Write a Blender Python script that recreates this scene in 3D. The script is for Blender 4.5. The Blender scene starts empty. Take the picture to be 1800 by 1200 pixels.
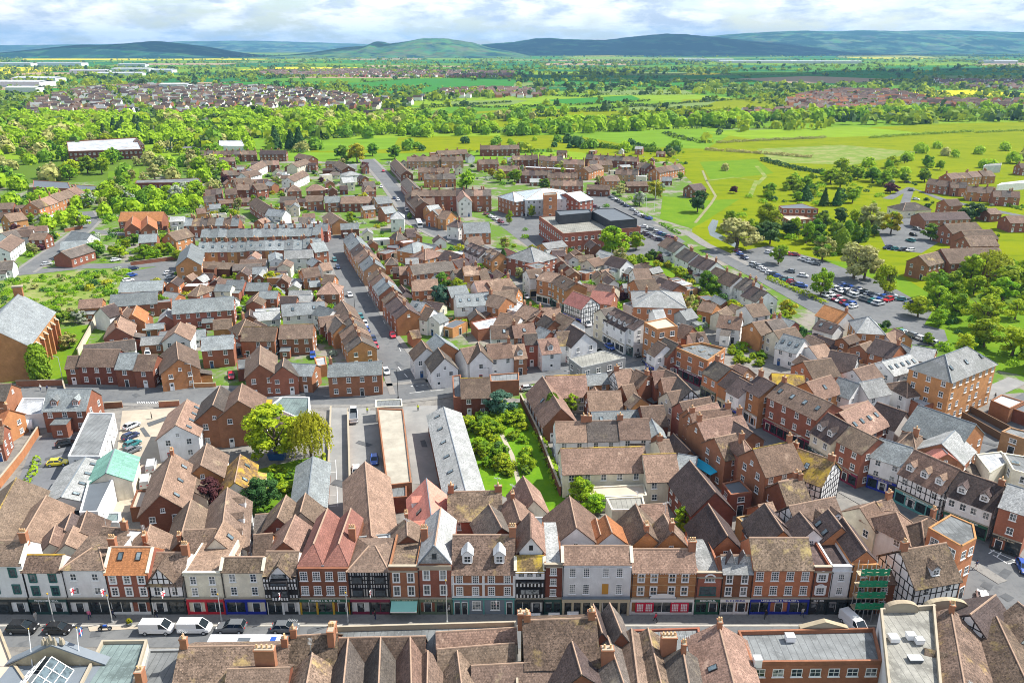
import bpy, math, random
import numpy as np
from math import sin, cos, tan, atan, atan2, radians, pi, hypot, sqrt
from mathutils import Vector, Matrix
R = random.Random(7)
S = bpy.context.scene
COL = S.collection
# ---------------------------------------------------------------- camera
CAMH, PITCH, FOC = 85.0, radians(20.3), 1400.0
cam = bpy.data.cameras.new('camera'); cam.sensor_width = 36; cam.lens = FOC / 1800 * 36
cam.clip_start = 1; cam.clip_end = 60000
camo = bpy.data.objects.new('camera', cam); COL.objects.link(camo)
camo.location = (0, 0, CAMH); camo.rotation_euler = (pi / 2 - PITCH, 0, 0)
S.camera = camo
# ---------------------------------------------------------------- sky, sun, exposure
SUN_EL, SUN_X, SUN_Y = radians(50), 0.955, 0.297
sun = bpy.data.lights.new('sun', 'SUN'); sun.energy = 5.0; sun.angle = radians(0.5); sun.color = (1, 0.95, 0.87)
suno = bpy.data.objects.new('sun', sun); COL.objects.link(suno)
sd = Vector((SUN_X * cos(SUN_EL), SUN_Y * cos(SUN_EL), sin(SUN_EL)))
suno.rotation_euler = sd.to_track_quat('Z', 'Y').to_euler()
W = bpy.data.worlds.new('World'); S.world = W; W.use_nodes = True
nt = W.node_tree; nt.nodes.clear()
def nd(t, ty, **k):
    n = t.nodes.new(ty)
    for a, v in k.items():
        if a in n.bl_rna.properties: setattr(n, a, v)
        else: n.inputs[a].default_value = v
    return n
def lk(t, a, b): t.links.new(a, b)
sky = nd(nt, 'ShaderNodeTexSky', sky_type='NISHITA', sun_disc=False, sun_elevation=SUN_EL, sun_rotation=atan2(SUN_X, SUN_Y), air_density=1.0, dust_density=0.6, ozone_density=1.5)
skyb = nd(nt, 'ShaderNodeBackground', Strength=0.11)
tc = nd(nt, 'ShaderNodeTexCoord')
sep = nd(nt, 'ShaderNodeSeparateXYZ'); lk(nt, tc.outputs['Generated'], sep.inputs[0])
def wm(op, a, b=None):
    n = nd(nt, 'ShaderNodeMath', operation=op)
    for i, v in enumerate((a, b)):
        if v is None: continue
        if isinstance(v, (int, float)): n.inputs[i].default_value = v
        else: lk(nt, v, n.inputs[i])
    return n.outputs[0]
zz = wm('ADD', wm('MAXIMUM', sep.outputs[2], 0.0), 0.055)
cx = wm('DIVIDE', sep.outputs[0], zz); cy = wm('DIVIDE', sep.outputs[1], zz)
cmb = nd(nt, 'ShaderNodeCombineXYZ'); lk(nt, cx, cmb.inputs[0]); lk(nt, cy, cmb.inputs[1])
mpg = nd(nt, 'ShaderNodeMapping'); mpg.inputs['Scale'].default_value = (1, 1, 3.6); lk(nt, tc.outputs['Generated'], mpg.inputs[0])
n1 = nd(nt, 'ShaderNodeTexNoise', Scale=9.0, Detail=12.0, Roughness=0.6, Distortion=0.1); lk(nt, mpg.outputs[0], n1.inputs[0])
n2 = nd(nt, 'ShaderNodeTexNoise', Scale=15.0, Detail=10.0, Roughness=0.62, Distortion=0.15); lk(nt, mpg.outputs[0], n2.inputs[0])
r1 = nd(nt, 'ShaderNodeValToRGB'); lk(nt, n1.outputs[0], r1.inputs[0])
r1.color_ramp.elements[0].position = 0.40; r1.color_ramp.elements[1].position = 0.52
r2 = nd(nt, 'ShaderNodeValToRGB'); lk(nt, n2.outputs[0], r2.inputs[0])
r2.color_ramp.elements[0].position = 0.40; r2.color_ramp.elements[0].color = (0.50, 0.56, 0.66, 1)
r2.color_ramp.elements[1].position = 0.56; r2.color_ramp.elements[1].color = (0.97, 0.98, 1.0, 1)
clb = nd(nt, 'ShaderNodeBackground', Strength=0.88); lk(nt, r2.outputs[0], clb.inputs[0])
lk(nt, sky.outputs[0], skyb.inputs[0])
# cloud cover thins out overhead, thick near the horizon
cov = nd(nt, 'ShaderNodeMapRange'); lk(nt, sep.outputs[2], cov.inputs[0])
cov.inputs[1].default_value = 0.1; cov.inputs[2].default_value = 0.6; cov.inputs[3].default_value = 1.0; cov.inputs[4].default_value = 0.6
fac = wm('MULTIPLY', r1.outputs[0], cov.outputs[0])
mx = nd(nt, 'ShaderNodeMixShader'); lk(nt, fac, mx.inputs[0]); lk(nt, skyb.outputs[0], mx.inputs[1]); lk(nt, clb.outputs[0], mx.inputs[2])
wo = nd(nt, 'ShaderNodeOutputWorld'); lk(nt, mx.outputs[0], wo.inputs[0])
S.view_settings.view_transform = 'Standard'; S.view_settings.look = 'None'; S.view_settings.gamma = 1
S.view_settings.exposure = 0.76
S.cycles.use_denoising = True; S.cycles.filter_width = 1.0
S.cycles.max_bounces = 5; S.cycles.diffuse_bounces = 2; S.cycles.glossy_bounces = 2; S.cycles.transparent_max_bounces = 4
S.cycles.transmission_bounces = 2; S.cycles.volume_bounces = 0
# ---------------------------------------------------------------- photo geometry: pixel of the photograph -> point of the place
_cp, _sp = cos(PITCH), sin(PITCH)
def G(px, py, z=0.0):
    u = (px - 900) / FOC; v = (600 - py) / FOC
    dx, dy, dz = u, _cp + v * _sp, -_sp + v * _cp
    t = (z - CAMH) / dz
    return Vector((dx * t, dy * t, z))
def ZAT(py, Y):            # height of a point seen on row py at distance Y
    return CAMH - Y * tan(PITCH + atan((py - 600) / FOC))
def PX(p):
    x, y, z = p[0], p[1], p[2] - CAMH
    d = y * _cp - z * _sp; h = y * _sp + z * _cp
    return 900 + FOC * x / d, 600 - FOC * h / d
# ---------------------------------------------------------------- materials
MAT = {}
def newmat(name):
    m = bpy.data.materials.new(name); m.use_nodes = True; m.node_tree.nodes.clear(); MAT[name] = m
    return m, m.node_tree
def wpos(t, scale=(1, 1, 1)):
    g = nd(t, 'ShaderNodeNewGeometry'); mp = nd(t, 'ShaderNodeMapping'); mp.inputs['Scale'].default_value = scale
    lk(t, g.outputs['Position'], mp.inputs[0]); return mp.outputs[0]
def rgb(c): return (c[0], c[1], c[2], 1)
def mixc(t, f, a, b, mode='MIX'):
    n = nd(t, 'ShaderNodeMix', data_type='RGBA', blend_type=mode)
    for i, v in ((0, f), (6, a), (7, b)):
        if isinstance(v, (int, float)): n.inputs[i].default_value = v
        elif isinstance(v, tuple): n.inputs[i].default_value = rgb(v)
        else: lk(t, v, n.inputs[i])
    return n.outputs[2]
def noise(t, vec, scale, detail=4, rough=0.6):
    n = nd(t, 'ShaderNodeTexNoise', Scale=scale, Detail=detail, Roughness=rough)
    if vec is not None: lk(t, vec, n.inputs['Vector'])
    return n.outputs[0]
def ramp(t, v, a, b):
    n = nd(t, 'ShaderNodeMapRange'); lk(t, v, n.inputs[0]); n.inputs[1].default_value = a; n.inputs[2].default_value = b
    return n.outputs[0]
def objvar(t, col, val=0.25, hue=0.03, sat=0.15):   # every object of the kind its own shade of the material
    oi = nd(t, 'ShaderNodeObjectInfo')
    h = nd(t, 'ShaderNodeHueSaturation')
    mr = nd(t, 'ShaderNodeMapRange'); lk(t, oi.outputs['Random'], mr.inputs[0]); mr.inputs[3].default_value = 1 - val; mr.inputs[4].default_value = 1 + val
    lk(t, mr.outputs[0], h.inputs['Value'])
    w = nd(t, 'ShaderNodeTexWhiteNoise', noise_dimensions='1D'); lk(t, oi.outputs['Random'], w.inputs['W'])
    m2 = nd(t, 'ShaderNodeMapRange'); lk(t, w.outputs[0], m2.inputs[0]); m2.inputs[3].default_value = 0.5 - hue; m2.inputs[4].default_value = 0.5 + hue
    lk(t, m2.outputs[0], h.inputs['Hue'])
    lk(t, col, h.inputs['Color']); return h.outputs[0]
def finish(t, col, rough=0.85, spec=0.25, bump=None, metallic=0.0, trans=None):
    b = nd(t, 'ShaderNodeBsdfPrincipled', Roughness=rough, Metallic=metallic)
    b.inputs['Specular IOR Level'].default_value = spec
    if isinstance(col, tuple): b.inputs['Base Color'].default_value = rgb(col)
    else: lk(t, col, b.inputs['Base Color'])
    if bump is not None:
        bn = nd(t, 'ShaderNodeBump', Strength=bump[1], Distance=bump[2]); lk(t, bump[0], bn.inputs['Height']); lk(t, bn.outputs[0], b.inputs['Normal'])
    out = nd(t, 'ShaderNodeOutputMaterial')
    if trans:
        tr = nd(t, 'ShaderNodeBsdfTranslucent'); lk(t, col, tr.inputs[0]); ms = nd(t, 'ShaderNodeMixShader'); ms.inputs[0].default_value = trans
        lk(t, b.outputs[0], ms.inputs[1]); lk(t, tr.outputs[0], ms.inputs[2]); lk(t, ms.outputs[0], out.inputs[0])
    else: lk(t, b.outputs[0], out.inputs[0])
def plain(name, col, rough=0.7, spec=0.3, var=0.12, scale=0.9, metallic=0.0):
    m, t = newmat(name); p = wpos(t); n = noise(t, p, scale, 5, 0.65)
    c = mixc(t, n, tuple(x * (1 - var) for x in col), tuple(min(1, x * (1 + var)) for x in col))
    finish(t, c, rough, spec, metallic=metallic); return m
def wallmat(name, col, brick=True, val=0.16, hue=0.012):
    m, t = newmat(name); p = wpos(t)
    n = noise(t, p, 0.55, 5, 0.65); f = noise(t, p, 6.0, 3, 0.7)
    lo = tuple(x * 0.72 for x in col); hi = tuple(min(0.85, x * 1.22) for x in col)
    c = mixc(t, ramp(t, n, 0.3, 0.7), lo, hi)
    if brick:
        w = nd(t, 'ShaderNodeTexBrick', Scale=1.0); w.inputs['Brick Width'].default_value = 0.45; w.inputs['Row Height'].default_value = 0.15; w.inputs['Mortar Size'].default_value = 0.018
        w.inputs['Color1'].default_value = (0.62, 0.62, 0.62, 1); w.inputs['Color2'].default_value = (0.4, 0.4, 0.4, 1); w.inputs['Mortar'].default_value = (0.62, 0.6, 0.58, 1)
        g = nd(t, 'ShaderNodeUVMap'); lk(t, g.outputs[0], w.inputs['Vector'])
        c = mixc(t, 0.55, c, w.outputs[0], 'OVERLAY')
    else:
        st = noise(t, wpos(t, (1.6, 1.6, 0.12)), 1.0, 4, 0.6)      # rain streaks and dirt
        c = mixc(t, ramp(t, st, 0.52, 0.8), c, tuple(x * 0.72 for x in col))
    c = mixc(t, ramp(t, f, 0.35, 0.75), c, tuple(x * 0.85 for x in col))
    finish(t, objvar(t, c, val, hue), 0.9, 0.2)
    return m
def roofmat(name, col, lich=(0.42, 0.36, 0.2), lf=0.62, tile=(0.33, 0.2), contrast=0.36, val=0.3, hue=0.009, rough=0.9, spec=0.2):
    m, t = newmat(name); p = wpos(t)
    n = noise(t, p, 0.45, 5, 0.65); f = noise(t, p, 3.2, 4, 0.75); d = noise(t, p, 0.22, 6, 0.7)
    c = mixc(t, ramp(t, n, 0.3, 0.7), tuple(x * (1 - contrast) for x in col), tuple(min(0.8, x * (1 + contrast)) for x in col))
    c = mixc(t, ramp(t, f, 0.45, 0.62), c, tuple(x * max(.25, 1 - 1.3 * contrast) for x in col))
    c = mixc(t, ramp(t, noise(t, p, 2.6, 3, 0.8), 0.58, 0.70), c, tuple(min(.8, x * (1 + 1.1 * contrast)) for x in col))
    w = nd(t, 'ShaderNodeTexBrick', Scale=1.0); w.inputs['Brick Width'].default_value = tile[1] * 1.0; w.inputs['Row Height'].default_value = tile[0]; w.inputs['Mortar Size'].default_value = 0.03
    w.inputs['Color1'].default_value = (0.68, 0.66, 0.64, 1); w.inputs['Color2'].default_value = (0.36, 0.36, 0.37, 1); w.inputs['Mortar'].default_value = (0.25, 0.25, 0.25, 1)
    g = nd(t, 'ShaderNodeUVMap'); lk(t, g.outputs[0], w.inputs['Vector'])
    c = mixc(t, 0.5, c, w.outputs[0], 'OVERLAY')
    c = mixc(t, ramp(t, d, lf, lf + 0.16), c, lich)
    c = mixc(t, ramp(t, noise(t, wpos(t), 1.1, 6, 0.75), 0.56, 0.7), c, tuple(x * 0.55 for x in col))
    finish(t, objvar(t, c, val, hue), rough, spec, bump=(w.outputs['Fac'], 0.4, 0.03))
    return m
wallmat('brick_red', (0.29, 0.12, 0.072)); wallmat('brick_orange', (0.44, 0.20, 0.09)); wallmat('brick_brown', (0.19, 0.075, 0.045)); wallmat('brick_buff', (0.40, 0.25, 0.13))
wallmat('render_white', (0.80, 0.80, 0.79), False, 0.06, 0.004); wallmat('render_cream', (0.70, 0.65, 0.52), False, 0.09, 0.01); wallmat('stone', (0.40, 0.335, 0.23), False, 0.1, 0.01)
wallmat('concrete_grey', (0.30, 0.31, 0.31), False); wallmat('metal_white', (0.62, 0.64, 0.66), False, 0.1)
wallmat('black_cladding', (0.055, 0.058, 0.064), False, 0.1)
WALL = {'b': ('brick_red', 'red brick'), 'o': ('brick_orange', 'orange brick'), 'd': ('brick_brown', 'dark brick'), 'u': ('brick_buff', 'buff brick'), 'w': ('render_white', 'white walled'), 'c': ('render_cream', 'cream walled'), 's': ('stone', 'stone'), 't': ('render_white', 'half-timbered'), 'g': ('concrete_grey', 'grey'), 'm': ('metal_white', 'pale metal clad'), 'k': ('black_cladding', 'black clad')}
roofmat('tile_brown', (0.172, 0.124, 0.094), (0.34, 0.28, 0.18), 0.6); roofmat('tile_pink', (0.265, 0.176, 0.132), (0.55, 0.40, 0.30)); roofmat('tile_orange', (0.44, 0.185, 0.08), (0.6, 0.33, 0.16), contrast=0.25)
roofmat('tile_red', (0.30, 0.135, 0.11), (0.40, 0.2, 0.12), contrast=0.25); roofmat('tile_dark', (0.10, 0.075, 0.07), (0.15, 0.12, 0.09))
roofmat('tile_mottled', (0.19, 0.137, 0.102), (0.40, 0.30, 0.12), 0.56, contrast=0.5); roofmat('tile_lichen', (0.26, 0.175, 0.09), (0.50, 0.34, 0.04), 0.46, contrast=0.5)
roofmat('slate', (0.22, 0.245, 0.25), (0.30, 0.31, 0.29), 0.6, hue=0.02, rough=0.6, spec=0.4); roofmat('slate_pale', (0.37, 0.38, 0.375), (0.22, 0.23, 0.22), 0.5, contrast=0.34, hue=0.01)
roofmat('salmon_tile', (0.62, 0.27, 0.20), (0.62, 0.3, 0.22), 0.7, contrast=0.12, val=0.08)
roofmat('green_sheet', (0.17, 0.34, 0.27), (0.25, 0.4, 0.33), 0.6, tile=(3.0, 0.9), contrast=0.2, val=0.05)
roofmat('tile_grey', (0.13, 0.112, 0.098), (0.26, 0.22, 0.16), 0.58); roofmat('metal_roof', (0.46, 0.52, 0.55), (0.38, 0.43, 0.46), 0.6, tile=(3.0, 0.6), contrast=0.12, val=0.06, hue=0.004, rough=0.5)
ROOF = {'g': ('tile_grey', 'grey-brown tiled'), 'x': ('metal_roof', 'pale metal'), 't': ('tile_brown', 'brown tiled'), 'p': ('tile_pink', 'pinkish tiled'), 'o': ('tile_orange', 'orange tiled'), 'r': ('tile_red', 'red tiled'), 'k': ('tile_dark', 'dark tiled'), 'm': ('tile_mottled', 'mottled tiled'), 'y': ('tile_lichen', 'yellow lichened'), 's': ('slate', 'slate'), 'l': ('slate_pale', 'pale grey'), 'e': ('green_sheet', 'green sheet'), 'a': ('salmon_tile', 'salmon pink')}
def flatmat(name, col):
    m, t = newmat(name); p = wpos(t); c = mixc(t, ramp(t, noise(t, p, 0.3, 6, 0.7), .35, .65), tuple(x * .7 for x in col), tuple(x * 1.2 for x in col)); c = mixc(t, ramp(t, noise(t, p, 0.16, 5, 0.6), .54, .60), c, tuple(x * .6 for x in col)); c = mixc(t, ramp(t, noise(t, p, 2.2, 4, 0.7), .55, .75), c, tuple(x * 1.35 for x in col))
    w = nd(t, 'ShaderNodeTexWave', Scale=0.33, Distortion=0.4); lk(t, p, w.inputs['Vector']); c = mixc(t, ramp(t, w.outputs[1], .96, 1.0), c, tuple(x * .5 for x in col)); finish(t, objvar(t, c, .15, .01), 0.8, .25)
flatmat('flat_roof', (0.17, 0.18, 0.182)); flatmat('flat_pale', (0.26, 0.255, 0.225)); flatmat('flat_green', (0.165, 0.215, 0.21)); flatmat('flat_white', (0.44, 0.46, 0.48))
plain('flat_mossy', (0.36, 0.33, 0.27), 0.9, 0.2, 0.55, 0.35); plain('flat_dark', (0.10, 0.115, 0.13), 0.6, 0.4, 0.25, 0.4); plain('flat_tan', (0.46, 0.38, 0.30), 0.8, 0.3, 0.2, 0.3)
FLAT = {'g': ('flat_roof', 'grey flat'), 'p': ('flat_pale', 'pale flat'), 'e': ('flat_green', 'green-grey flat'), 'w': ('flat_white', 'white flat'), 'm': ('flat_mossy', 'mossy flat'), 'k': ('flat_dark', 'dark flat'), 'n': ('flat_tan', 'tan flat')}
plain('frame_white', (0.80, 0.80, 0.78), 0.5, 0.4, 0.05); plain('frame_green', (0.04, 0.13, 0.12), 0.5); plain('timber_black', (0.022, 0.02, 0.022), 0.7); plain('timber_brown', (0.14, 0.085, 0.05), 0.8)
plain('chimney_brick', (0.33, 0.15, 0.085), 0.9, 0.2, 0.3, 1.5); plain('chimney_pot', (0.60, 0.38, 0.2), 0.8, 0.2, 0.2, 2); plain('lead_grey', (0.16, 0.185, 0.21), 0.5, 0.4, 0.15); plain('trim_stone', (0.37, 0.32, 0.24), 0.85, 0.2, 0.18); plain('ridge_tile', (0.34, 0.235, 0.17), 0.9, 0.2, 0.4, 2.5)
plain('door_blue', (0.03, 0.09, 0.25), 0.4); plain('door_white', (0.75, 0.75, 0.75), 0.4); plain('door_dark', (0.03, 0.03, 0.035), 0.4); plain('door_red', (0.35, 0.03, 0.03), 0.4); plain('steel_pole', (0.42, 0.43, 0.43), 0.4, 0.5, 0.1); plain('white_paint', (0.8, 0.8, 0.8), 0.5); plain('black_iron', (0.02, 0.02, 0.022), 0.5)
def glassmat(name, c0, c1):
    m, t = newmat(name); oi = nd(t, 'ShaderNodeObjectInfo'); w = nd(t, 'ShaderNodeTexWhiteNoise', noise_dimensions='1D'); lk(t, oi.outputs['Random'], w.inputs['W'])
    r = nd(t, 'ShaderNodeMath', operation='POWER'); lk(t, w.outputs[0], r.inputs[0]); r.inputs[1].default_value = 3.0
    c = mixc(t, r.outputs[0], c0, c1)
    f = noise(t, wpos(t), 1.6, 2, 0.5); c = mixc(t, ramp(t, f, 0.45, 0.65), c, tuple(x * 0.55 for x in c0))
    finish(t, c, 0.08, 0.6)
glassmat('glass', (0.035, 0.05, 0.065), (0.36, 0.38, 0.38)); glassmat('shop_glass', (0.022, 0.03, 0.036), (0.12, 0.12, 0.11)); glassmat('roof_glass', (0.10, 0.14, 0.16), (0.30, 0.37, 0.40))
# ---------------------------------------------------------------- mesh builder
class MB:
    def __init__(s): s.v = []; s.f = []; s.m = []; s.uv = []; s.mats = []
    def mi(s, mat):
        if mat not in s.mats: s.mats.append(mat)
        return s.mats.index(mat)
    def face(s, pts, mat, uv=None):
        b = len(s.v); s.v += [tuple(p) for p in pts]; s.f.append(tuple(range(b, b + len(pts)))); s.m.append(s.mi(mat))
        if uv is None:
            p0 = Vector(pts[0]); e = (Vector(pts[1]) - p0); L = e.length or 1; e = e / L; n = e.cross(Vector(pts[2]) - p0); n.normalize(); w = n.cross(e)
            if abs(n.z) < 0.5:       # wall: u along the wall, v up
                e = Vector((-n.y, n.x, 0)); e.normalize(); w = Vector((0, 0, 1))
            uv = [((Vector(p)).dot(e), (Vector(p)).dot(w)) for p in pts]
        s.uv += uv
    def hexa(s, p, mat):       # p: 4 bottom (ccw from above), 4 top
        for q in ((3, 2, 1, 0), (4, 5, 6, 7), (0, 1, 5, 4), (1, 2, 6, 5), (2, 3, 7, 6), (3, 0, 4, 7)): s.face([p[i] for i in q], mat)
    def box(s, x0, y0, z0, x1, y1, z1, mat): s.hexa([(x0, y0, z0), (x1, y0, z0), (x1, y1, z0), (x0, y1, z0), (x0, y0, z1), (x1, y0, z1), (x1, y1, z1), (x0, y1, z1)], mat)
    def prism(s, poly, z0, z1, side, top=None):
        n = len(poly)
        if sum(poly[i][0] * poly[(i + 1) % n][1] - poly[(i + 1) % n][0] * poly[i][1] for i in range(n)) < 0: poly = poly[::-1]
        for i in range(n):
            a, b = poly[i], poly[(i + 1) % n]; s.face([(a[0], a[1], z0), (b[0], b[1], z0), (b[0], b[1], z1), (a[0], a[1], z1)], side)
        s.face([(p[0], p[1], z1) for p in poly], top or side)
    def slab(s, a, b, c, d, th, mat, edge=None):    # sloped slab, a-b lower edge, c-d upper edge (ccw seen from outside)
        e = Vector(b) - Vector(a); w = Vector(d) - Vector(a); n = e.cross(w); n.normalize(); off = n * th
        top = [Vector(p) + off for p in (a, b, c, d)]; L = e.length; e = e / L; ww = n.cross(e)
        s.face(top, mat, [((p - top[0]).dot(e), (p - top[0]).dot(ww)) for p in top])
        bt = [Vector(p) for p in (a, b, c, d)]
        s.face(bt[::-1], edge or mat)
        for i in range(4):
            j = (i + 1) % 4; s.face([bt[i], bt[j], top[j], top[i]], edge or mat)
    def cyl(s, x, y, z0, z1, r, mat, n=8, r1=None, cap=True):
        r1 = r if r1 is None else r1
        a = [(x + r * cos(2 * pi * i / n), y + r * sin(2 * pi * i / n), z0) for i in range(n)]; b = [(x + r1 * cos(2 * pi * i / n), y + r1 * sin(2 * pi * i / n), z1) for i in range(n)]
        for i in range(n): s.face([a[i], a[(i + 1) % n], b[(i + 1) % n], b[i]], mat)
        if cap: s.face(b, mat)
    def tube(s, p, q, r, mat, n=6, r1=None):
        p = Vector(p); q = Vector(q); d = (q - p).normalized(); u = d.orthogonal().normalized(); w = d.cross(u); r1 = r if r1 is None else r1
        a = [p + (u * cos(2 * pi * i / n) + w * sin(2 * pi * i / n)) * r for i in range(n)]; b = [q + (u * cos(2 * pi * i / n) + w * sin(2 * pi * i / n)) * r1 for i in range(n)]
        for i in range(n): s.face([a[i], a[(i + 1) % n], b[(i + 1) % n], b[i]], mat)
        s.face(b, mat); s.face(a[::-1], mat)
    def mesh(s, name):
        me = bpy.data.meshes.new(name); me.from_pydata(s.v, [], s.f)
        for m in s.mats: me.materials.append(MAT[m])
        me.polygons.foreach_set('material_index', s.m)
        l = me.uv_layers.new(name='uv'); l.data.foreach_set('uv', [c for p in s.uv for c in p])
        return me
    def build(s, name, parent=None, loc=(0, 0, 0), rz=0):
        return obj(name, s.mesh(name), parent, loc, rz)
def obj(name, me, parent=None, loc=(0, 0, 0), rz=0, scale=None):
    o = bpy.data.objects.new(name, me); COL.objects.link(o); o.location = loc; o.rotation_euler = (0, 0, rz)
    if scale is not None: o.scale = scale
    if parent: o.parent = parent
    return o
THINGS = []     # (object, description, place phrase, category, group)
def reg(o, desc, place, cat, group=None, full=None):
    THINGS.append((o, desc, place, cat, group, full)); return o
def thing(name, loc, rz, desc, place, cat, group=None, full=None):
    o = bpy.data.objects.new(name, None); o.empty_display_size = 0.5; COL.objects.link(o); o.location = loc; o.rotation_euler = (0, 0, rz)
    return reg(o, desc, place, cat, group, full)
def struct(o, kind='structure'): o['kind'] = kind; return o
RECTS = []
def hit(x, y, m=0.0):
    for (cx_, cy_, c, s, a, b) in RECTS:
        dx, dy = x - cx_, y - cy_; u = dx * c + dy * s; v = -dx * s + dy * c
        if abs(u) < a + m and abs(v) < b + m: return True
    return False
def inpoly(x, y, P):
    r = False; j = len(P) - 1
    for i in range(len(P)):
        if (P[i][1] > y) != (P[j][1] > y) and x < (P[j][0] - P[i][0]) * (y - P[i][1]) / (P[j][1] - P[i][1]) + P[i][0]: r = not r
        j = i
    return r
# ---------------------------------------------------------------- shared part meshes (windows, doors, chimneys ...)
CACHE = {}
def cached(key, fn):
    if key not in CACHE: CACHE[key] = fn()
    return CACHE[key]
def q(v, s=0.1): return round(v / s) * s
# parts of a facade lie in the x-z plane, facing -y, origin at the bottom centre
def win_mesh(w, h, fr='frame_white', nx=2, ny=2, pane=True, arch=False, surround=0.0, glass='glass'):
    def mk():
        b = MB(); t = 0.09; x = w / 2
        b.box(-x, -0.05, 0, -x + t, 0.01, h, fr); b.box(x - t, -0.05, 0, x, 0.01, h, fr)
        b.box(-x + t, -0.05, h - t, x - t, 0.01, h, fr); b.box(-x + t, -0.05, 0, x - t, 0.01, t, fr)
        for i in range(1, nx): c = -x + w * i / nx; b.box(c - 0.03, -0.04, t, c + 0.03, 0.01, h - t, fr)
        for i in range(1, ny): c = h * i / ny; b.box(-x + t, -0.042, c - 0.03, x - t, 0.008, c + 0.03, fr)
        b.box(-x - 0.1, -0.16, -0.1, x + 0.1, 0.01, -0.003, fr)
        if surround:
            g = surround; b.box(-x - g, -0.09, 0, -x - 0.003, 0.01, h, fr); b.box(x + 0.003, -0.09, 0, x + g, 0.01, h, fr); b.box(-x - g, -0.12, h + 0.003, x + g, 0.01, h + g * 1.4, fr)
        if arch:
            n = 8; P = [(x * 1.15 * cos(pi * i / n), h + x * 1.0 * sin(pi * i / n)) for i in range(n + 1)]
            for i in range(n):
                a, c = P[i], P[i + 1]; k = 0.72
                b.hexa([(a[0], -0.1, a[1]), (a[0], 0.0, a[1]), (a[0] * k, 0.0, h + (a[1] - h) * k), (a[0] * k, -0.1, h + (a[1] - h) * k), (c[0], -0.1, c[1]), (c[0], 0.0, c[1]), (c[0] * k, 0.0, h + (c[1] - h) * k), (c[0] * k, -0.1, h + (c[1] - h) * k)], fr)
        if pane: b.face([(-x + t, -0.015, t), (x - t, -0.015, t), (x - t, -0.015, h - t), (-x + t, -0.015, h - t)], glass)
        return b.mesh('window')
    return cached(('win', w, h, fr, nx, ny, pane, arch, surround, glass), mk)
def pane_mesh(w, h, glass='glass'):
    def mk():
        b = MB(); x = w / 2 - 0.09; b.face([(-x, -0.015, 0.09), (x, -0.015, 0.09), (x, -0.015, h - 0.09), (-x, -0.015, h - 0.09)], glass); return b.mesh('pane')
    return cached(('pane', w, h, glass), mk)
def door_mesh(w, h, col):
    def mk():
        b = MB(); x = w / 2; b.box(-x, -0.05, 0, x, 0.01, h, col); b.box(-x - 0.1, -0.09, 0, -x - 0.003, 0.01, h, 'frame_white'); b.box(x + 0.003, -0.09, 0, x + 0.1, 0.01, h, 'frame_white'); b.box(-x - 0.1, -0.09, h + 0.003, x + 0.1, 0.01, h + 0.12, 'frame_white')
        b.box(-x * 0.7, -0.06, h * 0.6, x * 0.7, -0.052, h * 0.9, 'glass'); b.box(x * 0.6, -0.09, h * 0.46, x * 0.75, -0.052, h * 0.52, 'steel_pole'); return b.mesh('door')
    return cached(('door', w, h, col), mk)
def chim_mesh(w, d, h, n=2, mat='chimney_brick'):
    def mk():
        b = MB(); b.box(-w / 2, -d / 2, 0, w / 2, d / 2, h, mat); b.box(-w / 2 - 0.07, -d / 2 - 0.07, h + 0.002, w / 2 + 0.07, d / 2 + 0.07, h + 0.16, mat)
        b.box(-w / 2 + 0.05, -d / 2 + 0.05, h + 0.16, w / 2 - 0.05, d / 2 - 0.05, h + 0.22, 'trim_stone')
        for i in range(n): b.cyl(-w / 2 + w * (i + 0.5) / n, 0, h + 0.22, h + 0.75, 0.16, 'chimney_pot', 7, 0.12)
        return b.mesh('chimney')
    return cached(('ch', w, d, h, n, mat), mk)
def aerial_mesh():
    def mk():
        b = MB(); b.tube((0, 0, -.2), (0, 0, 2.9), .035, 'steel_pole', 4); b.tube((-.7, 0, 2.7), (.7, 0, 2.7), .025, 'steel_pole', 4)
        for i in range(6): u = -.6 + .24 * i; b.tube((u, -.28, 2.7), (u, .28, 2.7), .02, 'steel_pole', 4)
        return b.mesh('aerial')
    return cached('aerial', mk)
def pipe_mesh(h):
    def mk(): b = MB(); b.tube((0, 0, .1), (0, 0, h), .06, 'timber_black', 5); b.box(-.12, -.1, h - .02, .12, .1, h + .22, 'timber_black'); return b.mesh('drainpipe')
    return cached(('pipe', q(h, .2)), mk)
def skylight_mesh(w, h, slope):
    def mk():
        b = MB(); c, s = cos(slope), sin(slope)
        def P(x, u, o): return (x, u * c - o * s, u * s + o * c)
        for (x0, u0, x1, u1, m, z1) in ((-w / 2, 0, w / 2, h, 'timber_black', 0.3), (-w / 2 + 0.1, 0.1, w / 2 - 0.1, h - 0.1, 'roof_glass', 0.32)):
            b.hexa([P(x0, u0, 0.1), P(x1, u0, 0.1), P(x1, u1, 0.1), P(x0, u1, 0.1), P(x0, u0, z1), P(x1, u0, z1), P(x1, u1, z1), P(x0, u1, z1)], m)
        return b.mesh('skylight')
    return cached(('sky', w, h, q(slope, .05)), mk)
def add_window(root, x, y, z, rz, w, h, near, **k):
    w, h = max(0.5, q(w)), max(0.5, q(h))
    if near:
        o = obj('window', win_mesh(w, h, pane=False, **k), root, (x, y, z), rz); obj('pane', pane_mesh(w, h), o); return o
    return obj('window', win_mesh(w, h, **k), root, (x, y, z), rz)
ORD = ['', 'second', 'third', 'fourth', 'fifth', 'sixth', 'seventh', 'eighth', 'ninth', 'tenth', 'eleventh', 'twelfth', 'thirteenth', 'fourteenth', 'fifteenth', 'sixteenth', 'seventeenth', 'eighteenth', 'nineteenth', 'twentieth']
REAR = 0
R2 = random.Random(77)
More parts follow.
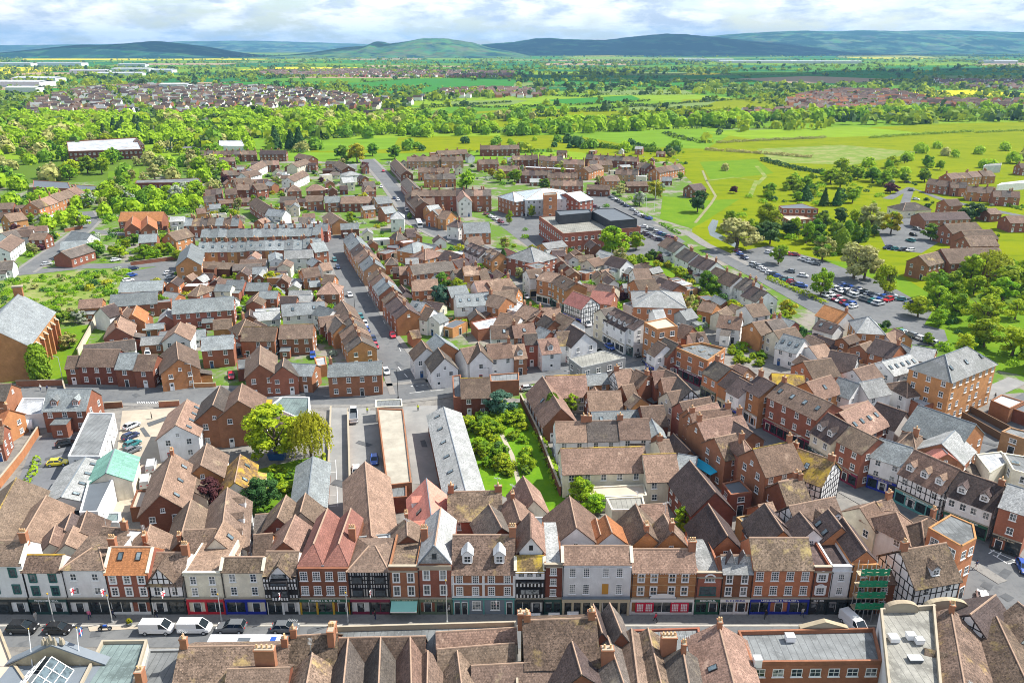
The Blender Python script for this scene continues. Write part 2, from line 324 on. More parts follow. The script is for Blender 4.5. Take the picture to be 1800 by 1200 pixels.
DOORS = ['door_blue', 'door_white', 'door_dark', 'door_white', 'door_red']
def timber_side(b, ox, oy, ang, L, z0, z1, gable=0.0, mat='timber_black'):
    # bars standing proud of a wall that runs L along direction ang, outward normal to its right
    ux, uy = cos(ang), sin(ang); nx, ny = uy, -ux
    def bar(u0, w0, u1, w1, th=0.16):
        d = hypot(u1 - u0, w1 - w0); px, pz = -(w1 - w0) / d * th / 2, (u1 - u0) / d * th / 2
        P = [(u0 + px, w0 + pz), (u0 - px, w0 - pz), (u1 - px, w1 - pz), (u1 + px, w1 + pz)]
        f = lambda u, w, k: (ox + ux * u + nx * k, oy + uy * u + ny * k, w)
        b.hexa([f(*P[0], 0.0), f(*P[1], 0.0), f(*P[2], 0.0), f(*P[3], 0.0), f(*P[0], 0.05), f(*P[1], 0.05), f(*P[2], 0.05), f(*P[3], 0.05)], mat)
    n = max(2, int(L / 0.95)); e = 0.1
    for i in range(n + 1): u = e + (L - 2 * e) * i / n; bar(u, z0, u, z1 - 0.05)
    k = max(1, int((z1 - z0) / 1.3))
    for i in range(k + 1): w = z0 + 0.1 + (z1 - z0 - 0.2) * i / k; bar(0, w, L, w, 0.15)
    if gable > 0.8:
        for i in range(1, 5):
            u = L * i / 5; top = z1 + gable * (1 - abs(u / L - 0.5) * 2) - 0.25
            if top > z1 + 0.2: bar(u, z1, u, top)
        bar(L * 0.22, z1 + gable * 0.42, L * 0.78, z1 + gable * 0.42)
        bar(0.05, z1, L / 2, z1 + gable - 0.12, 0.2); bar(L - 0.05, z1, L / 2, z1 + gable - 0.12, 0.2)
for n_, c_ in (('shop_black', (0.025, 0.03, 0.032)), ('shop_green', (0.02, 0.10, 0.06)), ('shop_dkgreen', (0.025, 0.07, 0.065)), ('shop_red', (0.45, 0.015, 0.03)), ('shop_blue', (0.015, 0.03, 0.30)), ('shop_white', (0.72, 0.72, 0.70)), ('shop_olive', (0.11, 0.15, 0.10)), ('shop_teal', (0.10, 0.32, 0.31)), ('shop_aqua', (0.25, 0.55, 0.47)), ('shop_grey', (0.20, 0.24, 0.29)), ('shop_yellow', (0.55, 0.33, 0.03)), ('shop_beige', (0.50, 0.43, 0.30)), ('shop_maroon', (0.18, 0.02, 0.05)), ('poster_red', (0.55, 0.01, 0.05)), ('board_orange', (0.50, 0.24, 0.03)), ('cloth_red', (0.6, 0.02, 0.04)), ('cloth_white', (0.8, 0.8, 0.8))): plain(n_, c_, 0.5, 0.4, 0.08)
def lettering(b, x0, x1, y, z, h, mat, seed):      # small raised sign lettering, illegible at this size in the photograph
    rr = random.Random(seed); x = x0
    while x < x1 - 0.15:
        w = h * rr.uniform(.45, .8)
        if rr.random() < 0.15: x += h * .6; continue
        k = rr.random(); t = h * .2
        b.box(x, y - .03, z, x + t, y, z + h, mat)
        if k < .7: b.box(x + t, y - .03, z + h - t, x + w, y, z + h, mat)
        if k > .25: b.box(x + t, y - .03, z, x + w, y, z + t, mat)
        if k < .5: b.box(x + w - t, y - .031, z, x + w, y, z + h, mat)
        x += w + h * .22
SHOPC = ['shop_black', 'shop_dkgreen', 'shop_white', 'shop_blue', 'shop_maroon', 'shop_olive', 'shop_grey', 'shop_teal', 'shop_white', 'shop_black', 'shop_green', 'shop_beige']
def shopfront(root, x, y, rz, ln, rr):
    # fascia, stallriser, posts, panes and door along the foot of a wall; rz is the wall's direction, its outside to the right
    n_sh = max(1, int(ln / 7.5)); c, s = cos(rz), sin(rz)
    for k in range(n_sh):
        w = ln / n_sh - .1; u0 = -ln / 2 + ln * (k + .5) / n_sh; col = rr.choice(SHOPC); px_, py_ = x + c * u0, y + s * u0
        b = MB(); b.box(-w / 2, -.3, 2.5, w / 2, -.004, 3.1, col); b.box(-w / 2 - .03, -.36, 3.103, w / 2 + .03, -.004, 3.2, 'trim_stone'); lettering(b, -w * .3, w * .3, -.304, 2.65, .28, rr.choice(('cloth_white', 'shop_beige')), rr.randrange(999)); b.build('fascia', root, (px_, py_, 0), rz)
        b = MB(); m = max(2, int(w / 1.9))
        for i in range(m + 1): u = -w / 2 + .1 + (w - .2) * i / m; b.box(u - .1, -.2, 0, u + .1, -.005, 2.497, col)
        b.box(-w / 2 + .21, -.16, 0, w / 2 - .21, -.006, .5, col); b.build('shopfront', root, (px_, py_, 0), rz); dc = rr.randrange(m)
        for i in range(m):
            u = -w / 2 + .1 + (w - .2) * (i + .5) / m; g = (w - .2) / m - .24
            if i == dc: obj('door', door_mesh(q(min(1.0, g)), 2.1, 'door_dark'), root, (px_ + c * u + s * .02, py_ + s * u - c * .02, .02), rz)
            else: b = MB(); b.box(-g / 2, -.1, .503, g / 2, -.008, 2.45, 'shop_glass'); b.build('shop_window', root, (px_ + c * u, py_ + s * u, 0), rz)
def opts(s):
    d = {}
    for tok in s.split():
        i = 0
        while i < len(tok) and tok[i].isalpha(): i += 1
        d[tok[:i]] = float(tok[i:]) if i < len(tok) else 1
    return d
def building(p1, p2, hr, w, he, wall, roof, o='', place='', kind='house', group=None, desc=None, cat=None, rr=None):
    """gabled or hipped building from its two ridge ends (points of the place)"""
    rr = rr or R; O = opts(o); p1 = Vector(p1); p2 = Vector(p2)
    if 'fx' in O: pass
    elif REAR and abs(p1.y - p2.y) > 2.5:      # ranges behind the front row stop at its back
        a_, b_ = (p1, p2) if p1.y < p2.y else (p2, p1); lim = REAR + (w / 2) * abs(p1.x - p2.x) / max(1e-3, (p1 - p2).xy.length)
        if a_.y < lim:
            dv = (b_ - a_) / max(1e-3, b_.y - a_.y)
            if b_.y < lim + 5: b_.xy = (b_ + dv * (lim + 5 - b_.y)).xy
            a_.xy = (b_ - dv * (b_.y - lim)).xy
    elif REAR and min(p1.y, p2.y) - w / 2 < REAR: s_ = REAR + w / 2 - min(p1.y, p2.y); p1.y += s_; p2.y += s_
    c = (p1 + p2) / 2; L = max((p2 - p1).xy.length, 2.5); ang = atan2(p2.y - p1.y, p2.x - p1.x)
    if ang > pi / 2 + 1e-6: ang -= pi
    if ang <= -pi / 2 - 1e-6: ang += pi
    if desc is None and 'y' not in O and 'k' not in O and roof in 'tp' and R2.random() < .42: roof = R2.choice('gggmptk' if roof == 't' else 'ttgmp')
    wm_, wn = WALL[wall]; rm_, rn = ROOF[roof]
    hip = 'h' in O; dn = int(O.get('d', 0))
    if desc is None: desc = f"{wn} {kind} with {'hipped ' if hip else ''}{rn} roof" + (f" and {['','one dormer','two dormers','three dormers','four dormers','five dormers'][dn]}" if dn else '')
    root = thing(kind.replace(' ', '_'), (c.x, c.y, 0), ang, desc, place, cat or kind, group)
    RECTS.append((c.x, c.y, cos(ang), sin(ang), L / 2, w / 2))
    dist = hypot(c.x, c.y); near = dist < 150
    x, y = L / 2, w / 2
    # walls
    b = MB(); z0 = -0.3
    if hip:
        b.prism([(-x, -y), (x, -y), (x, y), (-x, y)], z0, he, wm_)
    else:
        ht = he + (hr - he) * 0.985
        b.face([(-x, -y, z0), (x, -y, z0), (x, -y, he), (-x, -y, he)], wm_); b.face([(x, y, z0), (-x, y, z0), (-x, y, he), (x, y, he)], wm_)
        b.face([(x, -y, z0), (x, y, z0), (x, y, he), (x, 0, ht), (x, -y, he)], wm_); b.face([(-x, y, z0), (-x, -y, z0), (-x, -y, he), (-x, 0, ht), (-x, y, he)], wm_)
    b.build('wall', root)
    # roof
    b = MB(); sl = atan2(hr - he, y); oh = 0.3; th = 0.16; ex = 0.02 if 'row' in O else 0.18
    ye, ze = y + oh, he - oh * tan(sl)
    if hip:
        k = min(y, x * 0.92); xe = x + oh
        b.slab((-xe, -ye, ze), (xe, -ye, ze), (x - k, 0, hr), (-x + k, 0, hr), 0.08, rm_); b.slab((xe, ye, ze), (-xe, ye, ze), (-x + k, 0, hr), (x - k, 0, hr), 0.08, rm_)
        for s in (1, -1): b.face([(s * xe, -s * ye, ze + 0.05), (s * xe, s * ye, ze + 0.05), (s * (x - k), 0, hr + 0.08)], rm_)
        for s in (1, -1):
            for t_ in (1, -1): b.tube((s * xe, t_ * ye, ze + 0.1), (s * (x - k), 0, hr + 0.1), 0.13, 'ridge_tile' if roof not in 'sl' else 'lead_grey', 5)
        b.tube((-x + k, 0, hr + 0.08), (x - k, 0, hr + 0.08), 0.13, 'ridge_tile' if roof not in 'sl' else 'lead_grey', 5)
    else:
        b.slab((-x - ex, -ye, ze), (x + ex, -ye, ze), (x + ex, 0, hr), (-x - ex, 0, hr), th, rm_, 'frame_white' if 'wf' in O else None); b.slab((x + ex, ye, ze), (-x - ex, ye, ze), (-x - ex, 0, hr), (x + ex, 0, hr), th, rm_, 'frame_white' if 'wf' in O else None)
        b.tube((-x - ex, 0, hr + th * 0.95), (x + ex, 0, hr + th * 0.95), 0.13, 'tile_lichen' if 'y' in O else ('lead_grey' if roof in 'slae' else 'ridge_tile'), 5)
        if near or 'gut' in O: b.tube((-x, -ye - 0.04, ze + 0.03), (x, -ye - 0.04, ze + 0.03), 0.07, 'timber_black', 5)
    rf = b.build('roof', root)
    # chimneys sit on the roof
    nc = int(O.get('c', 0 if 'nc' in O or kind in ('shed', 'garage', 'warehouse', 'hall', 'workshop', 'barn', 'church') else (1 if rr.random() < 0.6 else 0)))
    for i in range(nc):
        if nc == 1: cx_ = (x - 0.55) * (1 if rr.random() < 0.6 else -1) if 'cm' not in O else 0
        else: cx_ = -x + 0.5 + (2 * x - 1.0) * i / (nc - 1)
        if hip: cx_ *= 0.5
        cw = 1.0 if dist < 200 else 0.8
        obj('chimney', chim_mesh(0.6, q(rr.uniform(0.8, 1.3) * cw, .1), q(rr.uniform(1.2, 1.7), .2) + 0.6, rr.choice((2, 3, 4)) if False else 2), rf, (cx_, 0 if 'cs' not in O else y * 0.4, hr - 0.75), pi / 2)
    if near and nc and rr.random() < .45:
        ax_ = (x - .6) * rr.choice((-1, 1)); obj('aerial', aerial_mesh(), rf, (ax_, 0, hr), rr.random() * 3)
    # openings on the sides one can see from the photograph's side of the place
    view = Vector((-c.x, -c.y)).normalized()
    sides = []
    for nm, a, ln, off in (('f', -pi / 2, L, y), ('k', pi / 2, L, y), ('r', 0, w, x), ('l', pi, w, x)):
        n = Vector((cos(ang + a), sin(ang + a)))
        if n.dot(view) > -0.12: sides.append((nm, a, ln, off, n.dot(view)))
    sides.sort(key=lambda s: -s[4])
    if 'row' in O: sides = [s for s in sides if s[0] in 'fk' or s[0] in O.get('ends', '') or (s[0] == 'r' and 're' in O) or (s[0] == 'l' and 'le' in O)]
    st = int(O.get('st', max(1, round(he / 2.75)))); fh = he / st; shopside = None
    if kind == 'shop' and 'nw' not in O and sides:
        ls = [s for s in sides if s[0] in 'fk'] or sides; nm, a, ln, off = ls[0][:4]; shopside = nm; shopfront(root, cos(a) * off, sin(a) * off, a + pi / 2, ln, rr)
    tb = MB() if wall == 't' else None
    if 'nw' not in O:
        for si, (nm, a, ln, off, dv) in enumerate(sides):
            gab = nm in 'rl'
            if gab and not hip and rr.random() < 0.35 and 'gw' not in O: cols = 0
            else: cols = max(1, int(ln / (3.3 if gab else 2.9)))
            if kind in ('shed', 'garage', 'barn'): cols = min(cols, 2)
            if 'cols' in O and not gab: cols = int(O['cols'])
            rz = a + pi / 2; ca, sa = cos(a), sin(a)
            dcol = rr.randrange(cols) if (si == 0 and cols > 0) else -1
            for s_ in range(1 if nm == shopside else 0, st):
                for j in range(cols):
                    u = -ln / 2 + ln * (j + 0.5) / cols + (rr.uniform(-0.15, 0.15))
                    px_, py_ = ca * off - sa * u, sa * off + ca * u
                    ww = min(1.15 if 'W' not in O else 1.6, ln / cols * 0.62); hh = min(1.35, fh * 0.5)
                    if s_ == 0 and j == dcol and 'nd' not in O:
                        obj('door', door_mesh(0.9, 2.1, rr.choice(DOORS)), root, (px_, py_, 0.02), rz)
                    elif rr.random() < 0.93:
                        add_window(root, px_, py_, s_ * fh + fh * 0.36, rz, ww, hh, near, nx=2, ny=2)
            if tb is not None:
                uu = Vector((-sin(a), cos(a))); st0 = Vector((ca * off, sa * off)) - uu * ln / 2
                timber_side(tb, st0.x, st0.y, a + pi / 2, ln, 0.2 if 'tf' in O else min(2.7, he * .4), he, (hr - he) if gab and not hip else 0.0)
            if gab and not hip and hr - he > 2.2 and ln > 5 and rr.random() < 0.4:
                add_window(root, ca * off, sa * off, he + 0.25, rz, 0.8, 0.9, near)
    if tb is not None and tb.v: tb.build('timber_frame', root)
    # lean-to back extension
    if 150 < dist < 460 and kind in ('house', 'terraced house') and sides and R2.random() < .45:
        ls = [s for s in sides if s[0] in 'fk']
        if ls and L > 4.5:
            nm, a, ln, off = ls[0][:4]; ew, ed, eh = R2.uniform(2.2, min(4.2, L * .6)), R2.uniform(1.8, 3.2), R2.choice((2.3, 2.5, 2.6, 3.4)); u = R2.uniform(-.5, .5) * (L - ew - .4); sg = -1 if nm == 'f' else 1
            wc = Vector((c.x, c.y)) + Vector((cos(ang + a), sin(ang + a))) * (off + ed + 1)
            if not near_road(wc.x, wc.y, .3):
                e = MB(); y0, y1 = sorted((sg * (off + .003), sg * (off + ed))); e.box(u - ew / 2, y0, -.2, u + ew / 2, y1, eh, wm_); er = R2.choice((rm_, 'slate', 'flat_roof', 'tile_grey')); z1_ = eh + ed * R2.choice((.1, .35))
                if sg < 0: e.slab((u - ew / 2 - .1, y0 - .15, eh + .004), (u + ew / 2 + .1, y0 - .15, eh + .004), (u + ew / 2 + .1, y1, z1_), (u - ew / 2 - .1, y1, z1_), .1, er)
                else: e.slab((u + ew / 2 + .1, y1 + .15, eh + .004), (u - ew / 2 - .1, y1 + .15, eh + .004), (u - ew / 2 - .1, y0, z1_), (u + ew / 2 + .1, y0, z1_), .1, er)
                eo = e.build('extension', root); obj('window', win_mesh(1.1, 1.0), eo, (u, sg * (off + ed), .95), 0 if sg < 0 else pi)
    # dormers and skylights on the slope towards the viewer
    sgn = -1 if Vector((cos(ang - pi / 2), sin(ang - pi / 2))).dot(view) > 0 else 1
    if 'rs' in O: sgn = -sgn
    for i in range(dn):
        u = -x + L * (i + 0.5) / dn; zz_ = he + (hr - he) * 0.22; yy = sgn * y * 0.80; dw, dh = 1.5, 1.35
        d = MB(); back = yy - sgn * min(y * 0.78, 2.6); zr = zz_ + dh + 0.75
        f = yy
        pts = [(u - dw / 2, f), (u + dw / 2, f)]
        def SY(v): return v
        y0_, y1_ = (min(f, back), max(f, back))
        d.box(u - dw / 2, y0_, zz_ - 0.4, u + dw / 2, y1_, zz_ + dh, 'render_white' if 'dw' not in O else wm_)
        fy = f + sgn * 0.002
        d.face([(u - dw / 2, fy, zz_ + dh), (u + dw / 2, fy, zz_ + dh), (u, fy, zr)], 'render_white'); d.face([(u + dw / 2, fy, zz_ + dh), (u - dw / 2, fy, zz_ + dh), (u, fy, zr)], 'render_white')
        fo = f + sgn * 0.15
        for s in (-1, 1):
            A = (u + s * (dw / 2 + 0.15), fo, zz_ + dh - 0.12); B_ = (u + s * (dw / 2 + 0.15), back, zz_ + dh - 0.12); C_ = (u, back, zr); D_ = (u, fo, zr)
            if s * sgn < 0: d.slab(A, D_, C_, B_, 0.1, 'lead_grey' if 'dl' in O else rm_) if False else d.slab(B_, A, D_, C_, 0.1, 'lead_grey' if 'dl' in O else rm_)
            else: d.slab(A, B_, C_, D_, 0.1, 'lead_grey' if 'dl' in O else rm_)
        do = d.build('dormer', root)
        wd = obj('window', win_mesh(1.1, 1.0), do, (u, f + sgn * 0.02, zz_ + 0.2), 0 if sgn < 0 else pi)
    ns = int(O.get('k', 0))
    for i in range(ns):
        u = -x + L * (i + 0.5) / ns; t_ = 0.38
        obj('skylight', skylight_mesh(0.9, 1.3, sl), rf, (u, sgn * y * (1 - t_), he + (hr - he) * t_), 0 if sgn < 0 else pi)
    return root
def flat(poly, h, wall, roof, place='', kind='building', o='', desc=None, cat=None, parapet=0.35, name=None, group=None):
    """flat roofed building from its roof corners (points of the place)"""
    P = [Vector((p[0], p[1], 0)) for p in poly]; n = len(P)
    ar = sum(P[i].x * P[(i + 1) % n].y - P[(i + 1) % n].x * P[i].y for i in range(n))
    if ar < 0: P = P[::-1]
    c = sum(P, Vector()) / n; O = opts(o); wm_, wn = WALL[wall]; rm_, rn = FLAT[roof]
    root = thing(name or kind.replace(' ', '_'), (c.x, c.y, 0), 0, desc or f"{wn} {kind} with {rn} roof", place, cat or kind.split()[-1], group)
    pl = [(p.x - c.x, p.y - c.y) for p in P]
    e0 = max(range(n), key=lambda i: hypot(pl[(i + 1) % n][0] - pl[i][0], pl[(i + 1) % n][1] - pl[i][1])); ea = atan2(pl[(e0 + 1) % n][1] - pl[e0][1], pl[(e0 + 1) % n][0] - pl[e0][0])
    us = [p[0] * cos(ea) + p[1] * sin(ea) for p in pl]; vs = [-p[0] * sin(ea) + p[1] * cos(ea) for p in pl]
    RECTS.append((c.x, c.y, cos(ea), sin(ea), (max(us) - min(us)) / 2, (max(vs) - min(vs)) / 2))
    b = MB(); b.prism(pl, -0.3, h, wm_); b.build('wall', root)
    b = MB(); b.prism([(p[0] * 0.985, p[1] * 0.985) for p in pl], h + 0.004, h + 0.07, rm_); rf = b.build('roof', root)
    if parapet:
        b = MB(); t = 0.3
        for i in range(n):
            a, d = Vector(pl[i]), Vector(pl[(i + 1) % n]); e = (d - a).normalized(); m = Vector((-e.y, e.x)) * t
            b.prism([a - e * 0.0, d - e * 0.0, d + m - e * t * 0, a + m], h + 0.01 + 0.002 * (i % 2), h + parapet + 0.003 * (i % 2), 'trim_stone' if 'ps' in O else wm_)
        b.build('parapet', root)
    dist = hypot(c.x, c.y); near = dist < 150; st = int(O.get('st', max(1, round(h / 3.0)))); fh = h / st
    if 'nw' not in O:
        shopped = 'ns' in O
        for i in sorted(range(n), key=lambda i: -(Vector(pl[(i + 1) % n]) - Vector(pl[i])).length):
            a, d = Vector(pl[i]), Vector(pl[(i + 1) % n]); e = d - a; ln = e.length; e.normalize(); nr = Vector((e.y, -e.x))
            if nr.dot(Vector((-c.x, -c.y)).normalized()) < 0.05 or ln < 3: continue
            cols = int(O.get('cols', max(1, int(ln / O.get('sp', 3.2)))))
            if kind == 'shop' and not shopped: shopfront(root, (a.x + d.x) / 2, (a.y + d.y) / 2, atan2(e.y, e.x), ln, random.Random(i + int(ln * 10)))
            sk = kind == 'shop' and not shopped; shopped = True
            for s_ in range(1 if sk else 0, st):
                for j in range(cols):
                    m = a + e * (ln * (j + 0.5) / cols)
                    if s_ == 0 and j == cols // 2: obj('door', door_mesh(1.2, 2.2, 'door_dark'), root, (m.x, m.y, 0.02), atan2(e.y, e.x))
                    else: add_window(root, m.x, m.y, s_ * fh + fh * 0.32, atan2(e.y, e.x), min(1.5, ln / cols * .6), min(1.5, fh * .5), near)
    for i in range(int(O.get('k', 0))):
        k = int(O['k']); t_ = (i + 0.5) / k; m = Vector(pl[0]).lerp(Vector(pl[1]), t_).lerp(Vector(pl[3 % n]).lerp(Vector(pl[2]), t_), 0.5)
        bb = MB(); bb.box(-0.6, -0.8, 0, 0.6, 0.8, 0.3, 'trim_stone'); bb.box(-0.5, -0.7, 0.302, 0.5, 0.7, 0.36, 'roof_glass'); bb.build('skylight', rf, (m.x, m.y, h + 0.05), ea)
    return root
# a block of buildings read off an enlarged view: ox, oy the view's corner, s its enlargement
def B(ox, oy, s, place, rows, kind='house', group=None):
    for r in rows:
        x1, y1, x2, y2, hr, w, he, wall, roof = r[:9]; o = r[9] if len(r) > 9 else ''; kd = r[10] if len(r) > 10 else kind; ds = r[11] if len(r) > 11 else None; pl = r[12] if len(r) > 12 else place
        building(G(ox + x1 / s, oy + y1 / s, hr), G(ox + x2 / s, oy + y2 / s, hr), hr, w, he, wall, roof, o, pl, kd, group, ds)
def ROW(ox, oy, s, place, x1, y1, x2, y2, n, hr, w, he, walls, roofs, o='', group=None, kind='terraced house', jit=0.25):
    a, b = G(ox + x1 / s, oy + y1 / s, hr), G(ox + x2 / s, oy + y2 / s, hr); rr = random.Random(int(x1 * 7 + y2))
    for i in range(n):
        h = rr.uniform(-jit, jit); g = 0.004; p = a.lerp(b, i / n + g / n); q_ = a.lerp(b, (i + 1) / n - g / n)
        e = ' row c1' + (' re le' if i in (0, n - 1) else '')
        building(p, q_, hr + h, w + rr.uniform(-.2, .2), he + h, rr.choice(walls), rr.choice(roofs), o + e, place, kind, group, rr=rr)
def F(ox, oy, s, place, h, wall, roof, pts, o='', kind='building', desc=None, parapet=0.35):
    return flat([G(ox + x / s, oy + y / s, h) for x, y in pts], h, wall, roof, place, kind, o, desc, None, parapet)
# ---------------------------------------------------------------- ground, fields, roads
def groundmat(name, a, b, scale, lo=0.35, hi=0.65, c=None, cs=2.0, rough=0.95, stretch=(1, 1, 1)):
    m, t = newmat(name); p = wpos(t, stretch); n = noise(t, p, scale, 6, 0.65); col = mixc(t, ramp(t, n, lo, hi), a, b)
    if c: col = mixc(t, ramp(t, noise(t, p, cs, 4, 0.7), 0.5, 0.75), col, c)
    finish(t, col, rough, 0.02); return m
groundmat('plain_ground', (0.065, 0.12, 0.018), (0.10, 0.16, 0.02), 0.004)
groundmat('town_ground', (0.24, 0.22, 0.19), (0.10, 0.18, 0.025), 0.075, 0.42, 0.50, (0.15, 0.135, 0.115), 0.35)
groundmat('asphalt', (0.125, 0.13, 0.135), (0.168, 0.172, 0.172), 0.1, 0.35, 0.65, (0.10, 0.105, 0.11), 0.6, 0.85)
groundmat('asphalt_dark', (0.13, 0.135, 0.145), (0.17, 0.175, 0.185), 0.1, 0.3, 0.7, (0.11, 0.115, 0.12), 0.9)
groundmat('paving', (0.19, 0.186, 0.178), (0.25, 0.24, 0.22), 0.4, 0.3, 0.7, (0.145, 0.14, 0.136), 1.5)
groundmat('yard_sand', (0.44, 0.38, 0.30), (0.34, 0.30, 0.24), 0.15, 0.35, 0.65, (0.36, 0.31, 0.25), 0.6)
groundmat('concrete_yard', (0.29, 0.285, 0.27), (0.20, 0.20, 0.195), 0.12, 0.35, 0.65, (0.22, 0.22, 0.215), 0.5)
groundmat('back_yard', (0.17, 0.165, 0.155), (0.25, 0.235, 0.21), 0.25, 0.35, 0.65, (0.11, 0.105, 0.10), 0.7)
groundmat('kerbstone', (0.45, 0.43, 0.38), (0.38, 0.36, 0.32), 0.8)
groundmat('lawn', (0.09, 0.18, 0.012), (0.14, 0.22, 0.014), 0.12, 0.3, 0.7, (0.09, 0.19, 0.018), 0.6)
groundmat('meadow', (0.135, 0.180, 0.004), (0.195, 0.222, 0.005), 0.018, 0.3, 0.7, (0.085, 0.14, 0.006), 0.09, stretch=(0.6, 1.6, 1))
groundmat('rough_grass', (0.15, 0.21, 0.04), (0.25, 0.25, 0.10), 0.09, 0.45, 0.62, (0.12, 0.22, 0.03), 0.5)
groundmat('wild_garden', (0.08, 0.19, 0.01), (0.14, 0.26, 0.014), 0.25, 0.3, 0.7, (0.07, 0.17, 0.012), 0.9)
groundmat('garden_path', (0.26, 0.24, 0.15), (0.20, 0.20, 0.11), 0.3)
groundmat('path_gravel', (0.40, 0.36, 0.28), (0.33, 0.30, 0.23), 0.3)
plain('road_paint', (0.72, 0.72, 0.70), 0.7, 0.2, 0.1); plain('yellow_paint', (0.65, 0.45, 0.05), 0.7, 0.2, 0.1)
m_, t_ = newmat('river_water'); finish(t_, (0.05, 0.07, 0.05), 0.06, 0.6)
def sheet(name, pts, z, mat, kind='structure'):
    me = bpy.data.meshes.new(name); P = [(p[0], p[1], z) for p in pts]
    if sum(P[i][0] * P[(i + 1) % len(P)][1] - P[(i + 1) % len(P)][0] * P[i][1] for i in range(len(P))) < 0: P = P[::-1]
    me.from_pydata(P, [], [tuple(range(len(P)))]); me.materials.append(MAT[mat]); o = obj(name, me); struct(o, kind); return o
def psheet(name, px, z, mat): return sheet(name, [G(x, y, 0) for x, y in px], z, mat)
def strip(pts, w):
    P = [Vector((p[0], p[1])) for p in pts]; Lf, Rt = [], []
    for i, p in enumerate(P):
        d = (P[min(i + 1, len(P) - 1)] - P[max(i - 1, 0)]).normalized(); n = Vector((-d.y, d.x)) * (w / 2 if not isinstance(w, (list, tuple)) else w[i] / 2); Lf.append(p + n); Rt.append(p - n)
    return Lf, Rt
ROADS = []
def road(name, px, w, z, mat, pave=0):
    pts = [G(x, y, 0) for x, y in px]; Lf, Rt = strip(pts, w); ROADS.append((pts, w if not isinstance(w, (list, tuple)) else max(w), pave))
    me = bpy.data.meshes.new(name); v = []; f = []
    for a, b in zip(Lf, Rt): v += [(a.x, a.y, z), (b.x, b.y, z)]
    for i in range(len(Lf) - 1): f.append((2 * i, 2 * i + 1, 2 * i + 3, 2 * i + 2))
    me.from_pydata(v, [], f); me.materials.append(MAT[mat]); o = struct(obj(name, me))
    if pave:
        L2, R2 = strip(pts, (w + 2 * pave)); b = MB()
        for A, B_ in ((L2, Lf), (Rt, R2)):
            for i in range(len(A) - 1): b.hexa([(*A[i], 0), (*B_[i], 0), (*B_[i + 1], 0), (*A[i + 1], 0), (*A[i], .12), (*B_[i], .12), (*B_[i + 1], .12), (*A[i + 1], .12)], 'paving')
        struct(b.build('pavement'))
    return o
def near_road(x, y, m):
    for pts, w, pv in ROADS:
        for a, b in zip(pts[:-1], pts[1:]):
            ax, ay, bx, by = a[0], a[1], b[0], b[1]; L2 = (bx - ax) ** 2 + (by - ay) ** 2 or 1; t = max(0, min(1, ((x - ax) * (bx - ax) + (y - ay) * (by - ay)) / L2))
            if hypot(x - ax - t * (bx - ax), y - ay - t * (by - ay)) < w / 2 + pv + m: return True
    return False
sheet('ground', [(-26000, -300), (26000, -300), (26000, 30000), (-26000, 30000)], 0, 'plain_ground')
TOWN = [(-260, 1300), (2060, 1300), (2060, 640), (1700, 640), (1560, 585), (1420, 520), (1280, 420), (1240, 330), (1210, 270), (960, 245), (700, 262), (540, 275), (330, 300), (160, 320), (-200, 330)]
psheet('town_ground', TOWN, 0.01, 'town_ground')
# ---- far plain: a patchwork of hedged fields (each vertex shared, so hedges follow the field edges)
FCOL = [('field_a', (0.10, 0.23, 0.022)), ('field_b', (0.15, 0.27, 0.022)), ('field_c', (0.05, 0.20, 0.035)), ('field_d', (0.20, 0.31, 0.022)), ('field_e', (0.035, 0.15, 0.05)), ('field_f', (0.18, 0.25, 0.075)), ('field_rape', (0.60, 0.52, 0.02)), ('field_soil', (0.38, 0.28, 0.18))]
for n_, c_ in FCOL: groundmat(n_, tuple(x * 0.68 for x in c_), tuple(x * 0.98 for x in c_), 0.02, 0.3, 0.7, stretch=(1, 2.5, 1))
rf_ = random.Random(21)
FV = {}; FE = []
ny_ = 26; ys_ = [640 * (1.115 ** i) for i in range(ny_ + 1)]
def fvert(i, j):
    if (i, j) not in FV:
        Y = ys_[i]; dx = 190 + Y * 0.055
        FV[(i, j)] = (j * dx + rf_.uniform(-.3, .3) * dx + 0.18 * Y - 150, Y + rf_.uniform(-.35, .35) * (ys_[min(i + 1, ny_)] - Y))
    return FV[(i, j)]
fv, ff, fm = [], [], []
for i in range(ny_):
    J = int((0.80 * ys_[i] + 400) / (190 + ys_[i] * 0.055)) + 2
    for j in range(-J - 1, J):
        P = [fvert(i, j), fvert(i, j + 1), fvert(i + 1, j + 1), fvert(i + 1, j)]
        b = len(fv); fv += [(p[0], p[1], 0.03) for p in P]; ff.append((b, b + 1, b + 2, b + 3))
        r = rf_.random(); far = min(1, ys_[i] / 4000)
        fm.append(7 if r < 0.05 else 6 if r < 0.05 + 0.07 * far else rf_.choice((0, 1, 3, 3, 5, 1) if ys_[i] < 1600 else (0, 1, 2, 4, 2, 5, 4, 3)))
        FE.append((P[0], P[1], ys_[i])); FE.append((P[0], P[3], ys_[i]))
me = bpy.data.meshes.new('fields'); me.from_pydata(fv, [], ff)
for n_, c_ in FCOL: me.materials.append(MAT[n_])
me.polygons.foreach_set('material_index', fm); struct(obj('fields', me))
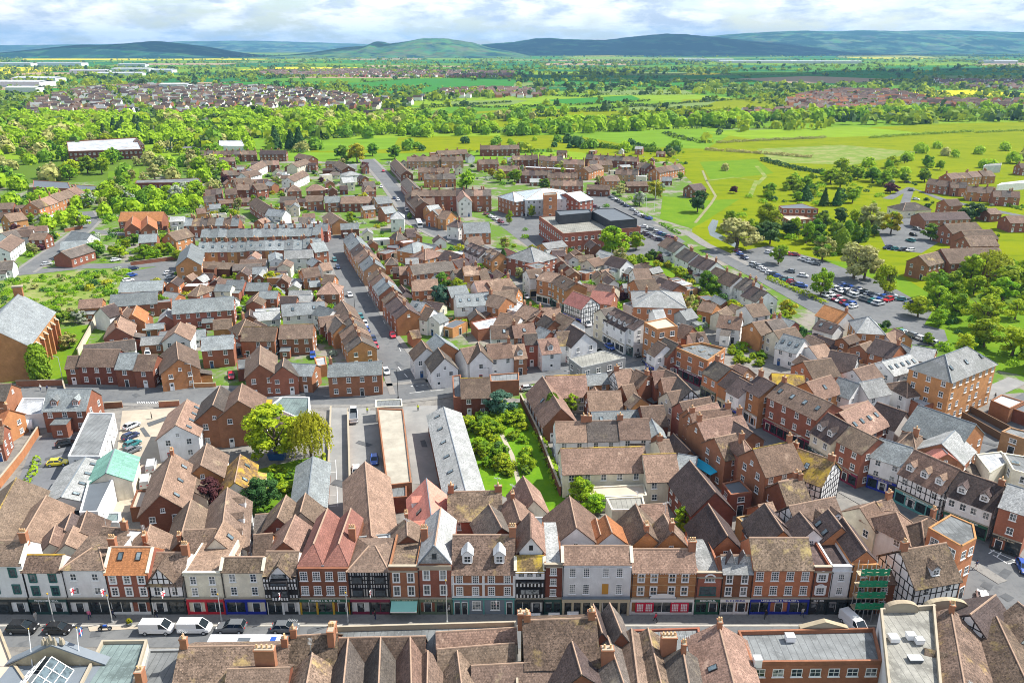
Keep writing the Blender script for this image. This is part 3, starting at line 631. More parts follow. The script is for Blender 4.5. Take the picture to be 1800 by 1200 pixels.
# bright meadows nearer the town
psheet('meadow', [(545, 268), (560, 246), (760, 240), (960, 238), (1120, 245), (1300, 236), (1640, 218), (1900, 212), (1900, 420), (1640, 560), (1500, 480), (1350, 480), (1215, 420), (1225, 330), (1180, 285), (960, 262), (700, 270)], 0.05, 'meadow')
psheet('meadow', [(720, 205), (930, 190), (1080, 196), (1010, 226), (760, 222)], 0.05, 'meadow'); psheet('meadow', [(955, 205), (1010, 197), (1380, 186), (1700, 172), (1690, 182), (1380, 198), (1040, 214)], 0.055, 'meadow')
psheet('meadow', [(1200, 175), (1420, 170), (1370, 195), (1180, 203)], 0.06, 'meadow'); psheet('meadow', [(560, 160), (700, 158), (690, 180), (560, 178)], 0.05, 'meadow')
for i_, (P_m, mt_) in enumerate((([(1010, 238), (1300, 228), (1240, 262), (1120, 258)], 'field_b'), ([(1240, 232), (1500, 222), (1640, 236), (1330, 246)], 'field_d'), ([(1330, 262), (1480, 255), (1620, 268), (1500, 290), (1360, 286)], 'rough_grass'), ([(560, 246), (700, 242), (690, 262), (560, 266)], 'field_b'), ([(770, 206), (920, 194), (900, 206), (800, 216)], 'field_a'), ([(1230, 285), (1330, 280), (1360, 305), (1250, 318)], 'lawn'), ([(1100, 188), (1260, 178), (1230, 190), (1100, 196)], 'field_f'), ([(960, 176), (1110, 168), (1130, 176), (1000, 184)], 'field_c'), ([(780, 178), (930, 176), (900, 184), (780, 186)], 'field_f'), ([(700, 190), (800, 186), (740, 200), (680, 200)], 'field_d'))): psheet('field', P_m, 0.075 + .003 * i_, mt_)
psheet('green_field', [(600, 146), (905, 143), (900, 160), (640, 168)], 0.065, 'field_c'); psheet('green_field', [(930, 140), (1180, 138), (1160, 150), (950, 152)], 0.065, 'field_c')
psheet('ploughed_field', [(1290, 139), (1420, 134), (1590, 140), (1500, 146), (1400, 147)], 0.07, 'field_soil'); psheet('rape_field', [(40, 103), (250, 103), (250, 106), (40, 106)], 0.07, 'field_rape')
psheet('rape_field', [(1210, 129), (1270, 129), (1255, 132), (1200, 132)], 0.07, 'field_rape')
psheet('lawn', [(190, 302), (245, 296), (243, 330), (190, 335)], 0.06, 'lawn'); psheet('rough_field', [(-40, 498), (60, 482), (222, 472), (205, 510), (160, 560), (60, 580), (-40, 560)], 0.06, 'rough_grass')
psheet('church_lawn', [(96, 580), (160, 570), (150, 640), (110, 672), (60, 672)], 0.06, 'lawn')
psheet('park_lawn', [(1165, 345), (1250, 352), (1300, 350), (1235, 392), (1215, 402), (1160, 385)], 0.07, 'lawn'); psheet('park_lawn', [(1440, 455), (1560, 470), (1640, 520), (1800, 540), (1800, 660), (1690, 640), (1620, 560), (1540, 500)], 0.07, 'lawn')
psheet('wild_garden', [(800, 730), (860, 706), (915, 708), (945, 770), (985, 850), (1000, 900), (960, 910), (905, 880), (880, 870), (850, 860)], 0.05, 'wild_garden')
psheet('back_garden', [(400, 420), (590, 425), (600, 530), (520, 600), (400, 600)], 0.03, 'lawn'); psheet('back_garden', [(1030, 480), (1200, 440), (1290, 520), (1180, 560), (1060, 540)], 0.03, 'lawn')
psheet('back_garden', [(430, 830), (560, 800), (560, 880), (470, 930), (440, 900)], 0.045, 'lawn')
psheet('river', [(1244, 400), (1252, 386), (1263, 388), (1257, 408), (1300, 428), (1294, 436), (1248, 414)], 0.075, 'river_water')
# yards and car parks
psheet('near_yards', [(-260, 1300), (2060, 1300), (2060, 760), (1800, 690), (1640, 700), (1440, 640), (1200, 560), (1060, 600), (980, 700), (700, 702), (-260, 702)], 0.02, 'back_yard')
psheet('sandy_yard', [(215, 722), (330, 715), (300, 800), (262, 880), (225, 900), (180, 900), (205, 800)], 0.04, 'yard_sand')
psheet('dark_yard', [(62, 770), (150, 762), (120, 830), (95, 880), (60, 880), (30, 850)], 0.04, 'asphalt_dark')
psheet('concrete_yard', [(578, 716), (650, 716), (665, 850), (640, 935), (570, 935)], 0.04, 'concrete_yard'); psheet('concrete_yard', [(600, 722), (665, 722), (672, 860), (612, 860)], 0.045, 'concrete_yard'); psheet('concrete_yard', [(708, 715), (775, 712), (790, 850), (726, 850)], 0.04, 'concrete_yard')
psheet('car_park', [(1285, 445), (1350, 432), (1448, 458), (1560, 500), (1640, 545), (1625, 570), (1560, 578), (1480, 560), (1380, 512), (1300, 470)], 0.08, 'asphalt')
psheet('car_park', [(850, 375), (1020, 345), (1075, 340), (1205, 425), (1130, 455), (930, 435)], 0.044, 'asphalt')
psheet('car_park', [(215, 480), (312, 462), (322, 480), (295, 505), (210, 520)], 0.04, 'asphalt'); psheet('car_park', [(300, 240), (440, 240), (440, 258), (290, 262)], 0.08, 'asphalt')
psheet('car_park', [(1540, 400), (1600, 380), (1660, 420), (1620, 445), (1560, 440)], 0.08, 'asphalt'); psheet('car_park', [(1580, 560), (1660, 580), (1670, 612), (1600, 605)], 0.084, 'asphalt')
psheet('market_square', [(1540, 1104), (1690, 1010), (1716, 950), (1860, 985), (1860, 1140), (1560, 1140)], 0.05, 'asphalt')
psheet('service_yard', [(1690, 740), (1800, 690), (1860, 760), (1860, 860), (1720, 830)], 0.04, 'asphalt')
# streets
road('street', [(-260, 1106), (0, 1106), (800, 1109), (1560, 1110)], 7.6, 0.055, 'asphalt')
road('street', [(1800, 1010), (1700, 950), (1600, 900), (1450, 818), (1310, 752), (1200, 690), (1115, 637), (1050, 590), (1000, 552), (945, 508), (900, 470), (862, 443), (820, 428), (775, 412), (735, 392), (705, 350), (680, 318), (655, 290), (645, 280)], 8.5, 0.06, 'asphalt', 2.2)
road('street', [(580, 415), (597, 450), (618, 500), (638, 545), (661, 583), (686, 620), (712, 655), (726, 690)], 9.0, 0.065, 'asphalt', 1.6)
road('street', [(-300, 690), (130, 693), (400, 697), (640, 697), (760, 684), (860, 667), (985, 650), (1060, 632), (1090, 622)], 10.0, 0.07, 'asphalt', 1.8)
road('street', [(-100, 488), (60, 478), (150, 468), (225, 467), (310, 463)], 8, 0.06, 'asphalt'); road('street', [(40, 480), (100, 438), (145, 405), (160, 390), (150, 372)], 7, 0.065, 'asphalt', 1.5)
road('street', [(150, 405), (250, 415), (330, 420), (580, 418), (640, 412)], 6, 0.07, 'asphalt')
road('main_road', [(190, 155), (215, 176), (245, 192), (262, 203), (272, 215), (275, 232), (262, 250)], 12, 0.09, 'asphalt'); road('lane', [(1360, 500), (1300, 458), (1240, 430), (1210, 410), (1150, 395)], 5, 0.085, 'paving'); road('street', [(1560, 605), (1440, 545), (1360, 500), (1275, 455), (1245, 440)], 7, 0.09, 'asphalt')
road('footpath', [(1222, 392), (1250, 358), (1258, 345), (1243, 320), (1235, 300)], 1.6, 0.1, 'garden_path'); road('lane', [(1560, 350), (1600, 330), (1660, 352), (1720, 365), (1820, 385)], 6, 0.1, 'asphalt'); road('lane', [(1600, 330), (1590, 360), (1570, 390)], 5, 0.105, 'asphalt')
road('footpath', [(1240, 318), (1290, 312), (1330, 318), (1318, 345)], 3, 0.1, 'rough_grass'); road('footpath', [(1330, 292), (1345, 310), (1330, 325)], 3, 0.11, 'rough_grass')
road('lane', [(1680, 715), (1740, 690), (1790, 668)], 5, 0.1, 'concrete_yard'); road('garden_path', [(880, 760), (900, 800), (912, 850)], 1.0, 0.07, 'path_gravel'); road('back_lane', [(560, 905), (566, 830), (582, 740)], 3, 0.05, 'concrete_yard')
# high street pavement, kerb and lay-by island
YF = 104.3
b = MB(); b.box(-160, 101.6, 0, 62, 104.6, 0.13, 'paving'); b.box(-160, 101.3, 0, 62, 101.597, 0.14, 'kerbstone'); struct(b.build('pavement'))
b = MB(); b.prism([G(150, 1091), G(255, 1090), G(262, 1104), G(158, 1110)], 0, 0.12, 'kerbstone', 'yard_sand'); struct(b.build('pavement'))
b = MB(); b.box(-160, 90.9, 0, 62, 93.9, 0.13, 'paving'); struct(b.build('pavement'))
# painted markings
def mark(name, pts, w, z=0.085, mat='road_paint'):
    b = MB()
    for a, c in pts:
        L, Rr = strip([G(*a), G(*c)], w); b.face([(*L[0], z), (*Rr[0], z), (*Rr[1], z), (*L[1], z)], mat)
    struct(b.build(name))
mark('road_marking', [((700 + k * 11, 645 + k * 12), (705 + k * 11, 651 + k * 12)) for k in range(3)], 0.2)
mark('road_marking', [((722 + k * 9.5, 679 - k * 0.7), (726 + k * 9.5, 678.7 - k * 0.7)) for k in range(7)], 0.25)
mark('road_marking', [((565, 697), (590, 697)), ((620, 696.5), (645, 696)), ((720, 691), (745, 688)), ((757, 687), (780, 685)), ((470, 698), (500, 698))], 0.15)
mark('road_marking', [((1740, 966), (1790, 988)), ((1745, 975), (1770, 990)), ((1772, 991), (1790, 986)), ((1748, 966), (1738, 973)), ((1760, 970), (1752, 979))], 0.2)
mark('road_marking', [((705 - k * 14, 618 - k * 24), (702 - k * 14, 612 - k * 24)) for k in range(6)], 0.12)
mark('road_lettering', [((241 + k * 4, 706), (243 + k * 4, 710)) for k in range(10)] + [((243 + k * 8, 708), (246 + k * 8, 706)) for k in range(5)], 0.16)
mark('parking_lines', [((578, 810 + k * 20), (590, 810 + k * 20)) for k in range(5)] + [((590, 808), (594, 890))], 0.1)
mark('yellow_line', [((-100, 1092.5), (700, 1094))], 0.12, 0.08, 'yellow_paint')

rp = random.Random(4)
groundmat('tar_patch', (0.085, 0.09, 0.095), (0.12, 0.125, 0.13), 0.5, 0.35, 0.65)
k_ = 0
for px_, py_ in ((1735, 1030), (1770, 1050), (1700, 1060), (1765, 1010), (450, 695), (560, 699), (240, 695), (820, 676), (665, 590), (700, 640), (636, 540), (640, 780), (600, 850), (690, 760), (745, 780), (100, 800), (60, 820), (1380, 480), (1500, 520), (1440, 500), (740, 1104), (620, 1106), (860, 1107), (170, 1110), (560, 1104), (960, 650), (255, 760), (280, 740), (1000, 395), (1740, 780), (1660, 840), (1500, 855), (1410, 806), (1130, 645)):
    p = G(px_, py_); a_ = rp.random() * 3; L_, w2 = rp.uniform(.8, 3.2), rp.uniform(.5, 1.3); c_, s_ = cos(a_), sin(a_); k_ += 1
    sheet('road_patch', [(p.x + u * c_ - v * s_, p.y + u * s_ + v * c_) for u, v in ((-L_, -w2), (L_, -w2 * .8), (L_ * .9, w2), (-L_ * .8, w2))], 0.098 + .0005 * k_, 'tar_patch')
# ---------------------------------------------------------------- the high street's front row, facades towards the viewer
NEARHS = 'on the high street'
def front(xl, xr, eave, wall, roof, ridge=None, cols=2, rows=2, shop='shop_black', style='ridge', fr='frame_white', desc='', ww=1.0, wh=1.5, depth=9.0, sur=0.0, arch=False, bars=(2, 2), fascia=None, letter=None, o='', seed=1, dorm=0, sky=0, gfh=3.3, pil=None, pan=None, extra=None, cat='shop', parapet=0.7):
    O = opts(o); rr = random.Random(seed * 13 + int(xl)); he = ZAT(eave, YF)
    if style == 'ridge' and ridge:
        ta = tan(PITCH + atan((ridge - 600) / FOC)); depth = 2 * max(1.6, (CAMH - YF * ta - he) / (.85 + ta))
    dep = YF * _cp + (CAMH - he) * _sp
    X0, X1 = (xl - 900) / FOC * dep, (xr - 900) / FOC * dep; w = X1 - X0 - 0.01; x = w / 2; yb = depth
    root = thing('shop_building', ((X0 + X1) / 2, YF, 0), 0, desc, NEARHS, cat, 'front row of the high street')
    RECTS.append(((X0 + X1) / 2, YF + depth / 2, 1, 0, w / 2, depth / 2))
    wm_ = WALL[wall][0]; rm_ = ROOF[roof][0] if roof in ROOF else FLAT[roof[1]][0]
    top = he + (parapet if style in ('parapet', 'flat') else 0)
    b = MB(); b.prism([(-x, 0), (x, 0), (x, yb), (-x, yb)], -.3, he, wm_)
    hr = ZAT(ridge, YF + depth * .5) if ridge else he + 2
    if style == 'ridge':
        for s in (-1, 1): b.face([(s * x, s * 0 + (0 if s > 0 else yb), he), (s * x, yb if s > 0 else 0, he), (s * x, yb / 2, hr)], wm_)
    b.build('wall', root)
    if style in ('parapet', 'flat'):
        b = MB(); b.box(-x, 0.003, he + 0.003, x, 0.35, he + parapet, wm_); b.box(-x - .02, -.14, he + parapet + .003, x + .02, .4, he + parapet + .16, 'trim_stone' if wall not in 'wc' else wm_); b.box(-x - .02, -.2, he - .25, x + .02, -.002, he - .02, 'trim_stone' if wall not in 'wc' else wm_)
        b.box(-x, .353, he + .004, -x + .3, yb, he + parapet * .8, wm_); b.box(x - .3, .353, he + .004, x, yb, he + parapet * .8, wm_); b.build('parapet', root)
    b = MB()
    if style == 'ridge':
        sl = (hr - he) / (yb / 2); oh = .3
        b.slab((-x, -oh, he - oh * sl), (x, -oh, he - oh * sl), (x, yb / 2, hr), (-x, yb / 2, hr), .16, rm_); b.slab((x, yb + oh, he - oh * sl), (-x, yb + oh, he - oh * sl), (-x, yb / 2, hr), (x, yb / 2, hr), .16, rm_)
        b.tube((-x, yb / 2, hr + .14), (x, yb / 2, hr + .14), .18, 'tile_lichen' if 'y' in O else 'ridge_tile', 5)
        if wall in 'wc' or 'cap' in O:
            for s in (-1, 1): b.slab((s * x - .25, -.1, he + .1), (s * x + .25 - (.25 if s > 0 else 0.25) * 0, -.1, he + .1), (s * x + .25, yb / 2, hr + .12), (s * x - .25, yb / 2, hr + .12), .14, 'render_cream')
    elif style == 'hip':
        k = O.get('hk', .42) * w; b.slab((-x - .2, -.3, he), (x + .2, -.3, he), (x - k, yb / 2, hr), (-x + k, yb / 2, hr), .1, rm_); b.slab((x + .2, yb, he), (-x - .2, yb, he), (-x + k, yb / 2, hr), (x - k, yb / 2, hr), .1, rm_)
        for s in (-1, 1): b.face([(s * (x + .2), -.3 if s > 0 else yb, he + .06), (s * (x + .2), yb if s > 0 else -.3, he + .06), (s * (x - k), yb / 2, hr + .1)], rm_); b.tube((s * (x + .2), -.3, he + .1), (s * (x - k), yb / 2, hr + .12), .15, 'ridge_tile', 5)
    elif style == 'gables':
        hr = he + max(2.0, w / int(O.get('gn', 1)) / 2 * .95)      # gables side by side, their ridges running back from the street
        n = int(O.get('gn', 1)); gw = w / n; hb = he + .02
        for i in range(n):
            c = -x + gw * (i + .5); y0 = .5
            hz_ = hr
            b.face([(c - gw / 2, y0, hb), (c + gw / 2, y0, hb), (c, y0 + O.get('hb', 0), hz_)], rm_ if 'hb' in O else wm_)
            b.slab((c + gw / 2, y0, hb), (c + gw / 2, yb, hb), (c, yb, hz_), (c, y0 + O.get('hb', 0), hz_), .12, rm_); b.slab((c - gw / 2, yb, hb), (c - gw / 2, y0, hb), (c, y0 + O.get('hb', 0), hz_), (c, yb, hz_), .12, rm_)
            b.tube((c, y0 + O.get('hb', 0), hz_ + .1), (c, yb, hz_ + .1), .16, 'ridge_tile', 5)
            if i: b.box(c - gw / 2 - .2, y0, hb + .01, c - gw / 2 + .2, yb, hb + .14, 'lead_grey')
    else: b.box(-x + .31, .36, he + .005, x - .31, yb - .05, he + .12, rm_)
    rf = b.build('roof', root)
    # upper windows
    fh = (he - gfh) / max(1, rows)
    for r in range(rows):
        for c in range(cols):
            u = -x + w * (c + .5) / cols
            if 'wide' in O and cols == 4: u = (-x + w * (.15, .35, .63, .83)[c])
            h_ = min(wh, fh * .68); z = gfh + fh * r + (fh - h_) * .5 - .05
            if pan and (r, c) == pan:
                bb = MB(); bb.box(-ww / 2, -.06, 0, ww / 2, .01, h_, 'board_orange'); bb.build('boarded_window', root, (u, 0, z)); continue
            wd = obj('window', win_mesh(q(ww), q(h_), fr, bars[0], bars[1], False, arch, sur), root, (u, 0, z)); obj('pane', pane_mesh(q(ww), q(h_)), wd)
    # shopfront
    if shop:
        b = MB(); fz = gfh - .75
        b.box(-x + .05, -.32, fz, x - .05, -.003, fz + .62, fascia or shop); b.box(-x + .02, -.38, fz + .623, x - .02, -.003, fz + .72, 'trim_stone' if 'lead' not in O else 'lead_grey')
        if letter: lettering(b, -x * .62, x * .62, -.325, fz + .17, .3, letter, seed)
        b.build('fascia', root)
        b = MB(); n = max(2, int(w / 2.6))
        for i in range(n + 1): u = -x + .08 + (w - .16) * i / n; b.box(u - .16, -.25, .12, u + .16, -.004, fz - .003, pil or shop)
        b.box(-x + .25, -.2, .12, x - .25, -.006, .55, shop); b.build('shopfront', root)
        dc = rr.randrange(n)
        for i in range(n):
            u = -x + .08 + (w - .16) * (i + .5) / n; g = (w - .16) / n - .36
            if i == dc: obj('door', door_mesh(q(min(1.1, g)), 2.1, 'door_dark'), root, (u, -.03, .13))
            else:
                bb = MB(); bb.box(-g / 2, -.12, .553, g / 2, -.01, fz - .05, 'shop_glass'); bb.box(-.04, -.14, .553, .04, -.121, fz - .05, 'frame_white' if rr.random() < .6 else shop)
                rr2 = random.Random(i + seed * 7)
                bb.build('shop_window', root, (u, 0, 0))
    obj('drainpipe', pipe_mesh(he - .3), root, (-x + .12, -.1, 0))
    if extra: extra(root, x, he, hr, yb, rf)
    for i in range(dorm):
        u = -x + w * (i + .5) / dorm + (0 if 'dx' not in O else 0); sl = (hr - he) / (yb / 2); y0 = yb / 2 * .24; z0 = he + sl * y0; d = MB()
        d.box(u - .8, y0, z0 - .3, u + .8, y0 + 2.2, z0 + 1.7, 'render_white'); d.face([(u - .8, y0 - .002, z0 + 1.7), (u + .8, y0 - .002, z0 + 1.7), (u, y0 - .002, z0 + 2.4)], 'render_white')
        for s in (-1, 1):
            A, B_, C_, D_ = (u + s * .95, y0 - .15, z0 + 1.6), (u + s * .95, y0 + 2.4, z0 + 1.6), (u, y0 + 2.4, z0 + 2.45), (u, y0 - .15, z0 + 2.45)
            if s > 0: d.slab(A, B_, C_, D_, .08, 'flat_white' if 'dl' in O else rm_)
            else: d.slab(B_, A, D_, C_, .08, 'flat_white' if 'dl' in O else rm_)
        do = d.build('dormer', root); obj('window', win_mesh(1.1, 1.2), do, (u, y0 - .01, z0 + .3))
    for i in range(sky):
        u = -x + w * (.3 + .42 * i); obj('skylight', skylight_mesh(.8, 1.3, atan2(hr - he, yb / 2)), rf, (u, yb * .24, he + (hr - he) * .48 + .05))
    for i in range(int(O.get('c', 0))):
        u = (x - .45) * (1 if (i % 2 == 0) == ('cl' not in O) else -1); obj('chimney', chim_mesh(1.1, .8, 2.2, 3), rf, (u, yb * .5, hr - .6 if style == 'ridge' else he + .5))
    return root
def timbered(z0, z1, dense=1.0):
    def f(root, x, he, hr, yb, rf):
        b = MB(); timber_side(b, -x, 0, 0, 2 * x, z0, z1 or he, 0); b.build('timber_frame', root)
    return f
def ornate(root, x, he, hr, yb, rf):       # jettied black and white front with a bay
    b = MB(); st = [(3.3, 5.6, .25), (5.6, he - .4, .5)]
    for z0, z1, j in st:
        b.box(-x + .02, -j, z0, x - .02, -.002, z1 - .003, 'timber_black')
        n = 11
        for i in range(n):
            u = -x + 2 * x * (i + .5) / n
            for zz_ in (z0 + .12, z1 - .62): b.box(u - .13, -j - .04, zz_, u + .13, -j - .003, zz_ + .5, 'render_white')
        b.box(-x * .5, -j - .75, z0 + .1, x * .5, -j - .004, z1 - .1, 'timber_black')
        for i in range(6): u = -x * .5 + x * (i + .5) / 6; b.box(u - .13, -j - .8, z0 + .15, u + .13, -j - .754, z0 + .65, 'render_white')
        b.box(-x * .46, -j - .8, z0 + .9, x * .46, -j - .752, z1 - .45, 'glass')
    b.build('timber_frame', root)
    b = MB(); b.face([(-x * .6, -.5, he - .4), (x * .6, -.5, he - .4), (x * .35, -.5, he + 1.1), (0, -.5, he + 1.6), (-x * .35, -.5, he + 1.1)], 'render_white'); b.box(-x * .45, -.6, he - .3, x * .45, -.51, he + .4, 'glass')
    for s in (-1, 1):
        A, B_, C_, D_ = (s * x * .75, -.7, he - .5), (s * x * .75, yb / 2, he - .5), (0, yb / 2, he + 1.9), (0, -.7, he + 1.9)
        if s > 0: b.slab(A, B_, C_, D_, .12, 'tile_mottled')
        else: b.slab(B_, A, D_, C_, .12, 'tile_mottled')
    b.build('gable', root)
def halftimber_big(root, x, he, hr, yb, rf):
    b = MB(); timber_side(b, -x, 0, 0, 2 * x, 3.3, he)
    n = 16
    for i in range(n): u = -x + 2 * x * (i + .5) / n; b.box(u - .09, -.09, 3.5, u + .09, -.052, he - .1, 'timber_black')
    for zz_ in (4.9, 5.7, 7.2): b.box(-x, -.12, zz_, x, -.092, zz_ + .2, 'timber_black')
    for k in range(2):
        for s in (-1, 1): b.box(s * x * .55 - .85, -.45, 3.7 + 2.4 * k, s * x * .55 + .85, -.12, 5.0 + 2.4 * k, 'timber_black'); b.box(s * x * .55 - .75, -.48, 3.85 + 2.4 * k, s * x * .55 + .75, -.452, 4.9 + 2.4 * k, 'glass')
    b.build('timber_frame', root)
def smallgable(root, x, he, hr, yb, rf):
    b = MB(); timber_side(b, -x, 0, 0, 2 * x, 3.3, he); gh = 3.0; gx = -x * .2; gw = x * .8
    b.face([(gx - gw, -.02, he), (gx + gw, -.02, he), (gx, -.02, he + gh)], 'render_white')
    for k in (-.6, -.2, .2, .6): b.box(gx + gw * k - .08, -.07, he, gx + gw * k + .08, -.022, he + gh * (1 - abs(k)) - .1, 'timber_black')
    b.box(gx - gw * .6, -.075, he + 1.0, gx + gw * .6, -.023, he + 1.16, 'timber_black'); b.box(gx - gw, -.08, he - .1, gx + gw, -.024, he + .1, 'timber_black')
    b.build('timber_frame', root); b = MB()
    for s in (-1, 1):
        A, B_, C_, D_ = (gx + s * (gw + .3), -.35, he - .3), (gx + s * (gw + .3), yb / 2, he - .3), (gx, yb / 2, he + gh + .1), (gx, -.35, he + gh + .1)
        if s > 0: b.slab(A, B_, C_, D_, .14, 'tile_brown')
        else: b.slab(B_, A, D_, C_, .14, 'tile_brown')
    b.build('gable_roof', root)
def pilasters(root, x, he, hr, yb, rf):
    b = MB()
    for u in (-x + .2, 0, x - .2): b.box(u - .2, -.14, 3.3, u + .2, -.003, he, 'render_white')
    for z in (3.3, 5.75, he - .35): b.box(-x, -.18, z, x, -.004, z + .22, 'render_white')
    b.build('pilaster', root); b = MB()
    b.box(-x + .02, -.1, .12, x - .02, -.003, 3.2, 'shop_grey')
    for u in (-x + .25, -x + 1.4, -x + 2.6, 0, x - 1.6, x - .3): b.box(u - .12, -.2, .12, u + .12, -.104, 3.1, 'shop_teal')
    b.box(-x, -.26, 2.95, x, -.204, 3.22, 'shop_teal'); b.build('shopfront', root)
    for u in (-x + .85, -x + 2.0, x - .95): obj('door', door_mesh(.8, 2.2, 'door_dark'), root, (u, -.11, .13))
    for u in (-x + 3.9, x - 3.2): wd = obj('window', win_mesh(1.4, 1.7, 'frame_white', 3, 3, False), root, (u, -.11, .95)); obj('pane', pane_mesh(1.4, 1.7), wd)
def narrowtudor(root, x, he, hr, yb, rf):
    ornate(root, x, he - .9, hr, yb, rf) if False else None
    b = MB()
    for z0, z1, j in ((3.2, 5.4, .15), (5.4, he - 1.3, .3)):
        b.box(-x + .02, -j, z0, x - .02, -.002, z1 - .003, 'timber_black')
        for i in range(8): u = -x + 2 * x * (i + .5) / 8; b.box(u - .12, -j - .04, z0 + .1, u + .12, -j - .003, z0 + .75, 'render_white')
        b.box(-x * .7, -j - .3, z0 + .9, x * .7, -j - .004, z1 - .3, 'timber_black'); b.box(-x * .62, -j - .33, z0 + 1.0, x * .62, -j - .302, z1 - .4, 'glass')
    b.box(-x, -.35, he - 1.3, x, -.003, he, 'render_white')
    for u in (-x * .6, 0, x * .6): b.box(u - .4, -.38, he - .8, u + .4, -.352, he - .15, 'timber_black'); b.box(u - .32, -.4, he - .74, u + .32, -.382, he - .2, 'glass')
    b.build('timber_frame', root); b = MB(); z = he + 1.9; g = 2.6; y0 = 2.2; gx = .2
    b.face([(gx - x * .85, y0, z), (gx + x * .85, y0, z), (gx, y0, z + g)], 'render_white'); b.box(gx - .3, y0 - .06, z + .4, gx + .3, y0 - .003, z + 1.3, 'timber_black')
    for s in (-1, 1):
        A, B_, C_, D_ = (gx + s * x, y0 - .3, z - .2), (gx + s * x, yb + 6, z - .2), (gx, yb + 6, z + g + .2), (gx, y0 - .3, z + g + .2)
        if s > 0: b.slab(A, B_, C_, D_, .12, 'tile_pink')
        else: b.slab(B_, A, D_, C_, .12, 'tile_brown')  # left slope browner than the right: its shade is put into the colour
    b.box(gx - x * .8, y0 + .01, he - .3, gx + x * .8, yb + 5.5, z, 'render_white'); b.build('gable', root)
def slategable(root, x, he, hr, yb, rf):
    b = MB(); z = he + .35; g = 3.3
    b.box(-x, -.15, he - .5, x, -.003, he + .3, 'tile_lichen' if False else 'trim_stone')
    b.face([(-x * .95, .45, z), (x * .95, .45, z), (0, .45, z + g)], 'slate_pale'); b.box(-.35, .38, z + .8, .35, .447, z + 1.8, 'glass')
    for s in (-1, 1): b.tube((s * x * .95, .42, z), (0, .42, z + g), .14, 'lead_grey', 5)
    b.build('gable', root)
def colonnade(root, x, he, hr, yb, rf):
    b = MB(); b.box(-x, -.5, 2.6, x, -.003, 3.3, 'shop_beige')
    for i in range(8): u = -x + .25 + (2 * x - .5) * i / 7; b.cyl(u, -.35, .12, 2.6, .2, 'shop_beige', 8)
    b.box(-x, -.62, 3.303, x, -.003, 3.45, 'lead_grey'); b.build('colonnade', root); b = MB(); b.box(-x + .1, -.06, .12, x - .1, -.004, 2.58, 'shop_glass'); b.build('shop_window', root)
    obj('door', door_mesh(1.3, 2.2, 'door_dark'), root, (.4, -.07, .13))
    b = MB(); b.box(-x, -.12, he - .9, x, -.003, he - .75, 'render_white'); b.build('cornice', root)
def posters(root, x, he, hr, yb, rf):
    for u in (-x * .55, x * .55):
        b = MB(); b.box(u - 1.45, -.3, .6, u + 1.45, -.26, 2.45, 'poster_red')
        for s in (-1, 1):
            for r in range(4):
                for k in range(4): b.box(u + s * .7 - .5 + k * .26, -.33, .85 + r * .36, u + s * .7 - .5 + k * .26 + .19, -.302, .85 + r * .36 + .22, 'cloth_white')
        b.build('poster', root)
    b = MB(); n = 12
    P = [(2.1 * cos(pi * i / n), 3.3 + .95 * sin(pi * i / n)) for i in range(n + 1)]
    b.hexa([(-2.2, -.4, 3.2), (2.2, -.4, 3.2), (2.2, -.02, 3.2), (-2.2, -.02, 3.2), (-2.2, -.4, 3.33), (2.2, -.4, 3.33), (2.2, -.02, 3.33), (-2.2, -.02, 3.33)], 'lead_grey')
    b.face([(p[0], -.36, p[1]) for p in P], 'shop_white'); b.build('pediment', root); b = MB()
    for z in (5.55, 7.0, 4.3): b.box(-x, -.06, z, x, -.003, z + .12, 'brick_buff')
    for i in range(26): u = -x + 2 * x * (i + .5) / 26; b.box(u - .09, -.16, he - .5, u + .09, -.004, he - .28, 'render_white')
    b.build('brick_banding', root)
def awning(root, x, he, hr, yb, rf):
    b = MB(); b.slab((-x + .2, -1.9, 2.0), (x - .2, -1.9, 2.0), (x - .2, -.34, 2.75), (-x + .2, -.34, 2.75), .05, 'shop_aqua'); b.box(-x + .2, -1.93, 1.8, x - .2, -1.903, 2.0, 'cloth_white'); b.build('awning', root)
def archwin(root, x, he, hr, yb, rf):
    wd = obj('window', win_mesh(1.6, .7, 'frame_white', 3, 1, False, True), root, (.1, 0, 6.2)); obj('pane', pane_mesh(1.6, .7), wd)
    wd = obj('window', win_mesh(2.6, 1.6, 'frame_green', 3, 2, False), root, (-.1, 0, 3.7)); obj('pane', pane_mesh(2.6, 1.6), wd)
def twogabledormer(root, x, he, hr, yb, rf):
    b = MB(); z = he + .5
    for k in (-1, 1):
        c = k * x * .42; w = x * .42
        b.face([(c - w, 1.0, z), (c + w, 1.0, z), (c, 1.0, z + 2.3)], 'slate_pale')
        for s in (-1, 1):
            A, B_, C_, D_ = (c + s * w, .8, z - .1), (c + s * w, yb * .5, z - .1), (c, yb * .5, z + 2.4), (c, .8, z + 2.4)
            if s > 0: b.slab(A, B_, C_, D_, .1, 'slate_pale')
            else: b.slab(B_, A, D_, C_, .1, 'tile_dark')  # same slate roof, side away from the sun: shade painted in as dark
    b.box(-x * .8, .9, he + .02, x * .8, 1.6, z, 'timber_black'); b.build('dormer', root)
T = 'shop'
front(-75, 37, 991, 'w', 't', 951, 3, 2, 'shop_black', fr='frame_green', desc='tall white shop with green window surrounds and brown roof', sur=.15, seed=1, letter=None, o='c1')
front(37, 107, 1003, 'w', 'm', 976, 2, 2, 'shop_dkgreen', fr='frame_green', desc='white shop with green window surrounds over a dark green shopfront', sur=.15, seed=2, fascia='shop_dkgreen', letter='cloth_white', o='y')
front(107, 183, 1001, 'w', 'm', 963, 2, 2, 'shop_black', 'hip', desc='white shop under a steep hipped ochre roof with red cross flags', seed=3, wh=1.3, o='c1')
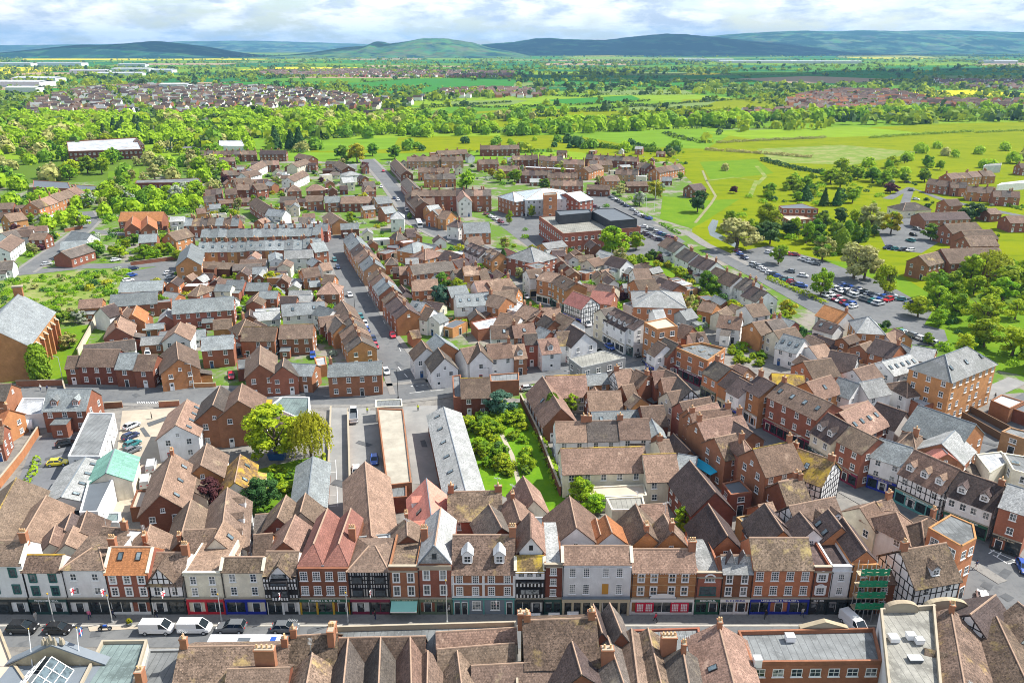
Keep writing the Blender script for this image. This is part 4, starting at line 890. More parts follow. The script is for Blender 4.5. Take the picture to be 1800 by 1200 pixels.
front(183, 259, 1007, 'b', 'o', 962, 3, 2, 'shop_white', desc='red brick shop with bright orange roof and two skylights', sur=.14, seed=4, sky=2, o='cap', fascia='shop_black', bars=(2, 3), pil='shop_white')
front(259, 321, 1027, 't', 'm', 972, 2, 1, 'shop_black', desc='small half-timbered shop with a black and white front gable', seed=5, extra=smallgable, o='c1')
front(321, 388, 1009, 'c', 'p', 990, 2, 2, 'shop_red', 'parapet', desc='cream shop with a flat parapet over a bright red shopfront', seed=6, bars=(2, 3), parapet=.25)
front(388, 462, 1003, 'c', 'm', 980, 2, 2, 'shop_blue', desc='cream shop with mottled roof over a deep blue shopfront', seed=7, bars=(2, 3))
front(462, 521, 1009, 't', 'm', 970, 0, 2, 'shop_black', desc='ornate black and white timbered shop with stacked bay windows', seed=8, extra=ornate, pil='shop_white')
front(521, 611, 999, 'd', 'r', 950, 4, 2, 'shop_green', 'gables', desc='wide brown brick shop with red roofs over a green and yellow shopfront', seed=9, ww=1.2, wh=1.7, bars=(3, 4), o='gn2 hb3 c1', letter='cloth_white', pil='shop_yellow', depth=14)
front(611, 683, 1004, 't', 't', 960, 0, 2, 'shop_maroon', 'hip', desc='black and white half-timbered shop with a big hipped roof', seed=10, extra=halftimber_big, pil='shop_black')
front(683, 734, 1002, 'b', 'm', 975, 2, 2, 'shop_olive', 'parapet', desc='narrow red brick shop with a pale green awning', seed=11, wh=1.7, extra=awning, sur=.1, letter='shop_beige')
front(734, 793, 996, 'b', 'l', 945, 2, 2, 'shop_olive', 'gables', desc='tall red brick shop topped by a grey slated gable', seed=12, wh=1.8, extra=slategable, sur=.1, o='c1 cl', depth=13, letter='shop_beige')
front(793, 906, 1007, 'b', 'm', 941, 4, 2, None, desc='broad brick house with white pilasters and two white dormers', seed=13, dorm=2, o='dl c1', extra=pilasters, sur=.08, bars=(3, 4), ww=1.0, wh=1.5, depth=11.5, gfh=3.4)
front(906, 957, 1003, 'w', 'y', 978, 0, 2, 'shop_black', desc='narrow black and white timbered shop with a yellow lichened roof', seed=14, extra=narrowtudor, depth=6, o='y')
front(957, 989, 994, 'd', 'l', 980, 1, 3, 'shop_dkgreen', 'flat', desc='very narrow brown brick shop three windows tall', seed=15, bars=(3, 4), depth=12, parapet=.2)
front(989, 1111, 989, 'w', 'p', 960, 4, 2, None, desc='large white rendered building with pinkish roof and boarded window', seed=16, extra=colonnade, o='wide', bars=(3, 5), wh=1.9, pan=(0, 2), depth=7)
front(1111, 1225, 1003, 'o', 'p', 966, 4, 2, 'shop_white', desc='ornate orange brick shop with red window posters and arched pediment', seed=17, extra=posters, wh=1.5, sur=.1, o='wide c1', depth=8)
front(1225, 1270, 1013, 'b', 'l', 990, 0, 2, 'shop_green', 'flat', desc='low narrow red brick shop with an arched fanlight window', seed=18, extra=archwin, letter='cloth_white', depth=10)
front(1270, 1324, 1006, 'd', 'l', 977, 2, 2, 'shop_white', desc='brown brick shop with twin grey gabled dormers', seed=19, extra=twogabledormer, wh=1.6, sur=.06, letter='shop_blue', depth=8)
front(1324, 1431, 999, 'o', 'm', 946, 4, 2, 'shop_blue', desc='large orange brick shop with steep beige mottled roof', seed=20, wh=1.7, ww=1.2, bars=(3, 4), letter='cloth_white', depth=10, fascia='shop_blue')
front(1431, 1463, 1003, 'b', 'k', 985, 1, 2, 'shop_black', 'parapet', desc='narrow brick shop with white arched venetian windows', seed=21, arch=True, ww=1.3, wh=1.3, sur=.25, letter='cloth_white', bars=(3, 3))
front(1463, 1499, 1002, 'w', 'k', 985, 1, 2, 'shop_black', 'parapet', desc='narrow white shop beside the green scaffolding', seed=22, bars=(3, 4), wh=1.4)
front(1499, 1545, 992, 'o', 'k', 970, 1, 2, 'shop_black', 'gables', desc='tall brick shop with the green netted scaffolding in front', seed=23, depth=10)
front(1545, 1592, 1024, 'b', 'p', 1001, 2, 2, None, desc='low red brick house between scaffolding and timbered corner inn', seed=24, bars=(2, 3), wh=1.3, gfh=.6, depth=7, cat='house')
# scaffold in front of the brick shop
t = thing('scaffolding', ((1522 - 900) / FOC * (YF * _cp + 80 * _sp), YF - 1.2, 0), 0, 'steel scaffolding with bright green netting', NEARHS, 'scaffolding')
plain('net_green', (0.03, 0.27, 0.13), 0.8, 0.1, 0.45, 1.6); plain('scaffold_board', (0.45, 0.36, 0.24), 0.9)
for i in range(4):
    for j in range(2): b = MB(); b.tube((-2.1 + 1.4 * i, -.7 + 1.3 * j, .1), (-2.1 + 1.4 * i, -.7 + 1.3 * j, 10.6), .06, 'steel_pole', 6); b.build('pole', t)
for k in range(4):
    b = MB(); b.box(-2.4, -.75, 2.4 + 2.1 * k, 2.4, .55, 2.5 + 2.1 * k, 'scaffold_board'); b.build('platform', t)
    b = MB(); n = 10
    for i in range(n):
        x0, x1 = -2.2 + 4.4 * i / n, -2.2 + 4.4 * (i + 1) / n; d0, d1 = .08 * sin(i * 1.9 + k), .08 * sin(i * 1.9 + 1.9 + k)
        for z0 in (0, 1):
            zt = 3.15 + .10 * sin(i * 2.3 + k * 1.7) + .6 * z0 + 2.1 * k; b.face([(x0, -.82 + d0, 2.55 + 2.1 * k + .6 * z0), (x1, -.82 + d1, 2.55 + 2.1 * k + .6 * z0), (x1, -.82 + d1 * .5, zt), (x0, -.82 + d0 * .5, zt)], 'net_green')
    b.build('netting', t); b = MB(); b.tube((-2.5, -.72, 3.6 + 2.1 * k), (2.5, -.72, 3.6 + 2.1 * k), .05, 'steel_pole', 5); b.build('handrail', t)
# ---------------------------------------------------------------- near row south of the high street, seen from above and behind
P_ = 'along the bottom of the photo'
F(0, 0, 1, P_, 8, 's', 'n', [(-70, 1112), (2, 1108), (22, 1160), (60, 1215), (-70, 1240)], 'nw', 'hall', 'pale stone hall with a flat buff roof')
F(0, 0, 1, P_, 8, 'c', 'e', [(180, 1130), (260, 1129), (233, 1222), (133, 1222)], 'nw ps', 'bank', 'cream walled bank with green-grey flat roof', 0.6)
F(0, 0, 1, P_, 6.5, 'g', 'g', [(262, 1144), (321, 1143), (303, 1232), (238, 1232)], 'nw', 'shop', 'grey shop with a low flat roof beside mottled tiles')
B(0, 0, 1, P_, [
 (318, 1138, 508, 1135, 10, 8.5, 7, 'd', 'm', 'c2 nw'), (402, 1177, 508, 1174, 9.6, 7, 7.4, 'd', 't', 'nc nw'), (510, 1119, 592, 1114, 10.6, 8, 7, 'd', 'm', 'c2 nw'), (549, 1150, 533, 1235, 10, 6.5, 7, 'o', 'm', 'c1 nw'),
 (612, 1123, 600, 1240, 10, 4.7, 7.2, 'd', 't', 'nc nw'), (669, 1122, 664, 1240, 10, 4.7, 7.2, 'd', 't', 'nc nw'), (721, 1121, 724, 1240, 10, 4.7, 7.2, 'd', 't', 'nc nw'), (598, 1122, 746, 1119, 10, 4.6, 7.2, 'd', 't', 'nc nw'),
 (768, 1112, 906, 1104, 9.2, 4.6, 7.3, 's', 't', 'nc nw'), (770, 1142, 902, 1131, 9.2, 4.4, 7.3, 's', 't', 'nc nw'), (830, 1171, 1010, 1161, 8.8, 4, 7.2, 'd', 't', 'nc nw'), (752, 1146, 750, 1240, 9.2, 3.2, 7.6, 'd', 't', 'nc nw'), (804, 1146, 816, 1240, 9.2, 3.4, 7.6, 'd', 't', 'nc nw'),
 (920, 1091, 1046, 1087, 12, 10, 8.5, 's', 'm', 'c2 nw'), (1006, 1130, 1022, 1185, 10.5, 7, 7.5, 'b', 't', 'nc nw'), (1043, 1064, 1058, 1112, 11, 2.8, 8.8, 'd', 't', 'nc nw'), (1072, 1062, 1092, 1112, 11, 3, 8.8, 'd', 'p', 'nc nw'), (1068, 1120, 1108, 1235, 9.8, 7.5, 6.8, 'b', 't', 'c1 nw'),
 (1110, 1107, 1126, 1235, 9.6, 3.4, 8.2, 'd', 't', 'nc nw'), (1139, 1106, 1170, 1235, 9.6, 3.4, 8.2, 'd', 't', 'nc nw'), (1200, 1141, 1218, 1240, 10.3, 6, 8, 'd', 't', 'c1 nw'),
 (1263, 1098, 1300, 1240, 10.8, 7.6, 8.4, 'b', 'p', 'c1 nw k1'), (1671, 1071, 1702, 1240, 11, 9.5, 8, 'b', 'm', 'c1 nw d1'),
 (1749, 1047, 1706, 1080, 11.4, 7, 8.4, 't', 'k', 'tf nc'), (1790, 1060, 1835, 1095, 11.4, 8, 8.4, 't', 'm', 'tf nc'), (1752, 1086, 1812, 1215, 10.4, 8, 7.6, 't', 'm', 'tf nc')], 'shop')
F(0, 0, 1, P_, 7.0, 's', 'g', [(590, 1108), (908, 1099), (912, 1236), (583, 1236)], 'nw ps', 'shop', 'long stone parapet shop with lead valleys between tiled roofs', 0.9)
F(0, 0, 1, P_, 8.2, 'b', 'g', [(1108, 1109), (1229, 1105), (1246, 1240), (1110, 1240)], 'nw', 'shop', 'brick shop with grey flat roof and tall chimney stacks')
F(0, 0, 1, P_, 8, 'b', 'g', [(1296, 1114), (1536, 1109), (1550, 1168), (1320, 1170)], 'cols7', 'shop', 'wide red brick shop with grey flat roof and vents', 0.7)
F(0, 0, 1, P_, 10, 'w', 'p', [(1546, 1076), (1642, 1069), (1656, 1232), (1562, 1232)], 'nw ps', 'shop', 'tall pale shop with buff flat roof and curved parapets', 0.8)
# roof-top kit and big stacks that stand free on these roofs
def stack(px, py, z0, h, w, d, n, place, desc):
    p = G(px, py, z0 + h); o = obj('chimney_stack', chim_mesh(w, d, h, n), None, (p.x, p.y, z0)); reg(o, desc, place, 'chimney'); return o
stack(465, 1140, 8.2, 3.6, 2.6, 1.0, 4, P_, 'broad brick chimney stack with four pots'); stack(583, 1102, 8.6, 3.4, .9, 2.2, 3, P_, 'tall narrow brick chimney stack casting a dark shadow'); stack(1176, 1118, 8.2, 3.4, 2.0, 1.1, 4, P_, 'square brick chimney stack crowded with pots'); stack(245, 1178, 8, 2.2, .9, 1.2, 2, P_, 'cream chimney stack on the green-grey flat roof'); stack(1068, 1140, 8.6, 2.5, 1.6, 1, 2, P_, 'brick chimney stack between tiled valleys'); stack(920, 1077, 9.5, 2.6, 1.6, 1, 2, P_, 'stone chimney at the left of the lichened roof'); stack(1040, 1077, 9.5, 2.2, 1.0, 1, 2, P_, 'stone chimney at the right of the lichened roof')
for px, py, z, w, d, h, ds in ((1388, 1125, 8, 1.2, 1, .8, 'white box vent'), (1330, 1170, 8, 1.0, 1, 1.3, 'white cooling box'), (1600, 1122, 10, 1.1, .9, .7, 'white air conditioning unit'), (1615, 1130, 10, 1.0, .9, .7, 'small air conditioning unit'), (1608, 1160, 10, 1.7, 1.0, .35, 'dark roof hatch'), (1570, 1125, 10, 1.2, 1.2, .6, 'white fan housing')):
    p = G(px, py, z + .1); b = MB(); b.box(-w / 2, -d / 2, .12, w / 2, d / 2, .12 + h, 'white_paint' if 'dark' not in ds else 'flat_dark'); b.box(-w / 2 + .1, -d / 2 + .1, 0, w / 2 - .1, d / 2 - .1, .118, 'black_iron'); b.box(-w / 2 - .05, -d / 2 - .05, .123 + h, w / 2 + .05, d / 2 + .05, .18 + h, 'steel_pole')
    o = b.build('roof_vent', None, (p.x, p.y, z + .07)); reg(o, ds, 'on the flat roofs at the bottom', 'vent')
# curved and pointed parapets of the south facades (they face away from us)
for (px, py, z, hw, g, st) in ((1586, 1071, 10.6, 2.3, 1.1, 'round'), (1664, 1068, 9.6, 3.1, 1.3, 'round'), (1449, 1104, 8.6, 3.4, 1.1, 'tri')):
    p = G(px, py, z); b = MB(); n = 12; P = [(-hw, 0)] + ([(hw * cos(pi - pi * i / n), g * sin(pi * i / n)) for i in range(n + 1)] if st == 'round' else [(0, g)]) + [(hw, 0)]
    P = [P[0]] + P[2:-2] + [P[-1]] if st == 'round' else P
    for i in range(len(P) - 1): a, c = P[i], P[i + 1]; b.hexa([(a[0], 0, -.5), (a[0], .5, -.5), (c[0], .5, -.5), (c[0], 0, -.5), (a[0], 0, a[1]), (a[0], .5, a[1]), (c[0], .5, c[1]), (c[0], 0, c[1])], 'trim_stone'); b.hexa([(a[0], -.15, a[1] + .003), (a[0], .65, a[1] + .003), (c[0], .65, c[1] + .003), (c[0], -.15, c[1] + .003), (a[0], -.15, a[1] + .12), (a[0], .65, a[1] + .12), (c[0], .65, c[1] + .12), (c[0], -.15, c[1] + .12)], 'stone')
    b.box(-hw, .02, -10, hw, .48, -.502, 'brick_red')
    o = b.build('parapet_gable', None, (p.x, p.y, z)); reg(o, 'stone ' + ('curved' if st == 'round' else 'pointed') + ' parapet gable over a shopfront', 'at the bottom right street edge', 'parapet')
# town hall: stone pediment, lead roof and glazed lantern
p = G(92, 1150, 10); t = thing('town_hall', (p.x, p.y, 0), 0, 'stone town hall with carved pediment and a glazed roof', 'at the bottom left', 'town hall')
RECTS.append((p.x, p.y - 3, 1, 0, 6.5, 8))
b = MB(); b.box(-6, -12, -.3, 6, 1.0, 8, 'stone'); b.build('wall', t)
b = MB(); b.face([(-6.2, 1.0, 8), (-6.2, .4, 8), (0, .4, 11.6), (0, 1.0, 11.6)], 'lead_grey')
b.hexa([(-6.4, .2, 8.0), (6.4, .2, 8.0), (6.4, 1.2, 8.0), (-6.4, 1.2, 8.0), (-.5, .2, 11.2), (.5, .2, 11.2), (.5, 1.2, 11.2), (-.5, 1.2, 11.2)], 'stone'); b.slab((-6.6, .1, 8.1), (0, .1, 11.3), (0, 1.5, 11.3), (-6.6, 1.5, 8.1), .2, 'lead_grey'); b.slab((0, .1, 11.3), (6.6, .1, 8.1), (6.6, 1.5, 8.1), (0, 1.5, 11.3), .2, 'lead_grey'); b.build('pediment', t)
b = MB(); rr_ = random.Random(2)
for i in range(14): u = rr_.uniform(-1.3, 1.3); b.cyl(u, .5 + rr_.uniform(-.2, .3), 11.2, 11.9 + rr_.uniform(0, 1.3) * (1 - abs(u) / 1.6), .28, 'trim_stone', 6, .1)
b.build('carved_figures', t)
b = MB(); b.slab((-6, -12, 8.02), (6, -12, 8.02), (6, .1, 8.02), (-6, .1, 8.02), .1, 'lead_grey'); b.build('roof', t)
b = MB(); hw, l0, l1 = 2.9, -10.5, -.8; z0, z1 = 8.15, 10.4
for s in (-1, 1):
    for k in range(6):
        for r in range(3):
            def LP(a, c): return (s * hw * (1 - c * .86), l0 + (l1 - l0) * a, z0 + (z1 - z0) * c)
            a0, a1, c0, c1 = k / 6 + .012, (k + 1) / 6 - .012, r / 3 + .03, (r + 1) / 3 - .03
            P = [LP(a0, c0), LP(a1, c0), LP(a1, c1), LP(a0, c1)]; b.face(P if s > 0 else P[::-1], 'roof_glass')
for s in (-1, 1):
    for k in range(7): b.tube((s * hw, l0 + (l1 - l0) * k / 6, z0), (s * hw * .14, l0 + (l1 - l0) * k / 6, z1), .07, 'frame_white', 4)
    for r in range(4): c = r / 3; b.tube((s * hw * (1 - c * .86), l0, z0 + (z1 - z0) * c), (s * hw * (1 - c * .86), l1, z0 + (z1 - z0) * c), .06, 'frame_white', 4)
for y_ in (l0, l1): b.face([(-hw, y_, z0), (hw, y_, z0), (hw * .14, y_, z1), (-hw * .14, y_, z1)], 'roof_glass')
b.build('glass_lantern', t)
# ---------------------------------------------------------------- the town, block by block
REAR = YF + 6.5
PL = 'left of the sandy yard'; PB = 'behind the high street shops, left'
B(0, 780, 4, PB, [
 (115, 245, -100, 640, 8.5, 9.5, 5, 'c', 't', 'y c1'), (325, 370, 160, 655, 8, 8, 5, 'b', 'p', 'nc'), (805, 40, 745, 205, 6.5, 8.5, 4, 'c', 'e', 'nc nw', 'workshop'), (600, 100, 430, 375, 5.2, 8, 3.6, 'w', 'l', 'k4 nc', 'shed'),
 (1215, 68, 1125, 362, 9, 8.2, 5.2, 'd', 'p', 'k3 gw c1'), (1455, 0, 1412, 152, 7.5, 7.5, 4.4, 'o', 't', 'nc'), (1345, 395, 1262, 690, 7.6, 6.2, 4.5, 'd', 't', 'c1'), (1600, 312, 1556, 650, 8.4, 7.4, 5, 'w', 't', 'd3 nc'), (1690, 80, 1650, 272, 6, 6, 3.4, 'c', 'y', 'nc k2'),
 (610, 478, 560, 620, 7.5, 6.5, 5, 'c', 't', 'nc'), (500, 490, 455, 610, 7.5, 6, 5, 'c', 't', 'nc'), (372, 632, 325, 775, 8.2, 5, 6, 'c', 'p', 'nc'), (500, 622, 428, 775, 8.2, 5.2, 6, 'c', 'p', 'nc'), (715, 600, 890, 615, 8.6, 8.5, 5.6, 'w', 'm', 'c1'),
 (1045, 612, 1010, 725, 8.3, 7, 5.5, 'o', 'p', 'c1'), (1255, 682, 1470, 672, 9.2, 6, 6, 'd', 'm', 'nc'), (1525, 640, 1395, 890, 9.6, 6, 6.4, 'c', 'p', 'k1 nc'), (1380, 245, 1350, 330, 5, 5, 3, 'c', 't', 'nc')])
F(0, 780, 4, PB, 4.6, 'w', 'k', [(620, 268), (800, 256), (690, 485), (560, 490)], 'nw', 'workshop'); F(0, 500, 4, PL, 4.6, 'w', 'g', [(622, 908), (806, 912), (705, 1215), (478, 1215)], '', 'workshop')
F(0, 780, 4, PB, 2.8, 'd', 'n', [(962, 333), (1042, 335), (1012, 455), (915, 460)], 'nw', 'shed'); F(0, 780, 4, PB, 3.0, 'w', 'e', [(760, 490), (850, 490), (840, 560), (720, 560)], 'nw', 'shed')
PM = 'behind the high street shops, middle'
B(450, 780, 4, PM, [
 (212, 366, 150, 520, 8.6, 6.2, 5.4, 'd', 'p', 'nc'), (348, 352, 312, 482, 8.6, 6, 5.4, 'c', 'p', 'nc'), (275, 506, 182, 720, 9, 7.4, 5.6, 'b', 'p', 'nc'), (0, 500, 130, 490, 5, 6, 3, 'd', 't', 'nc nw', 'shed'), (-10, 642, 112, 632, 8, 6, 5.5, 'o', 't', 'nc'),
 (400, 92, 362, 400, 5, 6.5, 3.2, 'd', 's', 'nc nw', 'shed'), (768, 130, 812, 650, 8.4, 8.6, 4.6, 'b', 'p', 'nc nw', 'hall', 'long brick hall with a plain brown tiled roof'), (1198, 250, 1242, 592, 8.8, 7.2, 5, 'w', 'a', 'd2 k1 nc', 'house', 'white house with a vivid salmon pink roof'),
 (1352, 342, 1722, 332, 9.2, 8.5, 6, 'b', 'm', 'c2'), (1640, 432, 1725, 590, 9, 6.5, 6, 'd', 't', 'nc'), (1060, 562, 1072, 760, 9.8, 8, 6.6, 'd', 't', 'c1')])
F(450, 780, 4, PM, 3.2, 'd', 'g', [(920, 290), (1060, 284), (1062, 380), (930, 390)], 'nw', 'shed'); F(450, 780, 4, PM, 7.6, 'g', 'w', [(700, 662), (945, 638), (948, 722), (660, 726)], 'nw', 'building', 'low building with pale metal sheet roof')
F(450, 500, 4, PM, 3.6, 'c', 'g', [(838, 818), (1026, 812), (1030, 862), (840, 870)], 'nw', 'garage'); F(0, 0, 1, PM, 3.8, 'b', 'm', [(663, 719), (709, 721), (724, 850), (680, 855)], 'nw', 'workshop', 'long workshop with a mossy stained flat roof')
B(0, 0, 1, PM, [(780, 716, 819, 866, 6, 7.6, 4.2, 'd', 'l', 'k6 nc nw', 'warehouse', 'long shed with pale corrugated grey roof'), (920, 838, 938, 880, 8, 6, 4.5, 'c', 'p', 'nc'), (900, 873, 914, 915, 9, 7, 5.6, 'd', 't', 'c1')])
PR = 'behind the high street shops, right'
B(900, 780, 4, PR, [
 (405, 373, 472, 682, 11.6, 8.8, 7.6, 'w', 'p', 'nc'), (665, 522, 742, 735, 10.6, 8, 7, 'w', 'o', 'nc'), (590, 527, 622, 640, 9.4, 5, 7, 'o', 'o', 'nc'), (870, 428, 1000, 742, 10.8, 7.2, 7, 'o', 't', 'c1'), (1080, 523, 1190, 742, 10.8, 6.8, 7, 'o', 't', 'c1'),
 (910, 432, 1082, 422, 8, 6.5, 5.4, 'b', 'p', 'nc'), (345, 36, 912, 22, 8.8, 8.2, 5.5, 'c', 'p', 'y nc'), (922, 77, 1148, 70, 8.6, 9, 5.2, 'c', 'p', 'y nc'), (1252, 122, 1428, 342, 9.2, 8, 5, 'd', 'k', 'nc'), (1382, 428, 1572, 745, 10, 7.4, 6, 'o', 'k', 'nc')])
F(900, 780, 4, PR, 3, 'c', 'n', [(512, 312), (928, 292), (948, 370), (562, 386)], 'nw', 'shed'); F(900, 780, 4, PR, 5, 'c', 'p', [(660, 388), (920, 376), (942, 470), (702, 474)], 'nw', 'building'); F(900, 780, 4, PR, 5, 'w', 'k', [(140, 520), (285, 525), (290, 640), (200, 640)], 'nw', 'building')
PH = 'right of the dark ridged roofs'
B(1100, 760, 6, PH, [(1180, 80, 1290, 62, 11.2, 8.5, 8.2, 'b', 'p', 'h c1'), (1348, 178, 1745, 98, 12.2, 8.5, 8.6, 'b', 'p', 'y c1 gw'), (1620, 522, 1820, 478, 9.2, 8, 5.6, 'd', 'p', 'c1'), (560, 230, 740, 260, 6.5, 8, 4.5, 'w', 's', 'nc'), (940, 60, 1150, 20, 10, 8, 7, 'b', 'p', 'nc'), (1500, 808, 1640, 960, 10.2, 8, 6.6, 'o', 'k', 'nc'), (1400, 770, 1540, 740, 7, 6, 4.6, 'o', 'p', 'nc'), (330, 90, 450, 75, 7, 6, 5, 'c', 't', 'c1')])
F(1100, 760, 6, PH, 4.6, 'b', 'k', [(1016, 546), (1205, 508), (1335, 640), (1105, 670)], '', 'building'); F(1100, 760, 6, PH, 4, 'u', 'g', [(1165, 905), (1340, 870), (1385, 950), (1275, 1000)], 'nw', 'building')
PC = 'by the crossroads, right'
B(1350, 780, 4, PC, [(175, 22, 465, 122, 10.6, 8.5, 7, 't', 'y', 'c2 k1 tf', 'house'), (75, 272, 240, 246, 9.2, 7, 6, 'd', 'p', 'c1'), (150, 440, 466, 376, 11, 7.5, 7.4, 't', 'p', 'd3 nc'), (-20, 425, 150, 680, 11, 7, 7.6, 'o', 'k', 'nc'), (318, 602, 540, 880, 11.2, 6.8, 8, 'w', 'k', 'nc'), (488, 548, 662, 775, 11.8, 7.4, 8, 'o', 'k', 'k2 nc'),
 (845, 515, 965, 450, 10, 9, 7, 'w', 'p', 'h nc'), (950, 610, 1080, 545, 9.8, 7, 7, 'u', 't', 'h c1'), (648, 452, 745, 412, 9.2, 7, 6.5, 'c', 'p', 'nc'), (765, 412, 860, 378, 9.2, 6, 6.5, 'b', 'p', 'c1'), (930, 752, 1248, 700, 11.6, 8.4, 7.8, 't', 'm', 'd1 tf c1 fx', 'inn', 'half-timbered corner inn with a big mottled roof')])
F(1350, 780, 4, PC, 11, 'o', 'g', [(1125, 595), (1282, 500), (1446, 572), (1466, 672), (1362, 728)], 'st3 cols2', 'building', 'tall orange brick corner building with grey flat roof', .25)
REAR = 0
# --- across the diagonal street, right-hand side, from far to near
PD = 'on the far side of the diagonal street'
B(900, 250, 4, PD, [(222, 905, 345, 930, 10.6, 8, 8.4, 'o', 'p', 'c1 st3'), (345, 932, 455, 990, 10.6, 8, 8.4, 'o', 't', 'c2 st3 k1'), (432, 1050, 556, 1095, 9.4, 8, 6.4, 't', 'r', 'nc tf'), (570, 1042, 722, 1060, 8.8, 8, 6, 'b', 'r', 'c1'), (100, 900, 200, 890, 9.5, 7, 7.4, 'w', 'p', 'nc')], 'shop')
B(900, 500, 4, PD, [(625, 175, 715, 158, 10.2, 7, 8, 'c', 't', 'nc'), (728, 165, 880, 240, 10.6, 8, 7.4, 'w', 'k', 'd4'), (880, 240, 935, 262, 10.2, 8, 8.4, 'w', 'k', 'nc st3'), (1028, 398, 1085, 430, 8.8, 7, 6.2, 'w', 't', 'nc'), (1075, 375, 1170, 420, 9, 7, 6, 'b', 't', 'nc'), (1432, 535, 1540, 590, 9.2, 8, 6.6, 'o', 't', 'c1'), (1545, 612, 1620, 650, 9.2, 7.6, 6.6, 'o', 'k', 'nc'), (1600, 658, 1690, 705, 9.2, 7.6, 6.6, 'w', 'k', 'nc'), (1738, 640, 1850, 700, 10.8, 8.4, 8.2, 'o', 'k', 'c1 st3')], 'shop')
F(900, 500, 4, PD, 10.4, 'o', 'n', [(928, 272), (1020, 322), (1166, 300), (1085, 240)], 'st3 sp2.8', 'shop', 'tall orange brick shop with buff flat roof'); F(900, 500, 4, PD, 7.6, 'o', 'g', [(1138, 452), (1375, 552), (1500, 462), (1330, 420)], 'k3', 'shop', 'long orange brick shop with a grey flat roof', .7)
B(1350, 500, 4, PD, [(100, 682, 452, 838, 11.4, 9, 8.6, 'b', 't', 'k4 st3 cols4'), (425, 905, 570, 985, 10, 8.5, 6.4, 'c', 'k', 'd2 nc'), (592, 998, 772, 1088, 10.4, 8, 8, 'b', 't', 'nc st3'), (790, 1082, 1015, 1152, 9.6, 8, 7, 'w', 's', 'nc')], 'shop')
B(1350, 780, 4, PD, [(1035, 45, 1345, 180, 10.2, 8.5, 6.4, 't', 't', 'd3 tf nc'), (1345, 190, 1662, 298, 9.8, 8.5, 6.4, 'w', 'k', 'd2 c1 cols4'), (1690, 285, 1900, 350, 11.2, 8.5, 8.6, 'b', 'l', 'st3 nc')], 'shop')
# --- behind them
PE = 'among the rear plots right of the diagonal street'
B(1350, 500, 4, PE, [(500, 905, 700, 820, 9, 12, 5.4, 'b', 'p', 'k4 nc', 'hall'), (30, 625, 250, 640, 8.4, 8, 5.6, 'b', 'y', 'nc'), (270, 690, 440, 640, 8.6, 8, 5.6, 'o', 'p', 'k1 nc'), (250, 545, 440, 520, 9, 9, 6, 'o', 't', 'nc'), (440, 465, 630, 500, 8.6, 8.5, 5, 't', 'k', 'tf nc'), (500, 655, 640, 700, 8, 7.5, 5.2, 'w', 's', 'nc'), (600, 600, 740, 560, 8, 7, 5.6, 'w', 'p', 'nc'), (800, 545, 1000, 490, 8.4, 8, 6, 'w', 'l', 'k5 nc'), (640, 690, 800, 660, 8, 7, 5.4, 'w', 'l', 'nc'), (900, 690, 1080, 660, 7.4, 8, 5.2, 'w', 'm', 'h nc'), (760, 380, 930, 430, 8, 8, 5, 'o', 'k', 'c1'), (1020, 430, 1180, 460, 7.4, 9, 5, 'b', 'l', 'nc'),
 (770, 830, 970, 900, 8.2, 7.5, 5, 'w', 'k', 'nc'), (1060, 850, 1460, 985, 10.4, 11.5, 6.4, 'o', 's', 'nc', 'hall', 'long brick hall with dark slate roof and carved gable'), (930, 1020, 1090, 1060, 8.2, 9, 5.6, 'b', 'p', 'h c1'), (1310, 1030, 1220, 1120, 9, 9, 6, 'b', 'l', 'nc'), (1210, 1140, 1260, 1190, 8, 8, 5.4, 'b', 'a', 'nc')])
F(1350, 500, 4, PE, 4, 'b', 'w', [(970, 800), (1110, 762), (1232, 822), (1090, 868)], 'nw', 'building')
# brick office block with hipped slate roof
A_, B_, C_ = G(1600, 646, 11), G(1671, 672, 11), G(1750, 640, 11); w_ = (A_ - B_).length; m_1 = (A_ + B_) / 2; m_2 = m_1 + (C_ - B_)
building(m_1, m_2, 15, w_, 11, 'o', 'l', 'h nc st4 k3', 'by the river trees on the right', 'office', None, 'four storey orange brick office with hipped grey roof')
B(1350, 500, 4, 'by the riverside car park', [(400, 145, 560, 200, 8.2, 7, 5.4, 'w', 'o', 'c1'), (360, 250, 500, 290, 6, 6, 4, 'w', 'k', 'k2 nc'), (610, 225, 800, 235, 9.4, 11, 6.2, 'o', 'l', 'h nc', 'house'), (820, 350, 900, 330, 6, 6, 4, 'w', 'p', 'nc'), (890, 310, 960, 345, 6.4, 6, 4, 'o', 'p', 'nc'), (110, 350, 260, 390, 8, 8, 5, 'w', 's', 'k3 nc'), (40, 330, 190, 300, 7.4, 7, 5, 'c', 't', 'nc'), (290, 440, 400, 420, 6.4, 7, 4.4, 'w', 'p', 'nc'), (-10, 260, 90, 235, 8, 7, 5.4, 'o', 't', 'c1')])
F(1350, 500, 4, 'behind the market square', 5.2, 'c', 'w', [(1460, 1200), (1640, 1180), (1700, 1250), (1560, 1330)], 'nw', 'building'); F(1350, 500, 4, 'behind the market square', 6, 'c', 'g', [(1650, 1190), (1900, 1230), (1900, 1360), (1720, 1310)], 'k2', 'building'); F(1350, 500, 4, 'beside the service yard', 4.6, 'u', 'g', [(1640, 1040), (1820, 1100), (1860, 1050), (1700, 1010)], '', 'building'); F(1350, 500, 4, 'beside the service yard', 3.6, 'b', 'w', [(1565, 820), (1700, 880), (1800, 830), (1640, 780)], 'nw', 'building'); F(1350, 500, 4, 'beside the service yard', 3, 'd', 'k', [(1720, 880), (1860, 930), (1900, 880), (1810, 840)], 'nw', 'shed')
